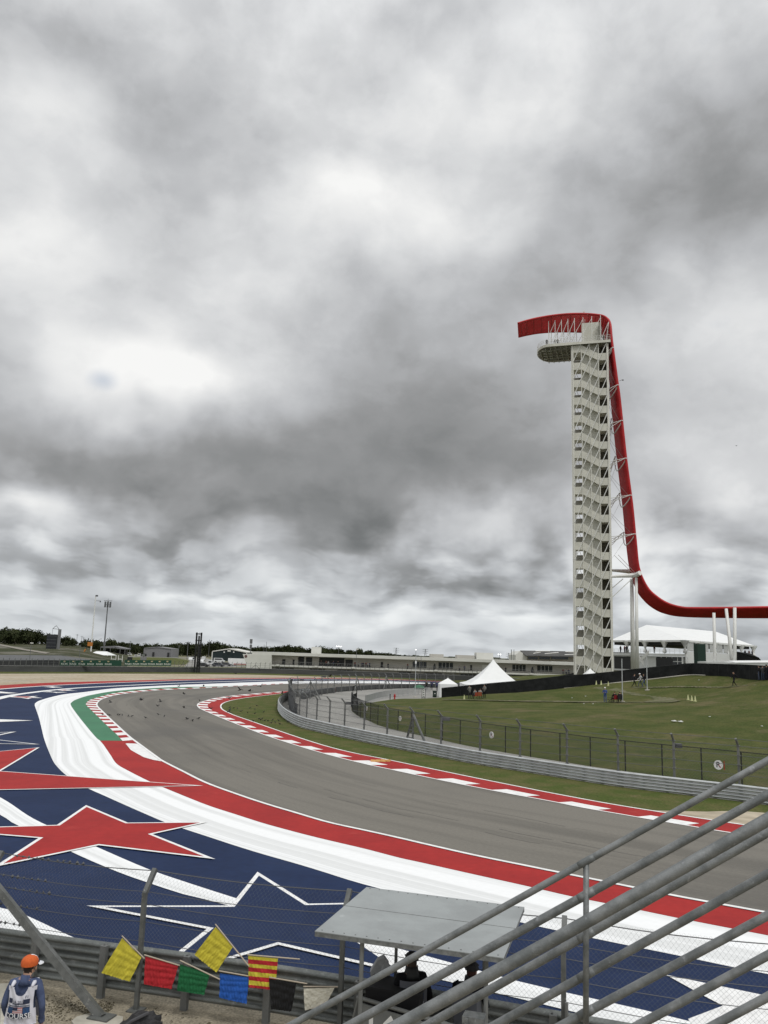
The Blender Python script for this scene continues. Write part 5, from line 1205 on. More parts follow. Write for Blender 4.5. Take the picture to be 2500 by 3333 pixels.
# tower deck people
def deckp(px, v): 
    q = at(px, 1118, 171.5); u = (q-T0).dot(tu); r = tl(u, v, HT+.26); return r
for (x, v, lb, pose, cols) in [(1777,.9,'person in black standing alone at the left of the tower platform', STAND, dict(top=(.02,.02,.024), legs=(.02,.02,.03))),(1805,1.2,'person in black, left one of the pair on the tower platform', HOLD, dict(top=(.02,.02,.024), legs=(.02,.02,.03))),(1814,1.0,'person in black, right one of the pair on the tower platform', HOLD, dict(top=(.025,.022,.022), legs=(.02,.02,.03))),(1957,.8,'person in dark coat beside the lift head on the tower platform', STAND, dict(top=(.06,.05,.05), legs=(.03,.03,.04))),(1966,.9,'person in brown coat at the right end of the tower platform', STAND, dict(top=(.09,.06,.05), legs=(.02,.02,.03)))]:
    person(deckp(x, v), 3.0 if x < 1900 else 2.2, lb, pose, cols, 1.0, None, group='people on the tower platform')
# ================================================================ THE COURSE MARSHAL
mp = g(92, 3112, 1.80); mp.z = 0
mrz = R_(5)       # faces the track, a little to the right
Mcov = mat('blue overall cloth', (.075,.098,.175), (.05,.066,.125), scale=9., rough=.85, bump=.012, bscale=22, spec=.15)
mpose = dict(BASE); 
pose = dict(elR=(.285, -.06, 1.14), wrR=(.27, .02, .90), haR=(.265, .05, .84), elL=(-.27, -.04, 1.15), wrL=(-.27, .10, .96), haL=(-.25, .16, .92), neck=(0, .0, 1.50), jaw=(.015, .05, 1.575), head=(.02, .045, 1.67), top=(.02, .03, 1.75))
me, J = body_mesh(pose, dict(top=(.055,.072,.135), legs=(.03,.045,.095), hair=(.03,.02,.015)), 1.02, 2)
me.materials[0] = Mcov
mar = thing('person', 'marshal seen from behind in an orange and white cap and white vest reading COURSE', 'person', mp, None, mrz)
link('body', me, mar)
# hand with fingers on the right side
def hand(parent, w, h, s=1, name='hand'):
    w, h = Vector(w), Vector(h); d = (h-w).normalized(); x = Vector((0, 1, 0)); x = (x-d*x.dot(d)).normalized(); y = d.cross(x); m_ = MB()
    m_.path([w, w+d*.03, w+d*.09], .03, 8, radii=[.026, .032, .036])
    for k, (o_, L) in enumerate([(-.028, .062), (-.009, .075), (.010, .070), (.028, .055)]):
        b0 = w+d*.085+x*o_; m_.path([b0, b0+d*L*.5+y*.004*s, b0+d*L*.85+y*.02*s, b0+d*L+y*.034*s], .009, 6, radii=[.0105, .0095, .0085, .006])
    b0 = w+d*.035+x*.028; m_.path([b0, b0+d*.03+x*.022, b0+d*.06+x*.026+y*.012*s], .011, 6, radii=[.012, .011, .008]); return m_.build(name, Mskin, parent, smooth=True)
hand(mar, J['wrR']-Vector((0, 0, .02)), J['haR']-Vector((0, 0, .06)), -1); hand(mar, J['wrL']-Vector((0, 0, .0)), J['haL'], 1)
m_ = MB(); m_.path([J['wrR']+Vector((0, -.01, .07)), J['wrR']+Vector((0, 0, .0))], .047, 10); m_.build('cuff', Mcov, mar)
# cap: orange crown, white front, dark band, white brim (brim points away and to the right)
h = J['head']; hd = Matrix.Rotation(R_(-38), 3, 'Z')
Mor = mat('orange cap', (.56,.105,.018), (.48,.085,.015), scale=30., rough=.85); Mcw = flat('white cap front', (.72,.73,.76)); Mnv = flat('navy band', (.02,.025,.07))
def capseg(a0, a1, m, r=.120, name='cap_panel'):
    m_ = MB(); vs = []; A_ = np.linspace(a0, a1, 9); prof = [(1.0, -.005), (1.03, .03), (.97, .07), (.78, .105), (.45, .128), (.06, .136)]
    for (q, z) in prof:
        for a in A_: v = hd @ Vector((r*.92*q*math.sin(a), r*1.06*q*math.cos(a), z)); vs.append(h+v+Vector((0, -.005, .0)))
    n = len(A_); m_.add(vs, [(i*n+j, (i+1)*n+j, (i+1)*n+j+1, i*n+j+1) for i in range(len(prof)-1) for j in range(n-1)]); return m_.build(name, m, mar, smooth=True)
capseg(-.62, .62, Mcw); capseg(.62, 2*math.pi-.62, Mor)
m_ = MB(); vs = []; fs = []
for k, a in enumerate(np.linspace(-.95, .95, 11)):
    for q, zz in ((1.0, .02), (1.0+.72*math.cos(a*1.35), -.012*math.cos(a)+.002)): v = hd @ Vector((.118*q*math.sin(a)*(1 if q == 1 else .95), .125*q*math.cos(a)*1.05, zz)); vs.append(h+v)
vs2 = [v-Vector((0, 0, .006)) for v in vs]; n = len(vs)
for k in range(10): fs += [(2*k, 2*k+1, 2*k+3, 2*k+2), (n+2*k, n+2*k+2, n+2*k+3, n+2*k+1), (2*k+1, n+2*k+1, n+2*k+3, 2*k+3)]
m_.add(vs+vs2, fs); m_.build('cap_brim', Mcw, mar, smooth=True)
m_ = MB(); m_.path([h+hd @ Vector((.122*math.sin(a), .134*math.cos(a), .035)) for a in np.linspace(-.75, .75, 9)], .009, 6); m_.build('cap_band', Mnv, mar)
for sx in (-1, 1): m_ = MB(); m_.lathe(h+Vector((sx*.098, 0, -.05)), [(.006, -.03), (.018, -.01), (.020, .015), (.006, .03)], 6, 0, .6, 1.2); m_.build('ear', Mskin, mar)
m_ = MB(); m_.path([J['chest']+Vector((0, -.02, .08)), J['neck']+Vector((0, -.005, .0)), J['neck']+Vector((0, 0, .045))], .08, 12, radii=[.11, .082, .072]); m_.build('collar', Mcov, mar, smooth=True)
# vest: fitted shell over back and front
Mvest = flat('white vest', (.60,.60,.66), rough=.8, var=.08, scale=8)
def vest_pt(u, v, side=-1, off=0.):
    """u -1..1 across, v 0 hem .. 1 shoulder"""
    z = .93+v*.51; hw = .205-.025*math.cos(v*3.1)-.03*(v > .9)*(v-.9)*10
    hw = .240-.030*v*v-.02*math.sin(v*math.pi); a = u*1.10; dep = .195+.025*math.sin(v*math.pi)
    return Vector((hw*math.sin(a)*1.08, side*(dep*math.cos(a)+off)-.01, z))
def neckcut(u, v): return v > .78 and abs(u) < .42*((v-.78)/.22)**.40
nu, nvv = 64, 70
for side, nm in ((-1, 'vest_back'), (1, 'vest_front')):
    m_ = MB(); vs = [vest_pt(-1+2*i/nu, j/nvv, side, .0+.006*math.sin(i*.41+j*.2)) for j in range(nvv+1) for i in range(nu+1)]; fs = []
    for j in range(nvv):
        for i in range(nu):
            u, v = -1+2*(i+.5)/nu, (j+.5)/nvv
            if neckcut(u, v) or (.42 < v < .88 and abs(u) > .80+.1*abs(v-.65)): continue
            q = (j*(nu+1)+i, j*(nu+1)+i+1, (j+1)*(nu+1)+i+1, (j+1)*(nu+1)+i); fs.append(q if side < 0 else q[::-1])
    m_.add(vs, fs); m_.build(nm, Mvest, mar, smooth=True)
for sx in (-1, 1): m_ = MB(); a, c = vest_pt(sx*.62, 1, -1), vest_pt(sx*.62, 1, 1); m_.path([a, a.lerp(c, .3)+Vector((0, 0, .02)), a.lerp(c, .7)+Vector((0, 0, .02)), c], .02, 6, radii=[.02, .032, .032, .02]); m_.build('shoulder_strap', Mvest, mar, smooth=True)
def vpatch(u0, u1, v0, v1, m, name, off=.010, n=8, skew=0.):
    m_ = MB(); vs = []; k = 6
    for j in range(k+1):
        for i in range(n+1): v = v0+(v1-v0)*j/k; vs.append(vest_pt(u0+(u1-u0)*i/n+skew*(v-v0), v, -1, off))
    m_.add(vs, [(j*(n+1)+i, j*(n+1)+i+1, (j+1)*(n+1)+i+1, (j+1)*(n+1)+i) for j in range(k) for i in range(n)]); return m_.build(name, m, mar)
Mvn = flat('vest navy print', (.022,.030,.062)); Mvb = flat('vest blue print', (.03,.10,.26)); Mvg = flat('vest grey print', (.35,.36,.40)); Mvr = flat('vest red print', (.45,.16,.15))
vpatch(-.72, .62, .20, .50, Mvn, 'print_panel'); vpatch(-.70, -.42, .60, .72, Mvn, 'print_panel'); vpatch(.22, .60, .60, .70, Mvn, 'print_panel'); vpatch(-.72, .62, .52, .54, Mvn, 'print_panel')
vpatch(-.40, .60, .575, .60, Mvn, 'print_panel')
for k in range(5):
    vpatch(-.70+.09*k, -.66+.09*k, .34, .49, Mvb, 'stripe', .013, 1, .3); vpatch(.24+.075*k, .28+.075*k, .33, .48, Mvb, 'stripe', .013, 1, .3)
vpatch(-.33, .22, .335, .50, Mvr, 'flag_print', .014); 
for k in range(3): vpatch(-.33, .22, .35+.05*k, .368+.05*k, Mvest, 'flag_stripe', .017)
vpatch(-.33, -.04, .42, .50, Mvn, 'flag_print', .019)
mapv = lambda uc, vc: (lambda X, Y: vest_pt(uc+X/.24, vc+Y/.51, -1, .018))
textmesh('COURSE', .098, Mcw, mapv(-.06, .262), 'lettering', mar)
textmesh('USA 2017', .05, Mvn, mapv(-.10, .64), 'lettering', mar); textmesh('F1', .05, Mvn, mapv(.42, .76), 'lettering', mar); textmesh('2017', .03, Mvn, mapv(-.1, .555), 'lettering', mar)
textmesh('UNITED STATES GRAND PRIX', .022, Mvg, mapv(-.06, .165), 'lettering', mar); textmesh('AUSTIN TEXAS', .022, Mvg, mapv(-.06, .135), 'lettering', mar)
m_ = MB(); m_.path([vest_pt(u, .0, -1, .004) for u in np.linspace(-1, 1, 12)], .006, 4); m_.build('vest_hem', Mvest, mar)
# ---- marshals in the shelter
p1 = at(1342, 3085, 14.05); pp = Vector((p1.x, p1.y, 0))
tsh, J2 = person(pp, R_(12), 'marshal in black jacket and dark vest reading COURSE standing under the shelter roof', dict(elL=(-.30, .0, 1.14), wrL=(-.27, .16, .98), haL=(-.22, .22, .96), elR=(.30, -.02, 1.14), wrR=(.28, .08, .92), haR=(.27, .12, .86)), dict(top=(.008,.008,.010), legs=(.03,.045,.11)), 1.28, (.015,.015,.018), sub=2, group='marshals in the shelter')
Mdv = flat('dark vest', (.10,.105,.12), rough=.8)
m_ = MB(); 
def v2(u, v, off=0.): return Vector((.27*math.sin(u), -.215*math.cos(u)-off, .76+v*.68))
vs = [v2(-.95+1.9*i/10, j/8) for j in range(9) for i in range(11)]; m_.add(vs, [(j*11+i, j*11+i+1, (j+1)*11+i+1, (j+1)*11+i) for j in range(8) for i in range(10)]); m_.build('vest', Mdv, tsh, smooth=True)
textmesh('COURSE', .11, flat('sign white', (.78,.78,.76)), lambda X, Y: v2(X/.27, .33+Y/.68, .012), 'lettering', tsh)
for (a, c, d_, e) in ((-.6, -.2, .62, .82), (.15, .6, .60, .84), (-.5, .6, .50, .56)):
    m_ = MB(); m_.add([v2(a, d_, .008), v2((a+c)/2, d_, .008), v2(c, d_, .008), v2(c, e, .008), v2((a+c)/2, e, .008), v2(a, e, .008)], [(0, 1, 4, 5), (1, 2, 3, 4)]); m_.build('print_panel', Mvn if a != -.5 else Mvg, tsh)
hand(tsh, J2['wrL'], J2['haL'], 1)
m_ = MB(); m_.lathe(J2['neck']-Vector((0, 0, .05)), [(.15, -.02), (.12, .05), (.105, .10), (.10, .15)], 12); m_.build('hood', Mblk, tsh, smooth=True)
p1 = at(1522, 3150, 13.7); tsh2, J3 = person(Vector((p1.x, p1.y, 0)), R_(-20), 'marshal in dark clothes standing at the right side of the shelter behind the railings', LEAN, dict(top=(.012,.014,.02), legs=(.03,.03,.04), hair=(.05,.02,.015)), 1.0, (.01,.01,.012), sub=2, group='marshals in the shelter')
m_ = MB(); m_.box((0, .03, 1.15), (.36, .30, .42)); m_.build('vest', Mdv, tsh2); m_ = MB(); m_.lathe(J3['neck']-Vector((0, 0, .05)), [(.14, -.02), (.11, .05), (.10, .10), (.095, .14)], 12); m_.build('hood', Mblk, tsh2, smooth=True)
# ================================================================ FLAGS
P0f = posts[2]+FPERP*-.02
def onf(px, py, off=-.06):
    """point seen at px,py on the vertical plane of the near fence"""
    d = ray(px, py); q = P0f+FPERP*off; t = (q-CAMP).dot(FPERP)/d.dot(FPERP); return CAMP+d*t
def flag(name, lb, corners, stick, colf, off=-.07, folds=(5, .018, .8), n=34):
    C = [onf(x, y, off) for x, y in corners]; root = thing(name, lb, 'flag', C[0], 'marshal flags hanging on the debris fence')
    mats = colf if isinstance(colf, list) else [colf]; m_ = MB(C[0]); vs = []; mi = []
    for j in range(n+1):
        v = j/n
        for i in range(n+1):
            u = i/n; p = C[0].lerp(C[1], u).lerp(C[3].lerp(C[2], u), v); w = folds[1]*math.sin(2*math.pi*(u*folds[0]+v*folds[2]*folds[0]*.4)+1.3*math.sin(v*4))*(.25+.75*v)+.006*math.sin(2*math.pi*(u*4.5-v*3))+.003*math.sin(2*math.pi*(u*6+v*4))+.02*noise.noise(Vector((u*4, v*4, C[0].x*3)))*v
            sag = .018*math.sin(u*math.pi)*0
            p = p-FPERP*(abs(w)*1.0+.005); vs.append(p)
    fs = [(j*(n+1)+i, j*(n+1)+i+1, (j+1)*(n+1)+i+1, (j+1)*(n+1)+i) for j in range(n) for i in range(n)]; m_.add(vs, fs)
    if len(mats) > 1: m_.mi = [0 if int((q//n)/n*7.4+.35) % 2 == 0 else 1 for q in range(len(fs))]
    m_.build('cloth', mats, root, smooth=True)
    if stick:
        a, c = onf(*stick[0], off-.012), onf(*stick[1], off-.012); m_ = MB(C[0]); m_.tube(a, c, .011, 6); m_.build('stick', flat('pale wood', (.42,.36,.28)), root)
    return root
def fc(name, c): return mat(name, c, tuple(x*.82 for x in c), scale=6, rough=.7, bump=.004, bscale=40, spec=.3)
My = fc('yellow flag cloth', (.60,.52,.05)); Mr_ = fc('red flag cloth', (.46,.022,.03)); Mg_ = fc('green flag cloth', (.012,.13,.045)); Mb_ = fc('blue flag cloth', (.018,.10,.42)); Mk_ = fc('black flag cloth', (.010,.010,.011)); Mw_ = fc('off white flag cloth', (.74,.71,.60))
flag('flag', 'yellow flag on the left, hanging just left of the fence post', [(399,3052),(461.5,3116),(424,3194),(331,3166)], [(397,3046),(470,3120)], My)
flag('flag', 'red flag hanging just right of the fence post', [(474,3112),(582,3142),(560,3218),(470,3203)], [(470,3108),(586,3143)], Mr_, -.05)
flag('flag', 'dark green flag hanging between the red and blue flags', [(587,3137),(684,3170),(666,3237),(578,3224)], [(586,3126),(716,3188)], Mg_, -.09)
flag('flag', 'yellow flag tilted on its stick above the green and blue flags', [(703,3016),(760,3080),(706,3164),(634,3107)], [(701,3008),(811,3146)], My, -.08)
flag('flag', 'blue flag hanging between the green and striped flags', [(716,3167),(811,3181),(804,3266),(716,3247)], [(712,3160),(815,3178)], Mb_, -.05)
flag('flag', 'flag with red and yellow stripes on a long pale stick', [(808,3110),(906,3119),(896,3222),(812,3213)], [(806,3107.5),(976,3122)], [My, Mr_], -.07, (3, .012, .3), 36)
flag('flag', 'black flag hanging right of the striped flag', [(876,3184),(966,3199),(950,3291),(884,3284)], [(877,3181),(1000,3202)], Mk_, -.12, (4, .025, .5))
flag('flag', 'off white flag tapering downwards beside the shelter', [(989,3217),(1090,3214),(1060,3272),(993,3288)], [(988,3211),(1100,3212)], Mw_, -.14, (2, .012, .2))
# ---- black bag
bp0 = g(460, 3378); bp0.z = 0; m_ = MB(bp0); vs = []; nn_, mm_ = 26, 14
for j in range(mm_+1):
    ph = math.pi*j/mm_
    for i in range(nn_):
        a = 2*math.pi*i/nn_; q = Vector((math.sin(ph)*math.cos(a), math.sin(ph)*math.sin(a), math.cos(ph))); r = 1+.30*noise.noise(q*2.3+Vector((5, 1, 2)))+.14*noise.noise(q*6.)
        vs.append(bp0+Vector((q.x*.34*r, q.y*.26*r, max(0, .15+q.z*.22*r))))
m_.add(vs, [(j*nn_+i, (j+1)*nn_+i, (j+1)*nn_+(i+1) % nn_, j*nn_+(i+1) % nn_) for j in range(mm_) for i in range(nn_)])
tbag = thing('bag', 'crumpled black bag with grey strap lying at the foot of the fence post', 'bag', bp0)
m_.build('bag_body', mat('black bag cloth', (.013,.013,.014), (.022,.022,.024), scale=12., rough=.75, bump=.02, bscale=30), tbag)
m_ = MB(bp0); m_.path([bp0+Vector(v) for v in ((-.3, -.2, .15), (-.25, -.24, .24), (-.12, -.22, .34), (.02, -.15, .39), (.1, -.05, .40))], .028, 6); m_.build('strap', flat('grey strap', (.06,.06,.065)), tbag)

# dry weeds and leaf litter on the near dirt
rw = random.Random(8); m_ = MB(); Mweed = flat('dry weeds', (.075,.062,.030), var=.5, scale=9)
for k in range(2600):
    if rw.random() < .7: x, y = rw.gauss(330, 120), rw.gauss(3285, 22)
    else: x, y = rw.uniform(-30, 900), rw.uniform(3215, 3333)
    p = g(x, y)
    if (p-Vector((-4.9, 16.6, 0))).dot(FPERP) > -.1: continue
    if noise.noise(Vector((p.x*1.7, p.y*1.7, 0))) < -.05: continue
    s_ = rw.uniform(.008, .026); a = rw.uniform(0, 6.28); u = Vector((math.cos(a), math.sin(a), rw.uniform(-.2, .5)))*s_; v = Vector((-math.sin(a), math.cos(a), rw.uniform(0, .9)))*s_*.7
    p = p+Vector((0, 0, .016)); m_.add([p-u, p+v, p+u, p-v*.3+Vector((0, 0, .004))], [(0, 1, 2, 3)])
o = m_.build('dry_weeds', Mweed); o['kind'] = 'stuff'
# ================================================================ FAR BACKGROUND
# outer wall of the circuit
ow = thing('outer_wall', 'long dark grey concrete wall with fence posts round the outside of the far corner', 'wall', g(350, 2187))
Mow = mat('dark concrete wall', (.075,.077,.075), (.055,.057,.056), scale=.5, rough=.9, stretch=(.4, .4, 1.5))
wl = rs(wWall, 150)
def wh(p): return 1.15
m_ = MB(ow.location); vs = []
for p, q in zip(wl, offset(wl, -.35)):
    H = 1.32; vs += [(p.x, p.y, -.05), (p.x, p.y, H), (q.x, q.y, H), (q.x, q.y, -.05)]
m_.add(vs, [(4*i+a, 4*i+b_, 4*i+4+b_, 4*i+4+a) for i in range(len(wl)-1) for a, b_ in ((0, 1), (1, 2), (2, 3))]); m_.build('wall_body', Mow, ow)
m_ = MB(ow.location); m_.path([v+Vector((0, -.02, 1.34)) for v in offset(wl, -.17)], .07, 4); m_.build('wall_cap', mat('wall cap', (.20,.20,.19), rough=.8), ow)
m_ = MB(); m_.tube((0, 0, 1.2), (0, 0, 2.75), .055, 5); m_.path([(0, 0, 2.72), (.12, -.18, 2.98), (.25, -.42, 3.05)], .05, 5); mop = m_.mesh('post', [Mpost])
wp_, wL_ = resample(offset(wl, -.4), 150)
wp_ = [p for p in wp_ if -60 < proj(p)[0] < 1560]
for p in wp_: link('post', mop, ow, p-ow.location)
for zz in (1.7, 2.2, 2.7): m_ = MB(ow.location); m_.path([v+Vector((0, 0, zz)) for v in wp_], .018, 4); m_.build('cable', Mwire, ow)
for x in (823, 1085, 600, 300):
    p = min(wp_, key=lambda q: abs(proj(q)[0]-x)); m_ = MB(ow.location)
    for s in (-1, 1): m_.tube(p+Vector((0, 0, 2.3)), p+Vector((s*1.4, .3, 1.2)), .06, 5)
    m_.build('brace', Mpost, ow)
# green advertising boards
Mrol = flat('green advertising board', (.006,.052,.030), rough=.5); Mgold = flat('gold print', (.45,.40,.24)); Mwp = flat('white print', (.62,.66,.60))
for run, (x0, x1, n, lb) in enumerate([(195, 395, 7, 'left run of green advertising boards with gold crowns behind the outer wall'), (405, 557, 6, 'right run of green advertising boards with gold crowns behind the outer wall')]):
    Yb = 203; c0, c1 = at(x0, 2166.5, Yb), at(x1, 2167.5, Yb); t = thing('advertising_board', lb, 'advertising board', c0, 'green advertising boards')
    H = at(x0, 2148, Yb).z-c0.z
    for k in range(n):
        a, c = c0.lerp(c1, k/n), c0.lerp(c1, (k+1)/n); md = (a+c)/2+Vector((0, 0, H/2)); w = (c-a).length
        m_ = MB(c0); m_.box(md, (w*.995, .12, H)); m_.build('panel', Mrol, t)
        if run == 0 and k == 6: continue
        textmesh('ROLEX', .52, Mwp, lambda X, Y, md=md: md-c0+Vector((X, -.08, Y-.28)), 'lettering', t)
        cr_ = [(-.16, -.12), (.16, -.12), (.24, .12), (.11, -.02), (.10, .2), (.0, 0), (-.10, .2), (-.11, -.02), (-.24, .12)]
        m_ = MB(c0); m_.prism([md+Vector((x*1.2, -.08, y*1.2+.36)) for x, y in cr_], (0, -.02, 0)); m_.build('crown_emblem', Mgold, t)
# low dark hoarding left of the boards
a, c = at(-60, 2167, 215), at(193, 2167, 205); m_ = MB(a); m_.prism([a, c, c+Vector((0, 0, 1.35)), a+Vector((0, 0, 1.35))], (0, .1, 0)); tag(m_.build('hoarding', flat('charcoal hoarding', (.03,.032,.034))), 'long low charcoal hoarding left of the green advertising boards', 'hoarding')
# hillside on the left
def hs(px, Y):
    A_ = 5.6*min(1, max(0, (430-px)/190)); s_ = min(1, max(0, (Y-225)/190)); s_ = s_*s_*(3-2*s_); return A_*s_+(.9*min(1, max(0, (Y-430)/100)) if px < 300 else 0)
rowsY = [222, 240, 260, 285, 310, 340, 370, 400, 430, 470, 520, 600]; colx = list(range(-900, 441, 40)); V = []; F = []
for Y in rowsY:
    for x in colx:
        q = at(x, 2100, Y); V.append((q.x, Y, hs(x, Y)-.03+.12*noise.noise(Vector((q.x*.06, Y*.06, 0)))))
n = len(colx); F = [(j*n+i, j*n+i+1, (j+1)*n+i+1, (j+1)*n+i) for j in range(len(rowsY)-1) for i in range(n-1)]
Mhs = mat('hillside grass', (.036,.043,.021), (.062,.062,.032), scale=.03, rough=.95, spots=((.13,.125,.10), .02, .52, .62), fine=(.4, .6), spec=.1)
me = bpy.data.meshes.new('hillside'); me.from_pydata(V, [], F); me.materials.append(Mhs); me.polygons.foreach_set('use_smooth', [True]*len(F)); me.update(); struct('hillside', me)
def hpt(px, py):
    d = ray(px, py)
    for s in np.arange(215, 900, 1.):
        p = CAMP+d*(s/d.y)
        if p.z <= hs(px, s): return p
    return CAMP+d*(600/d.y)
m_ = MB(); pth = [hpt(x, y) for x, y in ((-80,2090),(0,2100),(40,2108),(80,2116),(115,2121),(156,2128))]
Mtr = mat('pale track', (.22,.20,.165)); m_.path([p+Vector((0, 0, .05)) for p in pth], .9, 4); 
A_, B_ = [p+Vector((0, -2.2, -.10)) for p in pth], [p+Vector((0, 2.2, .22)) for p in pth]; V = []
for a, c in zip(A_, B_): V += [tuple(a+Vector((0, 0, .15))), tuple(c+Vector((0, 0, .15)))]
me = bpy.data.meshes.new('dirt_track'); me.from_pydata(V, [], [(2*i, 2*i+1, 2*i+3, 2*i+2) for i in range(len(A_)-1)]); me.materials.append(Mtr); struct('dirt_track', me)
for nm, px, m in (('grass_field', [(425,2140),(560,2141),(616,2150),(603,2163),(415,2162)], Mgrass2), ('car_park', [(608,2137),(650,2138),(705,2150),(770,2168),(880,2172),(600,2170),(618,2153)], Mroad), ('access_road', [(340,2136),(480,2136.5),(610,2141),(612,2143),(480,2138.5),(340,2138)], Mroad), ('access_road', [(-200,2165),(195,2164),(195,2152),(-200,2150)], Mroad)):
    P_ = gl(px); sheet(nm, [(p.x, p.y) for p in P_], .02, m)
a_ = [at(-60,2151,232), at(335,2154,232), at(200,2134,262), at(-60,2131,262)]; m_ = MB(); m_.poly([v+Vector((0, 0, .05)) for v in a_]); struct('grey_bank', m_.mesh('grey_bank', mat('grey bank', (.10,.102,.105), (.075,.078,.08), scale=.3, rough=.9)))
# ---- trees
def crown_mesh(seed, w, h, n=520, dense=1.0):
    rnd = random.Random(seed); blobs = [(Vector((rnd.uniform(-.3, .3)*w, rnd.uniform(-.3, .3)*w, h*rnd.uniform(.30, .80))), rnd.uniform(.22, .36)*w) for _ in range(9)]
    blobs.append((Vector((0, 0, h*.45)), .42*w)); V = []; F = []; mi = []
    for k in range(n):
        c, r = rnd.choice(blobs); d = Vector((rnd.gauss(0, 1), rnd.gauss(0, 1), rnd.gauss(0, 1))).normalized(); q = c+d*r*(rnd.random()**.35); q.z = max(q.z, h*.10)
        s = w*rnd.uniform(.035, .075); u = Vector((rnd.gauss(0, 1), rnd.gauss(0, 1), rnd.gauss(0, .6))).normalized(); v = u.orthogonal().normalized(); b0 = len(V)
        V += [q+u*s, q+v*s*.8, q-u*s, q-v*s*.8]; F.append((b0, b0+1, b0+2, b0+3)); mi.append(0 if rnd.random() < .6 else 1)
    me = bpy.data.meshes.new('crown'); me.from_pydata(V, [], F); me.materials.append(Mleaf); me.materials.append(Mleaf2); me.polygons.foreach_set('material_index', mi); me.update(); return me
Mleaf = mat('dark leaves', (.020,.028,.011), (.032,.038,.016), scale=.4, rough=.9, spec=.1); Mleaf2 = mat('lighter leaves', (.036,.046,.018), (.050,.055,.026), scale=.4, rough=.9, spec=.1)
Mbark = flat('bark', (.06,.05,.04), rough=.95)
crowns = [crown_mesh(s, w, 1.0, n) for s, w, n in ((1, 1.15, 620), (2, .95, 520), (3, 1.35, 680), (4, .85, 420), (5, 1.1, 300))]
m_ = MB(); m_.tube((0, 0, -.05), (0, 0, .45), .035, 6, 0, .02); m_.tube((0, 0, .3), (.16, .05, .6), .018, 5, 0, .008); m_.tube((0, 0, .28), (-.15, -.04, .62), .018, 5, 0, .008); mtk = m_.mesh('trunk', [Mbark])
rt = random.Random(11)
def tree(p, H, wsc, lb, grp):
    o = thing('tree', lb, 'tree', p, grp, rt.uniform(0, 6.28)); link('crown', rt.choice(crowns[:4] if rt.random() < .93 else crowns[4:]), o); link('trunk', mtk, o); o.scale = (H*wsc, H*wsc, H)
def prof(P, x): 
    for (a, ya), (c, yc) in zip(P, P[1:]):
        if a <= x <= c: return ya+(yc-ya)*(x-a)/(c-a)
    return P[-1][1]
PL = [(-200,2036),(0,2046),(27,2041),(60,2052),(101,2050),(143,2062),(202,2069),(253,2084),(275,2092)]
for row, (Y, dy) in enumerate(((405, 16), (440, 7), (480, 0))):
    x = -190
    while x < 262:
        q = at(x, 2100, Y); z0 = hs(x, Y)-.1; yt = prof(PL, max(-199, x))+dy+rt.uniform(-2, 5); H = at(x, yt, Y).z-z0
        if H > 1.5 and not (row == 0 and 75 < x < 160): tree(Vector((q.x, Y+rt.uniform(-8, 8), z0)), H, rt.uniform(.75, 1.05), 'dark green tree in the dense wood on the left hillside', 'trees of the left hillside wood')
        x += rt.uniform(9, 15)
PR = [(262,2096),(280,2086),(292,2081),(320,2083),(335,2093),(350,2085),(362,2082),(380,2090),(405,2090),(430,2093),(455,2097),(470,2099),(488,2097),(510,2093),(530,2097),(560,2095),(590,2094),(620,2096),(660,2095),(690,2089),(720,2093),(745,2100),(770,2103),(800,2108),(820,2108),(850,2105),(903,2104),(956,2104),(1000,2107),(1045,2107),(1108,2113),(1132,2116),(1171,2112),(1195,2116),(1228,2121),(1277,2126),(1345,2132)]
x = 262
while x < 1345:
    for k in range(2):
        xx = x+rt.uniform(-4, 4); Y = (rt.uniform(620, 760) if xx < 1040 else rt.uniform(900, 1150))+k*60; yt = prof(PR, min(max(xx, 262), 1344))+rt.uniform(-1, 4)+k*2; q = at(xx, 2110, Y); H = at(xx, yt, Y).z
        if H > 1: tree(Vector((q.x, Y, -.1)), H, rt.uniform(.55, .95), 'small dark tree of the distant tree line along the horizon', 'trees of the distant tree line')
    x += rt.uniform(7, 10.5)
for (x, yb, yt) in ((370,2133,2104),(400,2131,2106),(440,2131,2103),(600,2134,2112),(655,2140,2118),(540,2133,2108),(700,2138,2112)):
    q = g(x, yb); tree(q, at(x, yt, q.y).z, .9, 'small dark tree of the distant tree line along the horizon', 'trees of the distant tree line')
# distant scrub that reads as one mass
rs2 = random.Random(5); m_ = MB()
for k in range(1500):
    x = rs2.uniform(-100, 2600); Y = rs2.uniform(1000, 2200); q = at(x, 2120, Y); s = rs2.uniform(3, 9)*(Y/1600); h = rs2.uniform(2., 5.5)*(Y/1600); q.z = 0
    m_.lathe(q, [(s*.7, 0), (s, h*.5), (s*.5, h)], 5)
o = m_.build('distant_scrub', mat('distant scrub', (.045,.052,.035), (.065,.068,.05), scale=.02, rough=.95)); o['kind'] = 'stuff'
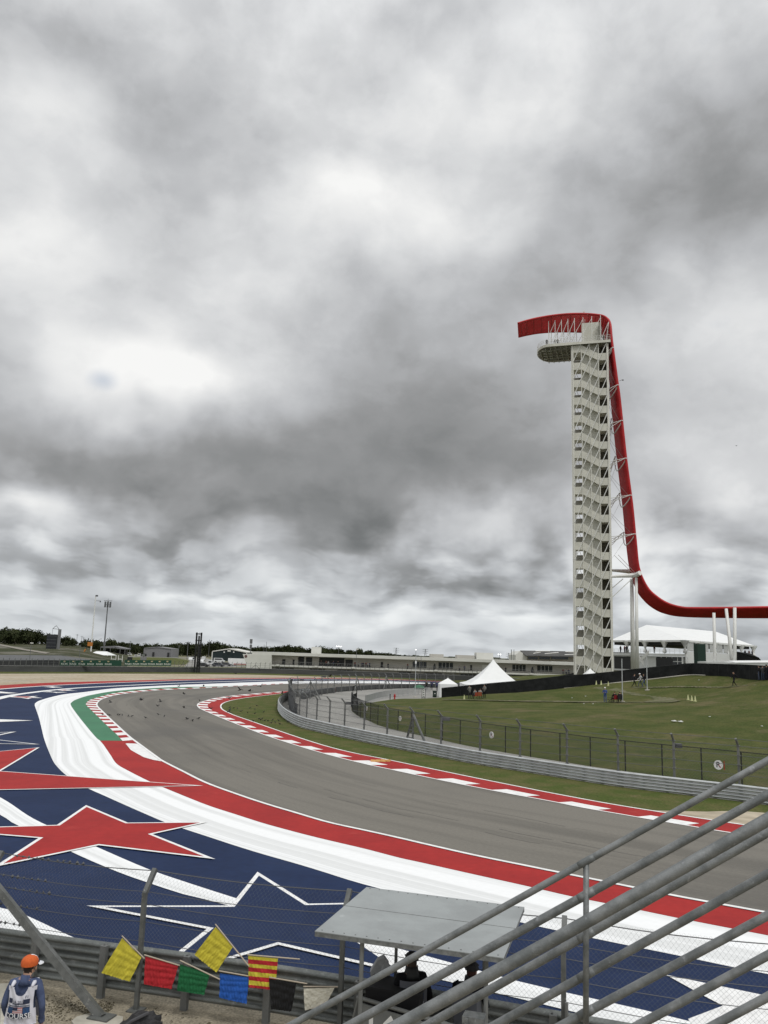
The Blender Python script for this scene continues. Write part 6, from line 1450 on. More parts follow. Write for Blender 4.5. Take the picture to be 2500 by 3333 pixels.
# ---- buildings
def qbox(mb, x0, x1, y0, y1, Y, dep, m=0, zmin=None):
    """box whose front face is seen between those picture columns and rows at distance Y"""
    a, c = at(x0, y1, Y), at(x1, y1, Y); t0, t1 = at(x0, y0, Y), at(x1, y0, Y); z0 = (a.z+c.z)/2 if zmin is None else zmin; z1 = (t0.z+t1.z)/2
    mb.box(((a.x+c.x)/2, Y+dep/2, (z0+z1)/2), (c.x-a.x, dep, z1-z0), None, m)
Mpit = mat('pit building wall', (.43,.415,.375), (.38,.365,.33), scale=.15, rough=.85); Mpitw = mat('pit building white', (.62,.62,.58), (.55,.55,.51), scale=.1, rough=.7)
P0p = g(1300, 2180); pit = thing('pit_building', 'very long low pale pit building with a balcony running behind the far corner', 'building', Vector((8, 268, 0)))
YP = 262.
def seg(name, x0, x1, dy0, dy1, Y, dep, m, n=1):
    """piece of the long facade: dy rows are given below the roof line"""
    for k in range(n):
        a0, a1 = x0+(x1-x0)*k/n, x0+(x1-x0)*(k+1)/n; mb = MB(pit.location); xm = (a0+a1)/2; base_y = 2120.3+.0306*(xm-821)+.0035*(xm-821)
        z1 = at(xm, base_y+dy0, Y).z; z0 = at(xm, base_y+dy1, Y).z; A_, C_ = at(a0, base_y, Y), at(a1, base_y, Y)
        mb.box(((A_.x+C_.x)/2, Y+dep/2, (z0+z1)/2), (C_.x-A_.x, dep, z1-z0)); mb.build(name, m, pit)
seg('roof', 821, 2120, 0, 9.5, YP, 26, Mpitw, 12)
seg('upper_wall', 882, 2120, 9.8, 41, YP+3, 14, Mpit, 14)
seg('balcony_slab', 884, 2120, 40.8, 46, YP, 4, Mpitw, 14)
seg('lower_wall', 884, 2120, 46.2, 70, YP+2.5, 14, Mpit, 12)
seg('side_wall', 790+14, 884, 8.5, 70, YP-.2, 20, Mpitw, 1)
mb = MB(pit.location); P_ = [at(790, 2128.5, YP-.25), at(884, 2130.8, YP-.25), at(884, 2190, YP-.25), at(811, 2190, YP-.25)]; mb.prism(P_, (0, 1.2, 0)); mb.build('slanted_end_wall', Mpitw, pit)
cE = at(800.5, 2136, YP-.3); t_ = [cE+Vector((.42*math.cos(a), 0, .42*math.sin(a))) for a in np.linspace(0, 6.283, 17)[:-1]]; mb = MB(pit.location); mb.prism(t_, (0, -.03, 0)); mb.build('round_emblem', flat('black emblem', (.02,.012,.015)), pit)
mb = MB(pit.location); mb.path([cE+Vector((.30*math.cos(a), -.05, .30*math.sin(a))) for a in np.linspace(0, 6.283, 17)], .035, 4); mb.build('emblem_ring', Mred, pit); textmesh('U', .36, Mwp, lambda X, Y: cE-pit.location+Vector((X, -.06, Y)), 'emblem_letter', pit)
for (x0, x1, a, c, m) in [(920,930,22,39,Mdk),(954,960,22,39,Mdk),(972,991,12,40,Mdk),(997,1017,13,40,Mdk),(1040,1122,12,40,Mdk),(1125,1149,16,40,Mdk),(1344,1389,15,34,Mwin),(1428,1475,15,34,Mwin),(1531,1537,20,37,Mdk),(1668,1711,14,34,Mwin),(1749,1798,14,33,Mwin),(1155,1160,24,38,Mdk),(1240,1248,20,38,Mdk),(1570,1590,18,38,Mpitw)]:
    seg('window' if m is Mwin else 'doorway', x0, x1, a, c, YP+2.9, .3, m)
for (x0, x1) in ((1344,1389),(1428,1475),(1668,1711),(1749,1798)):
    for f in (.25, .5, .75): xm = x0+(x1-x0)*f; seg('mullion', xm-.5, xm+.5, 14, 34, YP+2.8, .2, Mpitw)
for (x0, x1) in ((900,960),(1010,1060),(1100,1150),(1300,1340),(1380,1440),(1500,1560),(1668,1711),(1749,1798)): seg('garage_door', x0, x1, 50, 70, YP+2.3, .3, Mdk)
mb = MB(pit.location); 
for k in range(150):
    xm = 884+(1880-884)*k/149; by = 2120.3+.0341*(xm-821); p = at(xm, by+40.8, YP); mb.tube(p, p+Vector((0, 0, 1.0)), .03, 3)
p = at(884, 2120.3+.0341*63+40.8, YP)+Vector((0, 0, 1)); q = at(1880, 2120.3+.0341*1059+40.8, YP)+Vector((0, 0, 1)); mb.tube(p, q, .04, 4); mb.build('balcony_railing', Mpost, pit)
for (x0, x1, y0, y1, m) in [(1013,1041.5,2106,2128,Mpitw),(1550.6,1605.5,2124.6,2150,Mpitw),(1401,1444,2129,2142,Mpit),(1487,1544,2132.5,2146,Mpit)]:
    mb = MB(pit.location); qbox(mb, x0, x1, y0, y1, YP+9, 6, 0); mb.build('roof_housing', m, pit)
for x in (905,1030,1150,1260,1420,1560,1730,1850): 
    mb = MB(pit.location); by = 2120.3+.0341*(x-821); p = at(x, by+42, YP-.2); mb.box(p, (1.0, .2, .5)); mb.build('balcony_box', Mpitw, pit)
# paddock building with sloping dark roof
b0 = Vector(at(1690, 2150, 330)); pb = thing('paddock_building', 'grey building with long dark sloping roofs and white skylights left of the tower foot', 'building', b0)
mb = MB(b0); qbox(mb, 1690, 1880, 2133, 2162, 330, 20); mb.build('wall', Mpit, pb)
P_ = [at(1679, 2150, 329), at(1679, 2131, 329), at(1692, 2119, 329), at(1716, 2135, 329), at(1716, 2152, 329)]; mb = MB(b0); mb.prism(P_, (0, 18, 0)); mb.build('gable_wall', Mpitw, pb)
Mdr = mat('dark roof', (.085,.085,.08), (.06,.06,.058), scale=.3, rough=.8)
P_ = [at(1693, 2119.5, 331), at(2080, 2126, 331), at(2080, 2143, 327), at(1712, 2136, 327)]; mb = MB(b0); mb.prism(P_, (0, 0, .3)); mb.build('roof', Mdr, pb)
for (xa, ya, xb, yb) in ((1736,2127,1760,2123),(1773,2128,1818,2124),(1838,2131,1880,2130),(1743,2119,1790,2119),(1840,2121,1868,2122)):
    mb = MB(b0); mb.tube(at(xa, ya, 325.5), at(xb, yb, 325.5), .16, 4); mb.build('skylight', flat('sign white', (.78,.78,.76)), pb)
for (x0, x1) in ((1719,1751),(1756,1790),(1795,1850)): mb = MB(b0); qbox(mb, x0, x1, 2138, 2146, 326, .5); mb.build('window', Mwin, pb)
# hangar, shed, open shed
def shed(name, lb, x0, x1, ye, yp, yb, Y, m, dep=25, trim=None):
    a, c = at(x0, yb, Y), at(x1, yb, Y); t = thing(name, lb, 'building', (a+c)/2); zb = -.05; e0, e1 = at(x0, ye[0], Y).z, at(x1, ye[1], Y).z; ze = (e0+e1)/2; pk = at((x0+x1)/2, yp, Y)
    P_ = [Vector((a.x, Y, zb)), Vector((c.x, Y, zb)), Vector((c.x, Y, ze)), Vector((pk.x, Y, pk.z)), Vector((a.x, Y, ze))]; mb = MB(t.location); mb.prism(P_, (0, dep, 0)); mb.build('wall', m, t)
    mb = MB(t.location)
    for u, v in ((P_[4], P_[3]), (P_[3], P_[2])): mb.prism([u+Vector((0, -.4, .02)), v+Vector((0, -.4, .02)), v+Vector((0, -.4, .55)), u+Vector((0, -.4, .55))], (0, dep+.8, 0))
    mb.build('roof', trim or Mpitw, t)
    for q in (P_[0], P_[1]): mb = MB(t.location); mb.box((q.x, Y-.2, ze/2), (.5, .4, ze)); mb.build('corner_trim', trim or Mpitw, t)
    return t, a, c, ze
Mhang = flat('dark teal cladding', (.010,.022,.024), rough=.6)
t, a, c, ze = shed('hangar', 'dark teal hangar with a shallow white edged gable roof', 690, 802, (2120,2127), 2113.5, 2147, 470, Mhang, 30)
for x in (730, 761): mb = MB(t.location); p = at(x, 2122.5, 469); mb.box(p, (.7, .3, .6)); mb.build('wall_lamp', flat('sign white', (.78,.78,.76)), t)
mb = MB(t.location); p = at(746, 2118.5, 469); mb.box(p, (1.8, .3, .8)); mb.build('sign_plate', Mpitw, t)
t, a, c, ze = shed('shed', 'plain grey metal shed with a low gable in front of the distant trees', 468, 557, (2112,2113), 2107.5, 2137, 560, flat('grey cladding', (.20,.20,.205)), 20, flat('grey cladding', (.20,.20,.205)))
for x in (499, 548): mb = MB(t.location); p = at(x, 2131, 559.5); mb.box((p.x, p.y, 1.6), (1.3, .2, 3)); mb.build('doorway', Mdk, t)
Yo = 590; a, c = at(325, 2137, Yo), at(405, 2137, Yo); t = thing('open_shed', 'open sided shed on posts with a flat grey roof and dark interior', 'building', Vector(((a.x+c.x)/2, Yo, 0)))
mb = MB(t.location); zr = at(365, 2108, Yo).z; mb.prism([Vector((a.x, Yo, zr+.5)), Vector(((a.x+c.x)/2, Yo, zr+1.2)), Vector((c.x, Yo, zr-.3)), Vector((c.x, Yo, zr-.9)), Vector((a.x, Yo, zr-.1))], (0, 14, 0)); mb.build('roof', flat('grey cladding', (.20,.20,.205)), t)
for f in (0, .2, .4, .6, .8, 1): mb = MB(t.location); x = a.x+(c.x-a.x)*f; mb.box((x, Yo+.3, zr/2), (.35, .35, zr)); mb.build('post', Mpost, t)
mb = MB(t.location); mb.box(((a.x+c.x)/2, Yo+8, zr/2-.5), ((c.x-a.x)*.9, 3, zr*.8)); mb.build('stored_goods', flat('dark goods', (.04,.038,.035), var=.5, scale=.6), t)
# white tents and vans on the left
def ridge_tent(x0, x1, ye, yp, yb, Y, lb):
    a, c = at(x0, yb, Y), at(x1, yb, Y); zb = 0; ze = at(x0, ye, Y).z; zp = at(x0, yp, Y).z; t = thing('frame_tent', lb, 'tent', Vector(((a.x+c.x)/2, Y, 0))); w = c.x-a.x
    mb = MB(t.location); r0, r1 = Vector((a.x+w*.22, Y+5, zp)), Vector((a.x+w*.70, Y+5, zp)); q = [Vector((a.x, Y, ze)), Vector((c.x-w*.1, Y, ze)), Vector((c.x, Y+10, ze)), Vector((a.x+w*.1, Y+10, ze))]
    mb.add([*q, r0, r1], [(0, 1, 5, 4), (1, 2, 5), (2, 3, 4, 5), (3, 0, 4)]); mb.build('canopy', Mtent, t)
    for f in (0, .3, .6, .9): mb = MB(t.location); x = a.x+w*f; mb.tube((x, Y, 0), (x, Y, ze), .12, 5); mb.build('tent_pole', Mwsteel, t)
    mb = MB(t.location); mb.box((a.x+w*.45, Y+6, ze*.4), (w*.7, 2, ze*.7)); mb.build('goods_inside', flat('dark goods', (.04,.038,.035), var=.5, scale=.6), t)
ridge_tent(283, 356, 2131, 2119, 2146, 370, 'white frame tent right of the tall pale mast')
ridge_tent(262, 290, 2133, 2126, 2146, 375, 'smaller white frame tent directly left of the tall pale mast')
def vehicle(px, py, kind, col, lb, side=True, sc=1.0, rz=None):
    p = g(px, py); t = thing('parked_'+kind, lb, kind, p, 'vehicles parked behind the outer wall', rz if rz is not None else (0 if side else math.pi/2+rt.uniform(-.2, .2)))
    mp_ = flat('car paint %.2f %.2f' % (col[0], col[2]), col, rough=.35, var=.05)
    L, H, W_ = dict(van=(5.2, 2.1, 2.0), car=(4.5, 1.45, 1.8), suv=(4.8, 1.8, 1.95), pickup=(5.4, 1.8, 1.95), truck=(8.5, 3.2, 2.4))[kind]
    if kind == 'van': pr = [(-.5, .3), (.5, .3), (.5, .9), (.36, 1.15), (.22, H), (-.5, H)]
    elif kind == 'truck': pr = [(-.5, .6), (.5, .6), (.5, 1.5), (.44, 2.3), (.30, 2.4), (.30, H), (-.5, H)]
    elif kind == 'pickup': pr = [(-.5, .4), (.5, .4), (.5, .95), (.28, 1.05), (.16, H), (-.08, H), (-.10, 1.05), (-.5, 1.05)]
    else: pr = [(-.5, .3), (.5, .3), (.5, .75), (.30, .95), (.14, H), (-.30, H), (-.47, .95)]
    mb = MB(); mb.prism([Vector((x*L, -W_/2, z)) for x, z in pr], (0, W_, 0)); link('body', mb.mesh('body', [mp_]), t)
    wz0, wz1 = (1.2, H-.25) if kind != 'truck' else (1.6, 2.2)
    xs0, xs1 = dict(van=(-.42, .26), car=(-.34, .18), suv=(-.40, .18), pickup=(-.06, .17), truck=(.31, .42))[kind]
    for s in (-1, 1): mb = MB(); mb.box(((xs0+xs1)/2*L, s*(W_/2+.005), (max(.95, wz0 if kind in ('van', 'truck') else .95)+wz1)/2), ((xs1-xs0)*L, .02, wz1-max(.95, wz0 if kind in ('van', 'truck') else .95))); link('side_window', mb.mesh('side_window', [Mwin]), t)
    fx = dict(van=.31, car=.235, suv=.24, pickup=.235, truck=.475)[kind]; mb = MB(); mb.box((fx*L, 0, (H+.95)/2-.02), (.25, W_*.86, (H-.95)*.62), Matrix.Rotation(-.5, 3, 'Y')); link('windscreen', mb.mesh('windscreen', [Mwin]), t)
    for sx in (-.31, .31):
        for s in (-1, 1): mb = MB(); mb.tube((sx*L, s*(W_/2-.22), .34), (sx*L, s*(W_/2+.02), .34), .34, 12); link('wheel', mb.mesh('wheel', [Mblk]), t)
    t.scale = (sc,)*3; return t
WH = (.62,.63,.63)
for a in [(417,2133.5,'van',WH,'white minivan parked side on along the road left of the grey shed',True),(452,2136.5,'pickup',WH,'white pickup parked just left of the black road sign',True),(490,2136.5,'suv',WH,'white car parked in front of the left door of the grey shed',True),
          (624,2151,'suv',WH,'white car facing the track just left of the black lattice tower',False),(627,2144,'car',(.05,.05,.055),'dark car behind the white one left of the black lattice tower',False),
          (657,2160,'suv',WH,'white car facing the track just right of the black lattice tower',False),(664,2149,'van',WH,'white van behind the cars right of the black lattice tower',False),(682,2164,'pickup',WH,'white pickup side on between the lattice tower and the white van',True),
          (714,2156,'van',WH,'white passenger van parked side on in front of the dark hangar',True),(710,2170,'car',(.05,.055,.07),'dark car parked side on nearest the outer wall below the passenger van',True),(660,2171,'car',(.03,.03,.035),'black car beside the foot of the black lattice tower',True),
          (735,2168,'car',(.10,.10,.11),'grey car beside the long white trailer',True),(980,2180,'van',WH,'white van parked under the pit building balcony',False),(226,2139,'truck',WH,'white box truck left of the orange boom lift',True),(245,2139,'van',WH,'white van between the box truck and the boom lift',True)]:
    vehicle(*a[:5], side=a[5])
p = g(776, 2167); t = thing('trailer', 'long white box trailer in front of the slanted end wall of the pit building', 'trailer', p)
mb = MB(p); mb.box(p+Vector((0, 0, 1.65)), (8.2, 2.4, 2.5)); mb.build('box_body', Mtent, t); mb = MB(p); mb.box(p+Vector((1.0, -1.22, .68)), (5.5, .04, .36)); mb.build('red_print', flat('pink print', (.45,.15,.14), var=.5, scale=1.), t)
for x in (-2.5, -1.4, 3.4): mb = MB(p); mb.tube(p+Vector((x, -1.1, .42)), p+Vector((x, 1.1, .42)), .42, 10); mb.build('wheel', Mblk, t)
# masts, lattice tower, screen tower, boom lift
def mast(lb, xb, yb, xt, yt, Y, r, name='mast', head=None, m=Mwsteel):
    b0 = at(xb, yb, Y); tt_ = at(xt, yt, Y); b0.z = 0; b0.x = tt_.x; t = thing(name, lb, name.replace('_', ' '), b0); mb = MB(b0); mb.tube(b0, Vector((b0.x, Y, tt_.z)), r, 8, 0, r*.6); mb.build('shaft', m, t)
    return t, Vector((b0.x, Y, tt_.z))
t, h_ = mast('tall thin pale mast with a small camera head, left of the antenna mast', 292, 2145, 312, 1937, 384, .34)
mb = MB(t.location); mb.box(h_+Vector((.5, 0, -.3)), (1.0, .5, .7)); mb.box(h_+Vector((1.5, 0, -2.6)), (2.2, .15, .15)); mb.box(h_+Vector((2.3, 0, -2.9)), (.4, .3, .7)); mb.build('camera_head', flat('dark grey metal', (.09,.09,.095)), t)
Mgm = flat('grey mast', (.14,.145,.15))
t, h_ = mast('tall dark grey mast crowned with a ring of antenna panels', 338, 2140, 352, 1956, 440, .42, 'antenna_mast', m=Mgm)
for k in range(6):
    a = k*math.pi/3; mb = MB(t.location); c = h_+Vector((1.5*math.cos(a), 1.5*math.sin(a), -1.9)); mb.box(c, (.55, .3, 3.0), a); mb.tube(h_+Vector((0, 0, -1.9)), c, .08, 4); mb.build('antenna_panel', Mgm, t)
mb = MB(t.location); mb.tube(h_+Vector((-2.2, 0, .1)), h_+Vector((2.2, 0, .1)), .12, 4); mb.tube(h_, h_+Vector((0, 0, 1.2)), .07, 4); mb.box(h_-Vector((0, 0, 22)), (.9, .8, 1.8)); mb.build('cross_bar', Mgm, t)
Yt = 225; b0 = at(641, 2172, Yt); t = thing('lattice_tower', 'black lattice lighting tower of three uprights standing behind the outer wall', 'tower', Vector((b0.x, Yt, 0)))
zt = at(645, 2058, Yt).z
for dx_ in (-.62, .05, .62):
    mb = MB(t.location); 
    for s in (-1, 1): mb.tube((b0.x+dx_+s*.14, Yt, 0), (b0.x+dx_+s*.14, Yt, zt-(1.0 if dx_ == .05 else 0)), .06, 5)
    mb.box((b0.x+dx_, Yt+.05, zt*(.5 if dx_ != .05 else .46)), (.44, .12, zt*(.98 if dx_ != .05 else .9)))
    for k in range(24): z = zt*k/24; mb.tube((b0.x+dx_-.14, Yt, z), (b0.x+dx_+.14, Yt, z+zt/24), .035, 3)
    mb.build('upright', Mblk, t)
for z in (.96, .80): mb = MB(t.location); mb.box((b0.x, Yt, zt*z), (1.7, .5, .25)); mb.build('cross_frame', Mblk, t)
for k in range(8): mb = MB(t.location); mb.box((b0.x+.28, Yt-.3, zt*.62-k*.62), (.5, .4, .55)); mb.build('speaker_box', Mblk, t)
Ys = 360; b0 = at(184, 2143, Ys); t = thing('screen_tower', 'back of a big dark video screen hung from a grey column with a lattice jib', 'screen', Vector((b0.x, Ys, 0)))
mb = MB(t.location); zt = at(189, 2048, Ys).z; mb.box((b0.x+.3, Ys, zt/2), (1.0, 1.0, zt)); mb.build('column', flat('grey column', (.19,.195,.20)), t)
mb = MB(t.location); p0, p1 = at(157, 2064.5, Ys), at(184, 2121, Ys); mb.box(((p0.x+p1.x)/2, Ys-.8, (p0.z+p1.z)/2), (p1.x-p0.x, .6, p0.z-p1.z)); mb.build('screen_panel', flat('screen back', (.025,.028,.033), var=.3), t)
for k in range(5): mb = MB(t.location); mb.box(((p0.x+p1.x)/2, Ys-1.12, p1.z+(p0.z-p1.z)*(k+.5)/5), (p1.x-p0.x, .06, .08)); mb.build('frame_bar', flat('grey column', (.19,.195,.20)), t)
mb = MB(t.location); zj = zt; mb.tube((b0.x, Ys, zj), (b0.x-2.8, Ys, zj+.2), .1, 4); mb.tube((b0.x, Ys, zj), (b0.x-1.4, Ys, zj+1.5), .1, 4); mb.tube((b0.x-1.4, Ys, zj+1.5), (b0.x-2.8, Ys, zj+.2), .1, 4); mb.tube((b0.x-2.8, Ys, zj+.2), (b0.x-2.8, Ys, p0.z), .07, 4); mb.build('lattice_jib', flat('grey column', (.19,.195,.20)), t)
p = at(262, 2146, 362); p.z = 0; t = thing('boom_lift', 'orange boom lift with its basket raised beside the tall pale mast', 'boom lift', p); Morg = flat('orange machine', (.50,.18,.03))
mb = MB(p); mb.box(p+Vector((0, 0, .9)), (3.2, 2, 1.2)); mb.build('chassis', Morg, t); mb = MB(p); q = at(279, 2112, 362); mb.tube(p+Vector((.4, 0, 1.5)), q, .38, 6, 0, .25); mb.build('boom', Morg, t)
mb = MB(p); q2 = at(291, 2098, 362); mb.tube(q, q2, .14, 5); mb.build('boom_tip', Mblk, t); mb = MB(p); mb.box(q2+Vector((.3, 0, .2)), (1.9, 1.0, 1.7)); mb.build('basket', Morg, t)
for x in (-1.1, 1.1): mb = MB(p); mb.tube(p+Vector((x, -1, .5)), p+Vector((x, 1, .5)), .5, 10); mb.build('wheel', Mblk, t)
for (x0, x1, y0, y1, lb, m) in [(457.6,476.6,2127.5,2136.5,'black road sign panel with white lettering',Mdk),(457,476,2138.5,2151,'grey road sign panel below the black one',flat('grey cladding', (.20,.20,.205))),(414,430,2138.5,2150.5,'small black panel left of the grey road sign',Mdk)]:
    Yq = 300 if y0 > 2130 else 420; mb = MB(at(x0, y1, Yq)); qbox(mb, x0, x1, y0, y1, Yq, .2); mb.tube(at((x0+x1)/2, y1, Yq), Vector((at((x0+x1)/2, y1, Yq).x, Yq, 0)), .08, 4); t = thing('road_sign', lb, 'sign', mb.o); mb.build('panel', m, t)
    if 'lettering' in lb:
        for k in range(8): mb = MB(t.location); pc_ = at(x0+4+1.5*k, (y0+y1)/2, Yq); mb.box(pc_+Vector((0, -.08, 0)), (.13, .03, .32 if k % 3 else .42)); mb.build('print_mark', Mwp, t)
# thin poles
for (x, yt, yb, Y, r, lb) in [(252,2064,2100,520,.12,'thin utility pole, tallest of three left of the masts'),(267,2070,2100,520,.11,'thin utility pole, middle of three left of the masts'),(273,2074,2100,520,.11,'thin utility pole, right of three left of the masts'),(425,2086,2131,560,.14,'thin dark utility pole between the open shed and the grey shed'),(583,2100,2136,520,.14,'thin utility pole right of the grey shed'),(612.7,2088,2141,470,.16,'thin pale utility pole left of the lattice tower'),(682,2087,2120,600,.12,'thin pole above the trees left of the hangar'),(818,2080,2122,300,.14,'antenna pole with stacked boxes at the left end of the pit building roof'),(860,2098,2120,600,.12,'short pole behind the pit building roof left end'),(868,2089,2122,290,.07,'thin white whip pole on the pit building roof'),(893,2100,2122,600,.10,'short thin pole behind the pit building in front of the trees'),(1161,2113,2196,232,.07,'slim lamp pole rising in front of the pit building balcony'),(1371,2134,2196,232,.07,'slim pale pole in front of the pit building windows'),(1664.6,2114,2150,310,.13,'left one of two poles behind the big marquee peak'),(1673,2114,2150,312,.10,'right one of two poles behind the big marquee peak'),(102,2093,2165,225,.07,'slim dark pole with a small white lamp on the left hillside'),(262,2098,2150,300,.08,'thin pole beside the boom lift')]:
    q = at(x, yt, Y); b0 = at(x, yb, Y); t = thing('utility_pole', lb, 'pole', Vector((q.x, Y, 0))); mb = MB(t.location); mb.tube((q.x, Y, 0), (q.x, Y, q.z), r, 6); mb.build('shaft', Mgm, t)
    if 'boxes' in lb: mb = MB(t.location); mb.box((q.x, Y, q.z-.8), (.9, .5, 1.6)); mb.box((q.x, Y, q.z-2.6), (.8, .5, 1.2)); mb.build('antenna_box', Mgm, t)
    elif 'utility' in lb: mb = MB(t.location); mb.tube((q.x-.9, Y, q.z-.5), (q.x+.9, Y, q.z-.5), .08, 4); mb.build('cross_arm', Mgm, t)
    if 'lamp' in lb: mb = MB(t.location); mb.box((q.x+.2, Y-.1, q.z), (.7, .3, .3)); mb.build('lamp_head', Mpitw, t)
Mlamp = emis('lit lamp', (1, 1, .97), 5.)
for (x, y, Y, n, lb) in [(1103,2104,620,3,'lit cluster of floodlights above the trees behind the pit building'),(1354,2115,620,1,'single lit floodlight on a pole beyond the pit building roof'),(1626,2130,620,2,'pair of lit floodlights on a pole left of the big marquee peak')]:
    q = at(x, y, Y); t = thing('floodlight', lb, 'floodlight', Vector((q.x, Y, 0))); mb = MB(t.location); mb.tube((q.x, Y, 0), q, .14, 5); mb.build('shaft', Mgm, t)
    for k in range(n): mb = MB(t.location); mb.lathe(q+Vector(((k-(n-1)/2)*1.5, 0, 0)), [(.05, -.3), (.26, -.1), (.26, .1), (.05, .3)], 8); mb.build('lamp', Mlamp, t)
for (x, yt, Y, lb) in [(1290,2108.5,900,'lattice power pylon left of the single floodlight'),(1385,2113,900,'lattice power pylon right of the single floodlight'),(1655.6,2125,900,'lattice power pylon above the big marquee')]:
    q = at(x, yt, Y); t = thing('power_pylon', lb, 'pylon', Vector((q.x, Y, 0))); mb = MB(t.location)
    for s in (-1, 1): mb.tube((q.x+s*1.6, Y, 0), (q.x+s*.25, Y, q.z), .16, 4)
    for k in range(6): z0, z1 = q.z*k/6, q.z*(k+1)/6; w0, w1 = 1.6-1.35*k/6, 1.6-1.35*(k+1)/6; mb.tube((q.x-w0, Y, z0), (q.x+w1, Y, z1), .1, 3); mb.tube((q.x+w0, Y, z0), (q.x-w1, Y, z1), .1, 3)
    mb.build('lattice', Mgm, t); mb = MB(t.location)
    for f in (.97, .82, .67): mb.tube((q.x-3, Y, q.z*f), (q.x+3, Y, q.z*f), .14, 4)
    mb.build('cross_arms', Mgm, t)
# people on the pit balcony, feather banners
vs_ = [body_mesh(p_, c_, 1.05, 0)[0] for p_, c_ in ((STAND, dict(top=(.03,.03,.035))), (HOLD, dict(top=(.12,.04,.04))), (STAND, dict(top=(.25,.25,.25))), (HOLD, dict(top=(.04,.05,.10))))]
for i, x in enumerate((1045,1061,1068,1085,1100,1155,1166,1178,1182,1191,1197,1203,1263,1327,1495,1512,1646,1833,1843,1852)):
    by = 2120.3+.0341*(x-821)+40.8; p = at(x, by, YP+1.0); p.z = at(x, by, YP).z; t = thing('person', 'small distant person standing on the pit building balcony', 'person', p, 'people on the pit building balcony', rt.uniform(2, 4)); link('body', vs_[i % 4], t)
for x, lb in ((1413, 'dark feather banner on the pit balcony between two windows'), (1732, 'dark feather banner on the pit balcony right of the big marquee'), (1585-175, '')):
    if not lb: continue
    by = 2120.3+.0341*(x-821)+40.8; p = at(x, by, YP+.8); mb = MB(p); mb.prism([p+Vector(v) for v in ((-.25, 0, .0), (.35, 0, .1), (.55, 0, 1.0), (.35, 0, 1.9), (.05, 0, 2.1), (-.35, 0, 1.0))], (0, .15, 0)); tag(mb.build('feather_banner', Mdk), lb, 'banner')
for i, (x, y, Y) in enumerate([(2020,2103,219),(2033,2103,217),(2040,2104,216),(2130,2108,209),(2425,2120,226),(2438,2120,228),(2448,2120,229)]):
    p = at(x, 2118, Y+2); p.z = zE-3.2; t = thing('person', 'small distant person standing on the upper deck of the pavilion', 'person', p, 'people on the pavilion deck', rt.uniform(2, 4)); link('body', vs_[i % 2], t)
# two goal-post frames and small lots behind wall
for (x0, x1, lb) in ((362,377,'left white gate frame behind the green boards'),(385,398,'right white gate frame behind the green boards')):
    p0, p1 = at(x0, 2146, 330), at(x1, 2147, 330); t = thing('gate_frame', lb, 'frame', Vector((p0.x, 330, 0))); mb = MB(t.location)
    for p in (p0, p1): mb.tube((p.x, 330, 0), (p.x, 330, p.z+1.6), .14, 5)
    mb.tube((p0.x, 330, p0.z+.1), (p1.x, 330, p1.z+.1), .12, 4); mb.build('frame', Mwsteel, t)
# ================================================================ BIRDS
Mbird = flat('black feathers', (.010,.010,.011), rough=.6)
def bird_mesh(fly):
    m = MB(); m.lathe((0, 0, 0), [(.001, -.11), (.035, -.07), (.05, 0), (.04, .07), (.012, .11)], 7)
    for v in range(len(m.v)): x, y, z = m.v[v]; m.v[v] = (x, z, y+(.11 if not fly else 0)+z*.25)
    m.lathe((0, .125, .16 if not fly else .04), [(.001, -.028), (.027, -.008), (.026, .012), (.001, .03)], 6)
    m.prism([Vector((-.012, .15, .155 if not fly else .04)), Vector((.012, .15, .155 if not fly else .04)), Vector((0, .195, .15 if not fly else .035))], (0, 0, .01))
    m.prism([Vector((-.02, -.08, .085 if not fly else -.02)), Vector((.02, -.08, .085 if not fly else -.02)), Vector((.03, -.25, .045 if not fly else -.03)), Vector((-.03, -.25, .045 if not fly else -.03))], (0, 0, .012))
    if fly:
        for s in (-1, 1): m.prism([Vector((s*.03, .06, .01)), Vector((s*.16, .08, .09)), Vector((s*.30, -.01, .12)), Vector((s*.15, -.06, .07)), Vector((s*.03, -.05, .01))], (0, 0, .008))
    else:
        for s in (-1, 1): m.tube((s*.018, 0, .07), (s*.018, .01, 0), .006, 4)
    return m.mesh('bird', [Mbird])
bs, bfm = bird_mesh(False), bird_mesh(True)
rb = random.Random(3)
Z1 = [(790,300),(830,300),(845,305),(908,300),(922,302),(942,303),(990,310),(1017,313),(1123,325),(1220,298),(1268,312),(1438,330),(1445,335),(1485,348),(1533,330)]
for x, y in Z1: o = link('bird', bs, None, g(x/2.37, 2200+(y+6)/2.37)+Vector((0, 0, .016))); o.rotation_euler = (0, 0, rb.uniform(0, 6.3)); o.scale = (1.0,)*3; tag(o, 'small black bird standing on the grey race track', 'bird', 'birds standing on the track')
Z2 = [(18,450),(62,465),(112,448),(118,308)]
for x, y in Z2: o = link('bird', bs, None, g(600+x/2.37, 2150+(y+4)/2.37)+Vector((0, 0, .016))); o.rotation_euler = (0, 0, rb.uniform(0, 6.3)); o.scale = (1.0,)*3; tag(o, 'small black bird standing on the grey race track', 'bird', 'birds standing on the track')
Z3 = [(350,365),(380,370),(408,372),(437,395),(290,355),(560,352),(545,378),(505,370),(488,405),(543,412),(612,400),(575,455),(600,452),(588,462),(620,468),(645,470),(682,462),(670,485),(700,480),(727,468),(738,495),(798,478),(713,325),(714,345),(530,470)]
for x, y in Z3: o = link('bird', bs, None, g(600+x/2.37, 2150+(y+4)/2.37)+Vector((0, 0, .02))); o.rotation_euler = (0, 0, rb.uniform(0, 6.3)); o.scale = (1.0,)*3; tag(o, 'small black bird standing on the infield grass beside the red kerb', 'bird', 'birds standing on the infield grass')
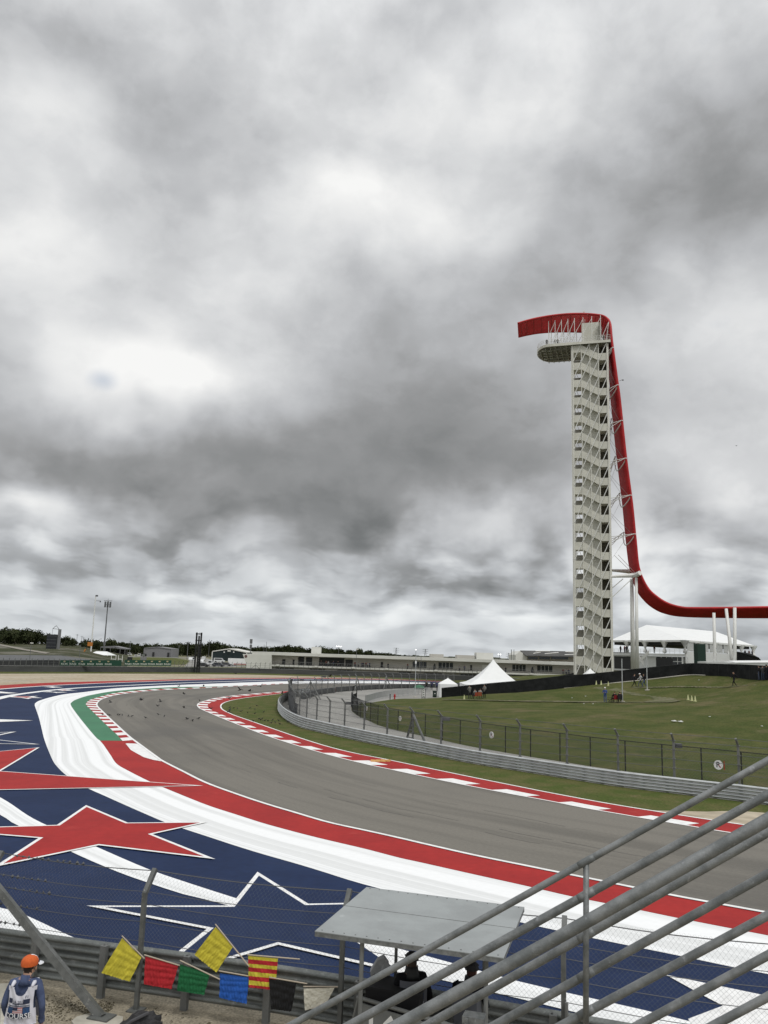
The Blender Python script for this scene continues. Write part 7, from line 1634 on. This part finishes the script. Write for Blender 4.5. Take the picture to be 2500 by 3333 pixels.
Z4 = [(1088/2.37, 2200+185/2.37, 60), (1095/2.37, 2200+182/2.37, 61), (1237/2.37, 2200+197/2.37, 60), (1213/2.37, 2200+230/2.37, 66), (852/2.37, 2200+203/2.37, 70), (1420/2.37, 2200+138/2.37, 66), (1419/2.37, 2200+243/2.37, 62), (1540/2.37, 2200+190/2.37, 70), (1380/2.37, 2200+80/2.37, 75), (1570/2.37, 2200+78/2.37, 75),
      (600+430/2.37, 2150+226/2.37, 52), (600+506/2.37, 2150+234/2.37, 55), (600+588/2.37, 2150+198/2.37, 60), (600+345/2.37, 2150+290/2.37, 60), (600+345/2.37, 2150+395/2.37, 48), (600+205/2.37, 2150+370/2.37, 60), (600+755/2.37, 2150+252/2.37, 62), (1073/1.0, 2202, 60), (650+247/2.074, 2000+398/2.074, 90), (650+240/2.074, 2000+400/2.074, 92), (2397, 1451, 170)]
for x, y, Y in Z4: o = link('bird', bfm, None, at(x, y, Y)); o.rotation_euler = (rb.uniform(-.3, .3), rb.uniform(-.5, .5), rb.uniform(0, 6.3)); o.scale = (.8,)*3; tag(o, 'small black bird flying low over the track and kerbs', 'bird', 'birds in flight')
# litter on the hill
for (x, y) in [(1906,2268),(1862,2275),(1900,2293),(1930,2293.5),(2275,2217),(2310,2336),(2480,2368)]:
    p = hit(x, y); m_ = MB(p); m_.box(p+Vector((0, 0, .09)), (.14, .12, .04), .4); tag(m_.build('litter', flat('sign white', (.78,.78,.76))), 'small white scrap of litter lying on the grass hill', 'litter', 'litter on the grass hill')
# seams and rubber marks on the asphalt
Mseam = mat('asphalt seam', (.060,.057,.052), (.10,.095,.085), scale=2.5, rough=.9, lo=.3, hi=.55)
TO, TI = rs(wT_out, 500), rs(wT_in, 500); rq = random.Random(2)
for f, w_ in ((.30, .035), (.385, .03), (.62, .02)):
    i = 190
    while i < 480:
        L = rq.randint(4, 16); seg_ = [TO[k].lerp(TI[k], f+.004*math.sin(k*.7)+.002*math.sin(k*2.1)) for k in range(i, min(i+L, 499))]
        if len(seg_) > 2: struct('asphalt_seam', strip_mesh('asphalt_seam', seg_, offset(seg_, w_*rq.uniform(.6, 1.8)), .0165, Mseam))
        i += L+rq.randint(0, 9)
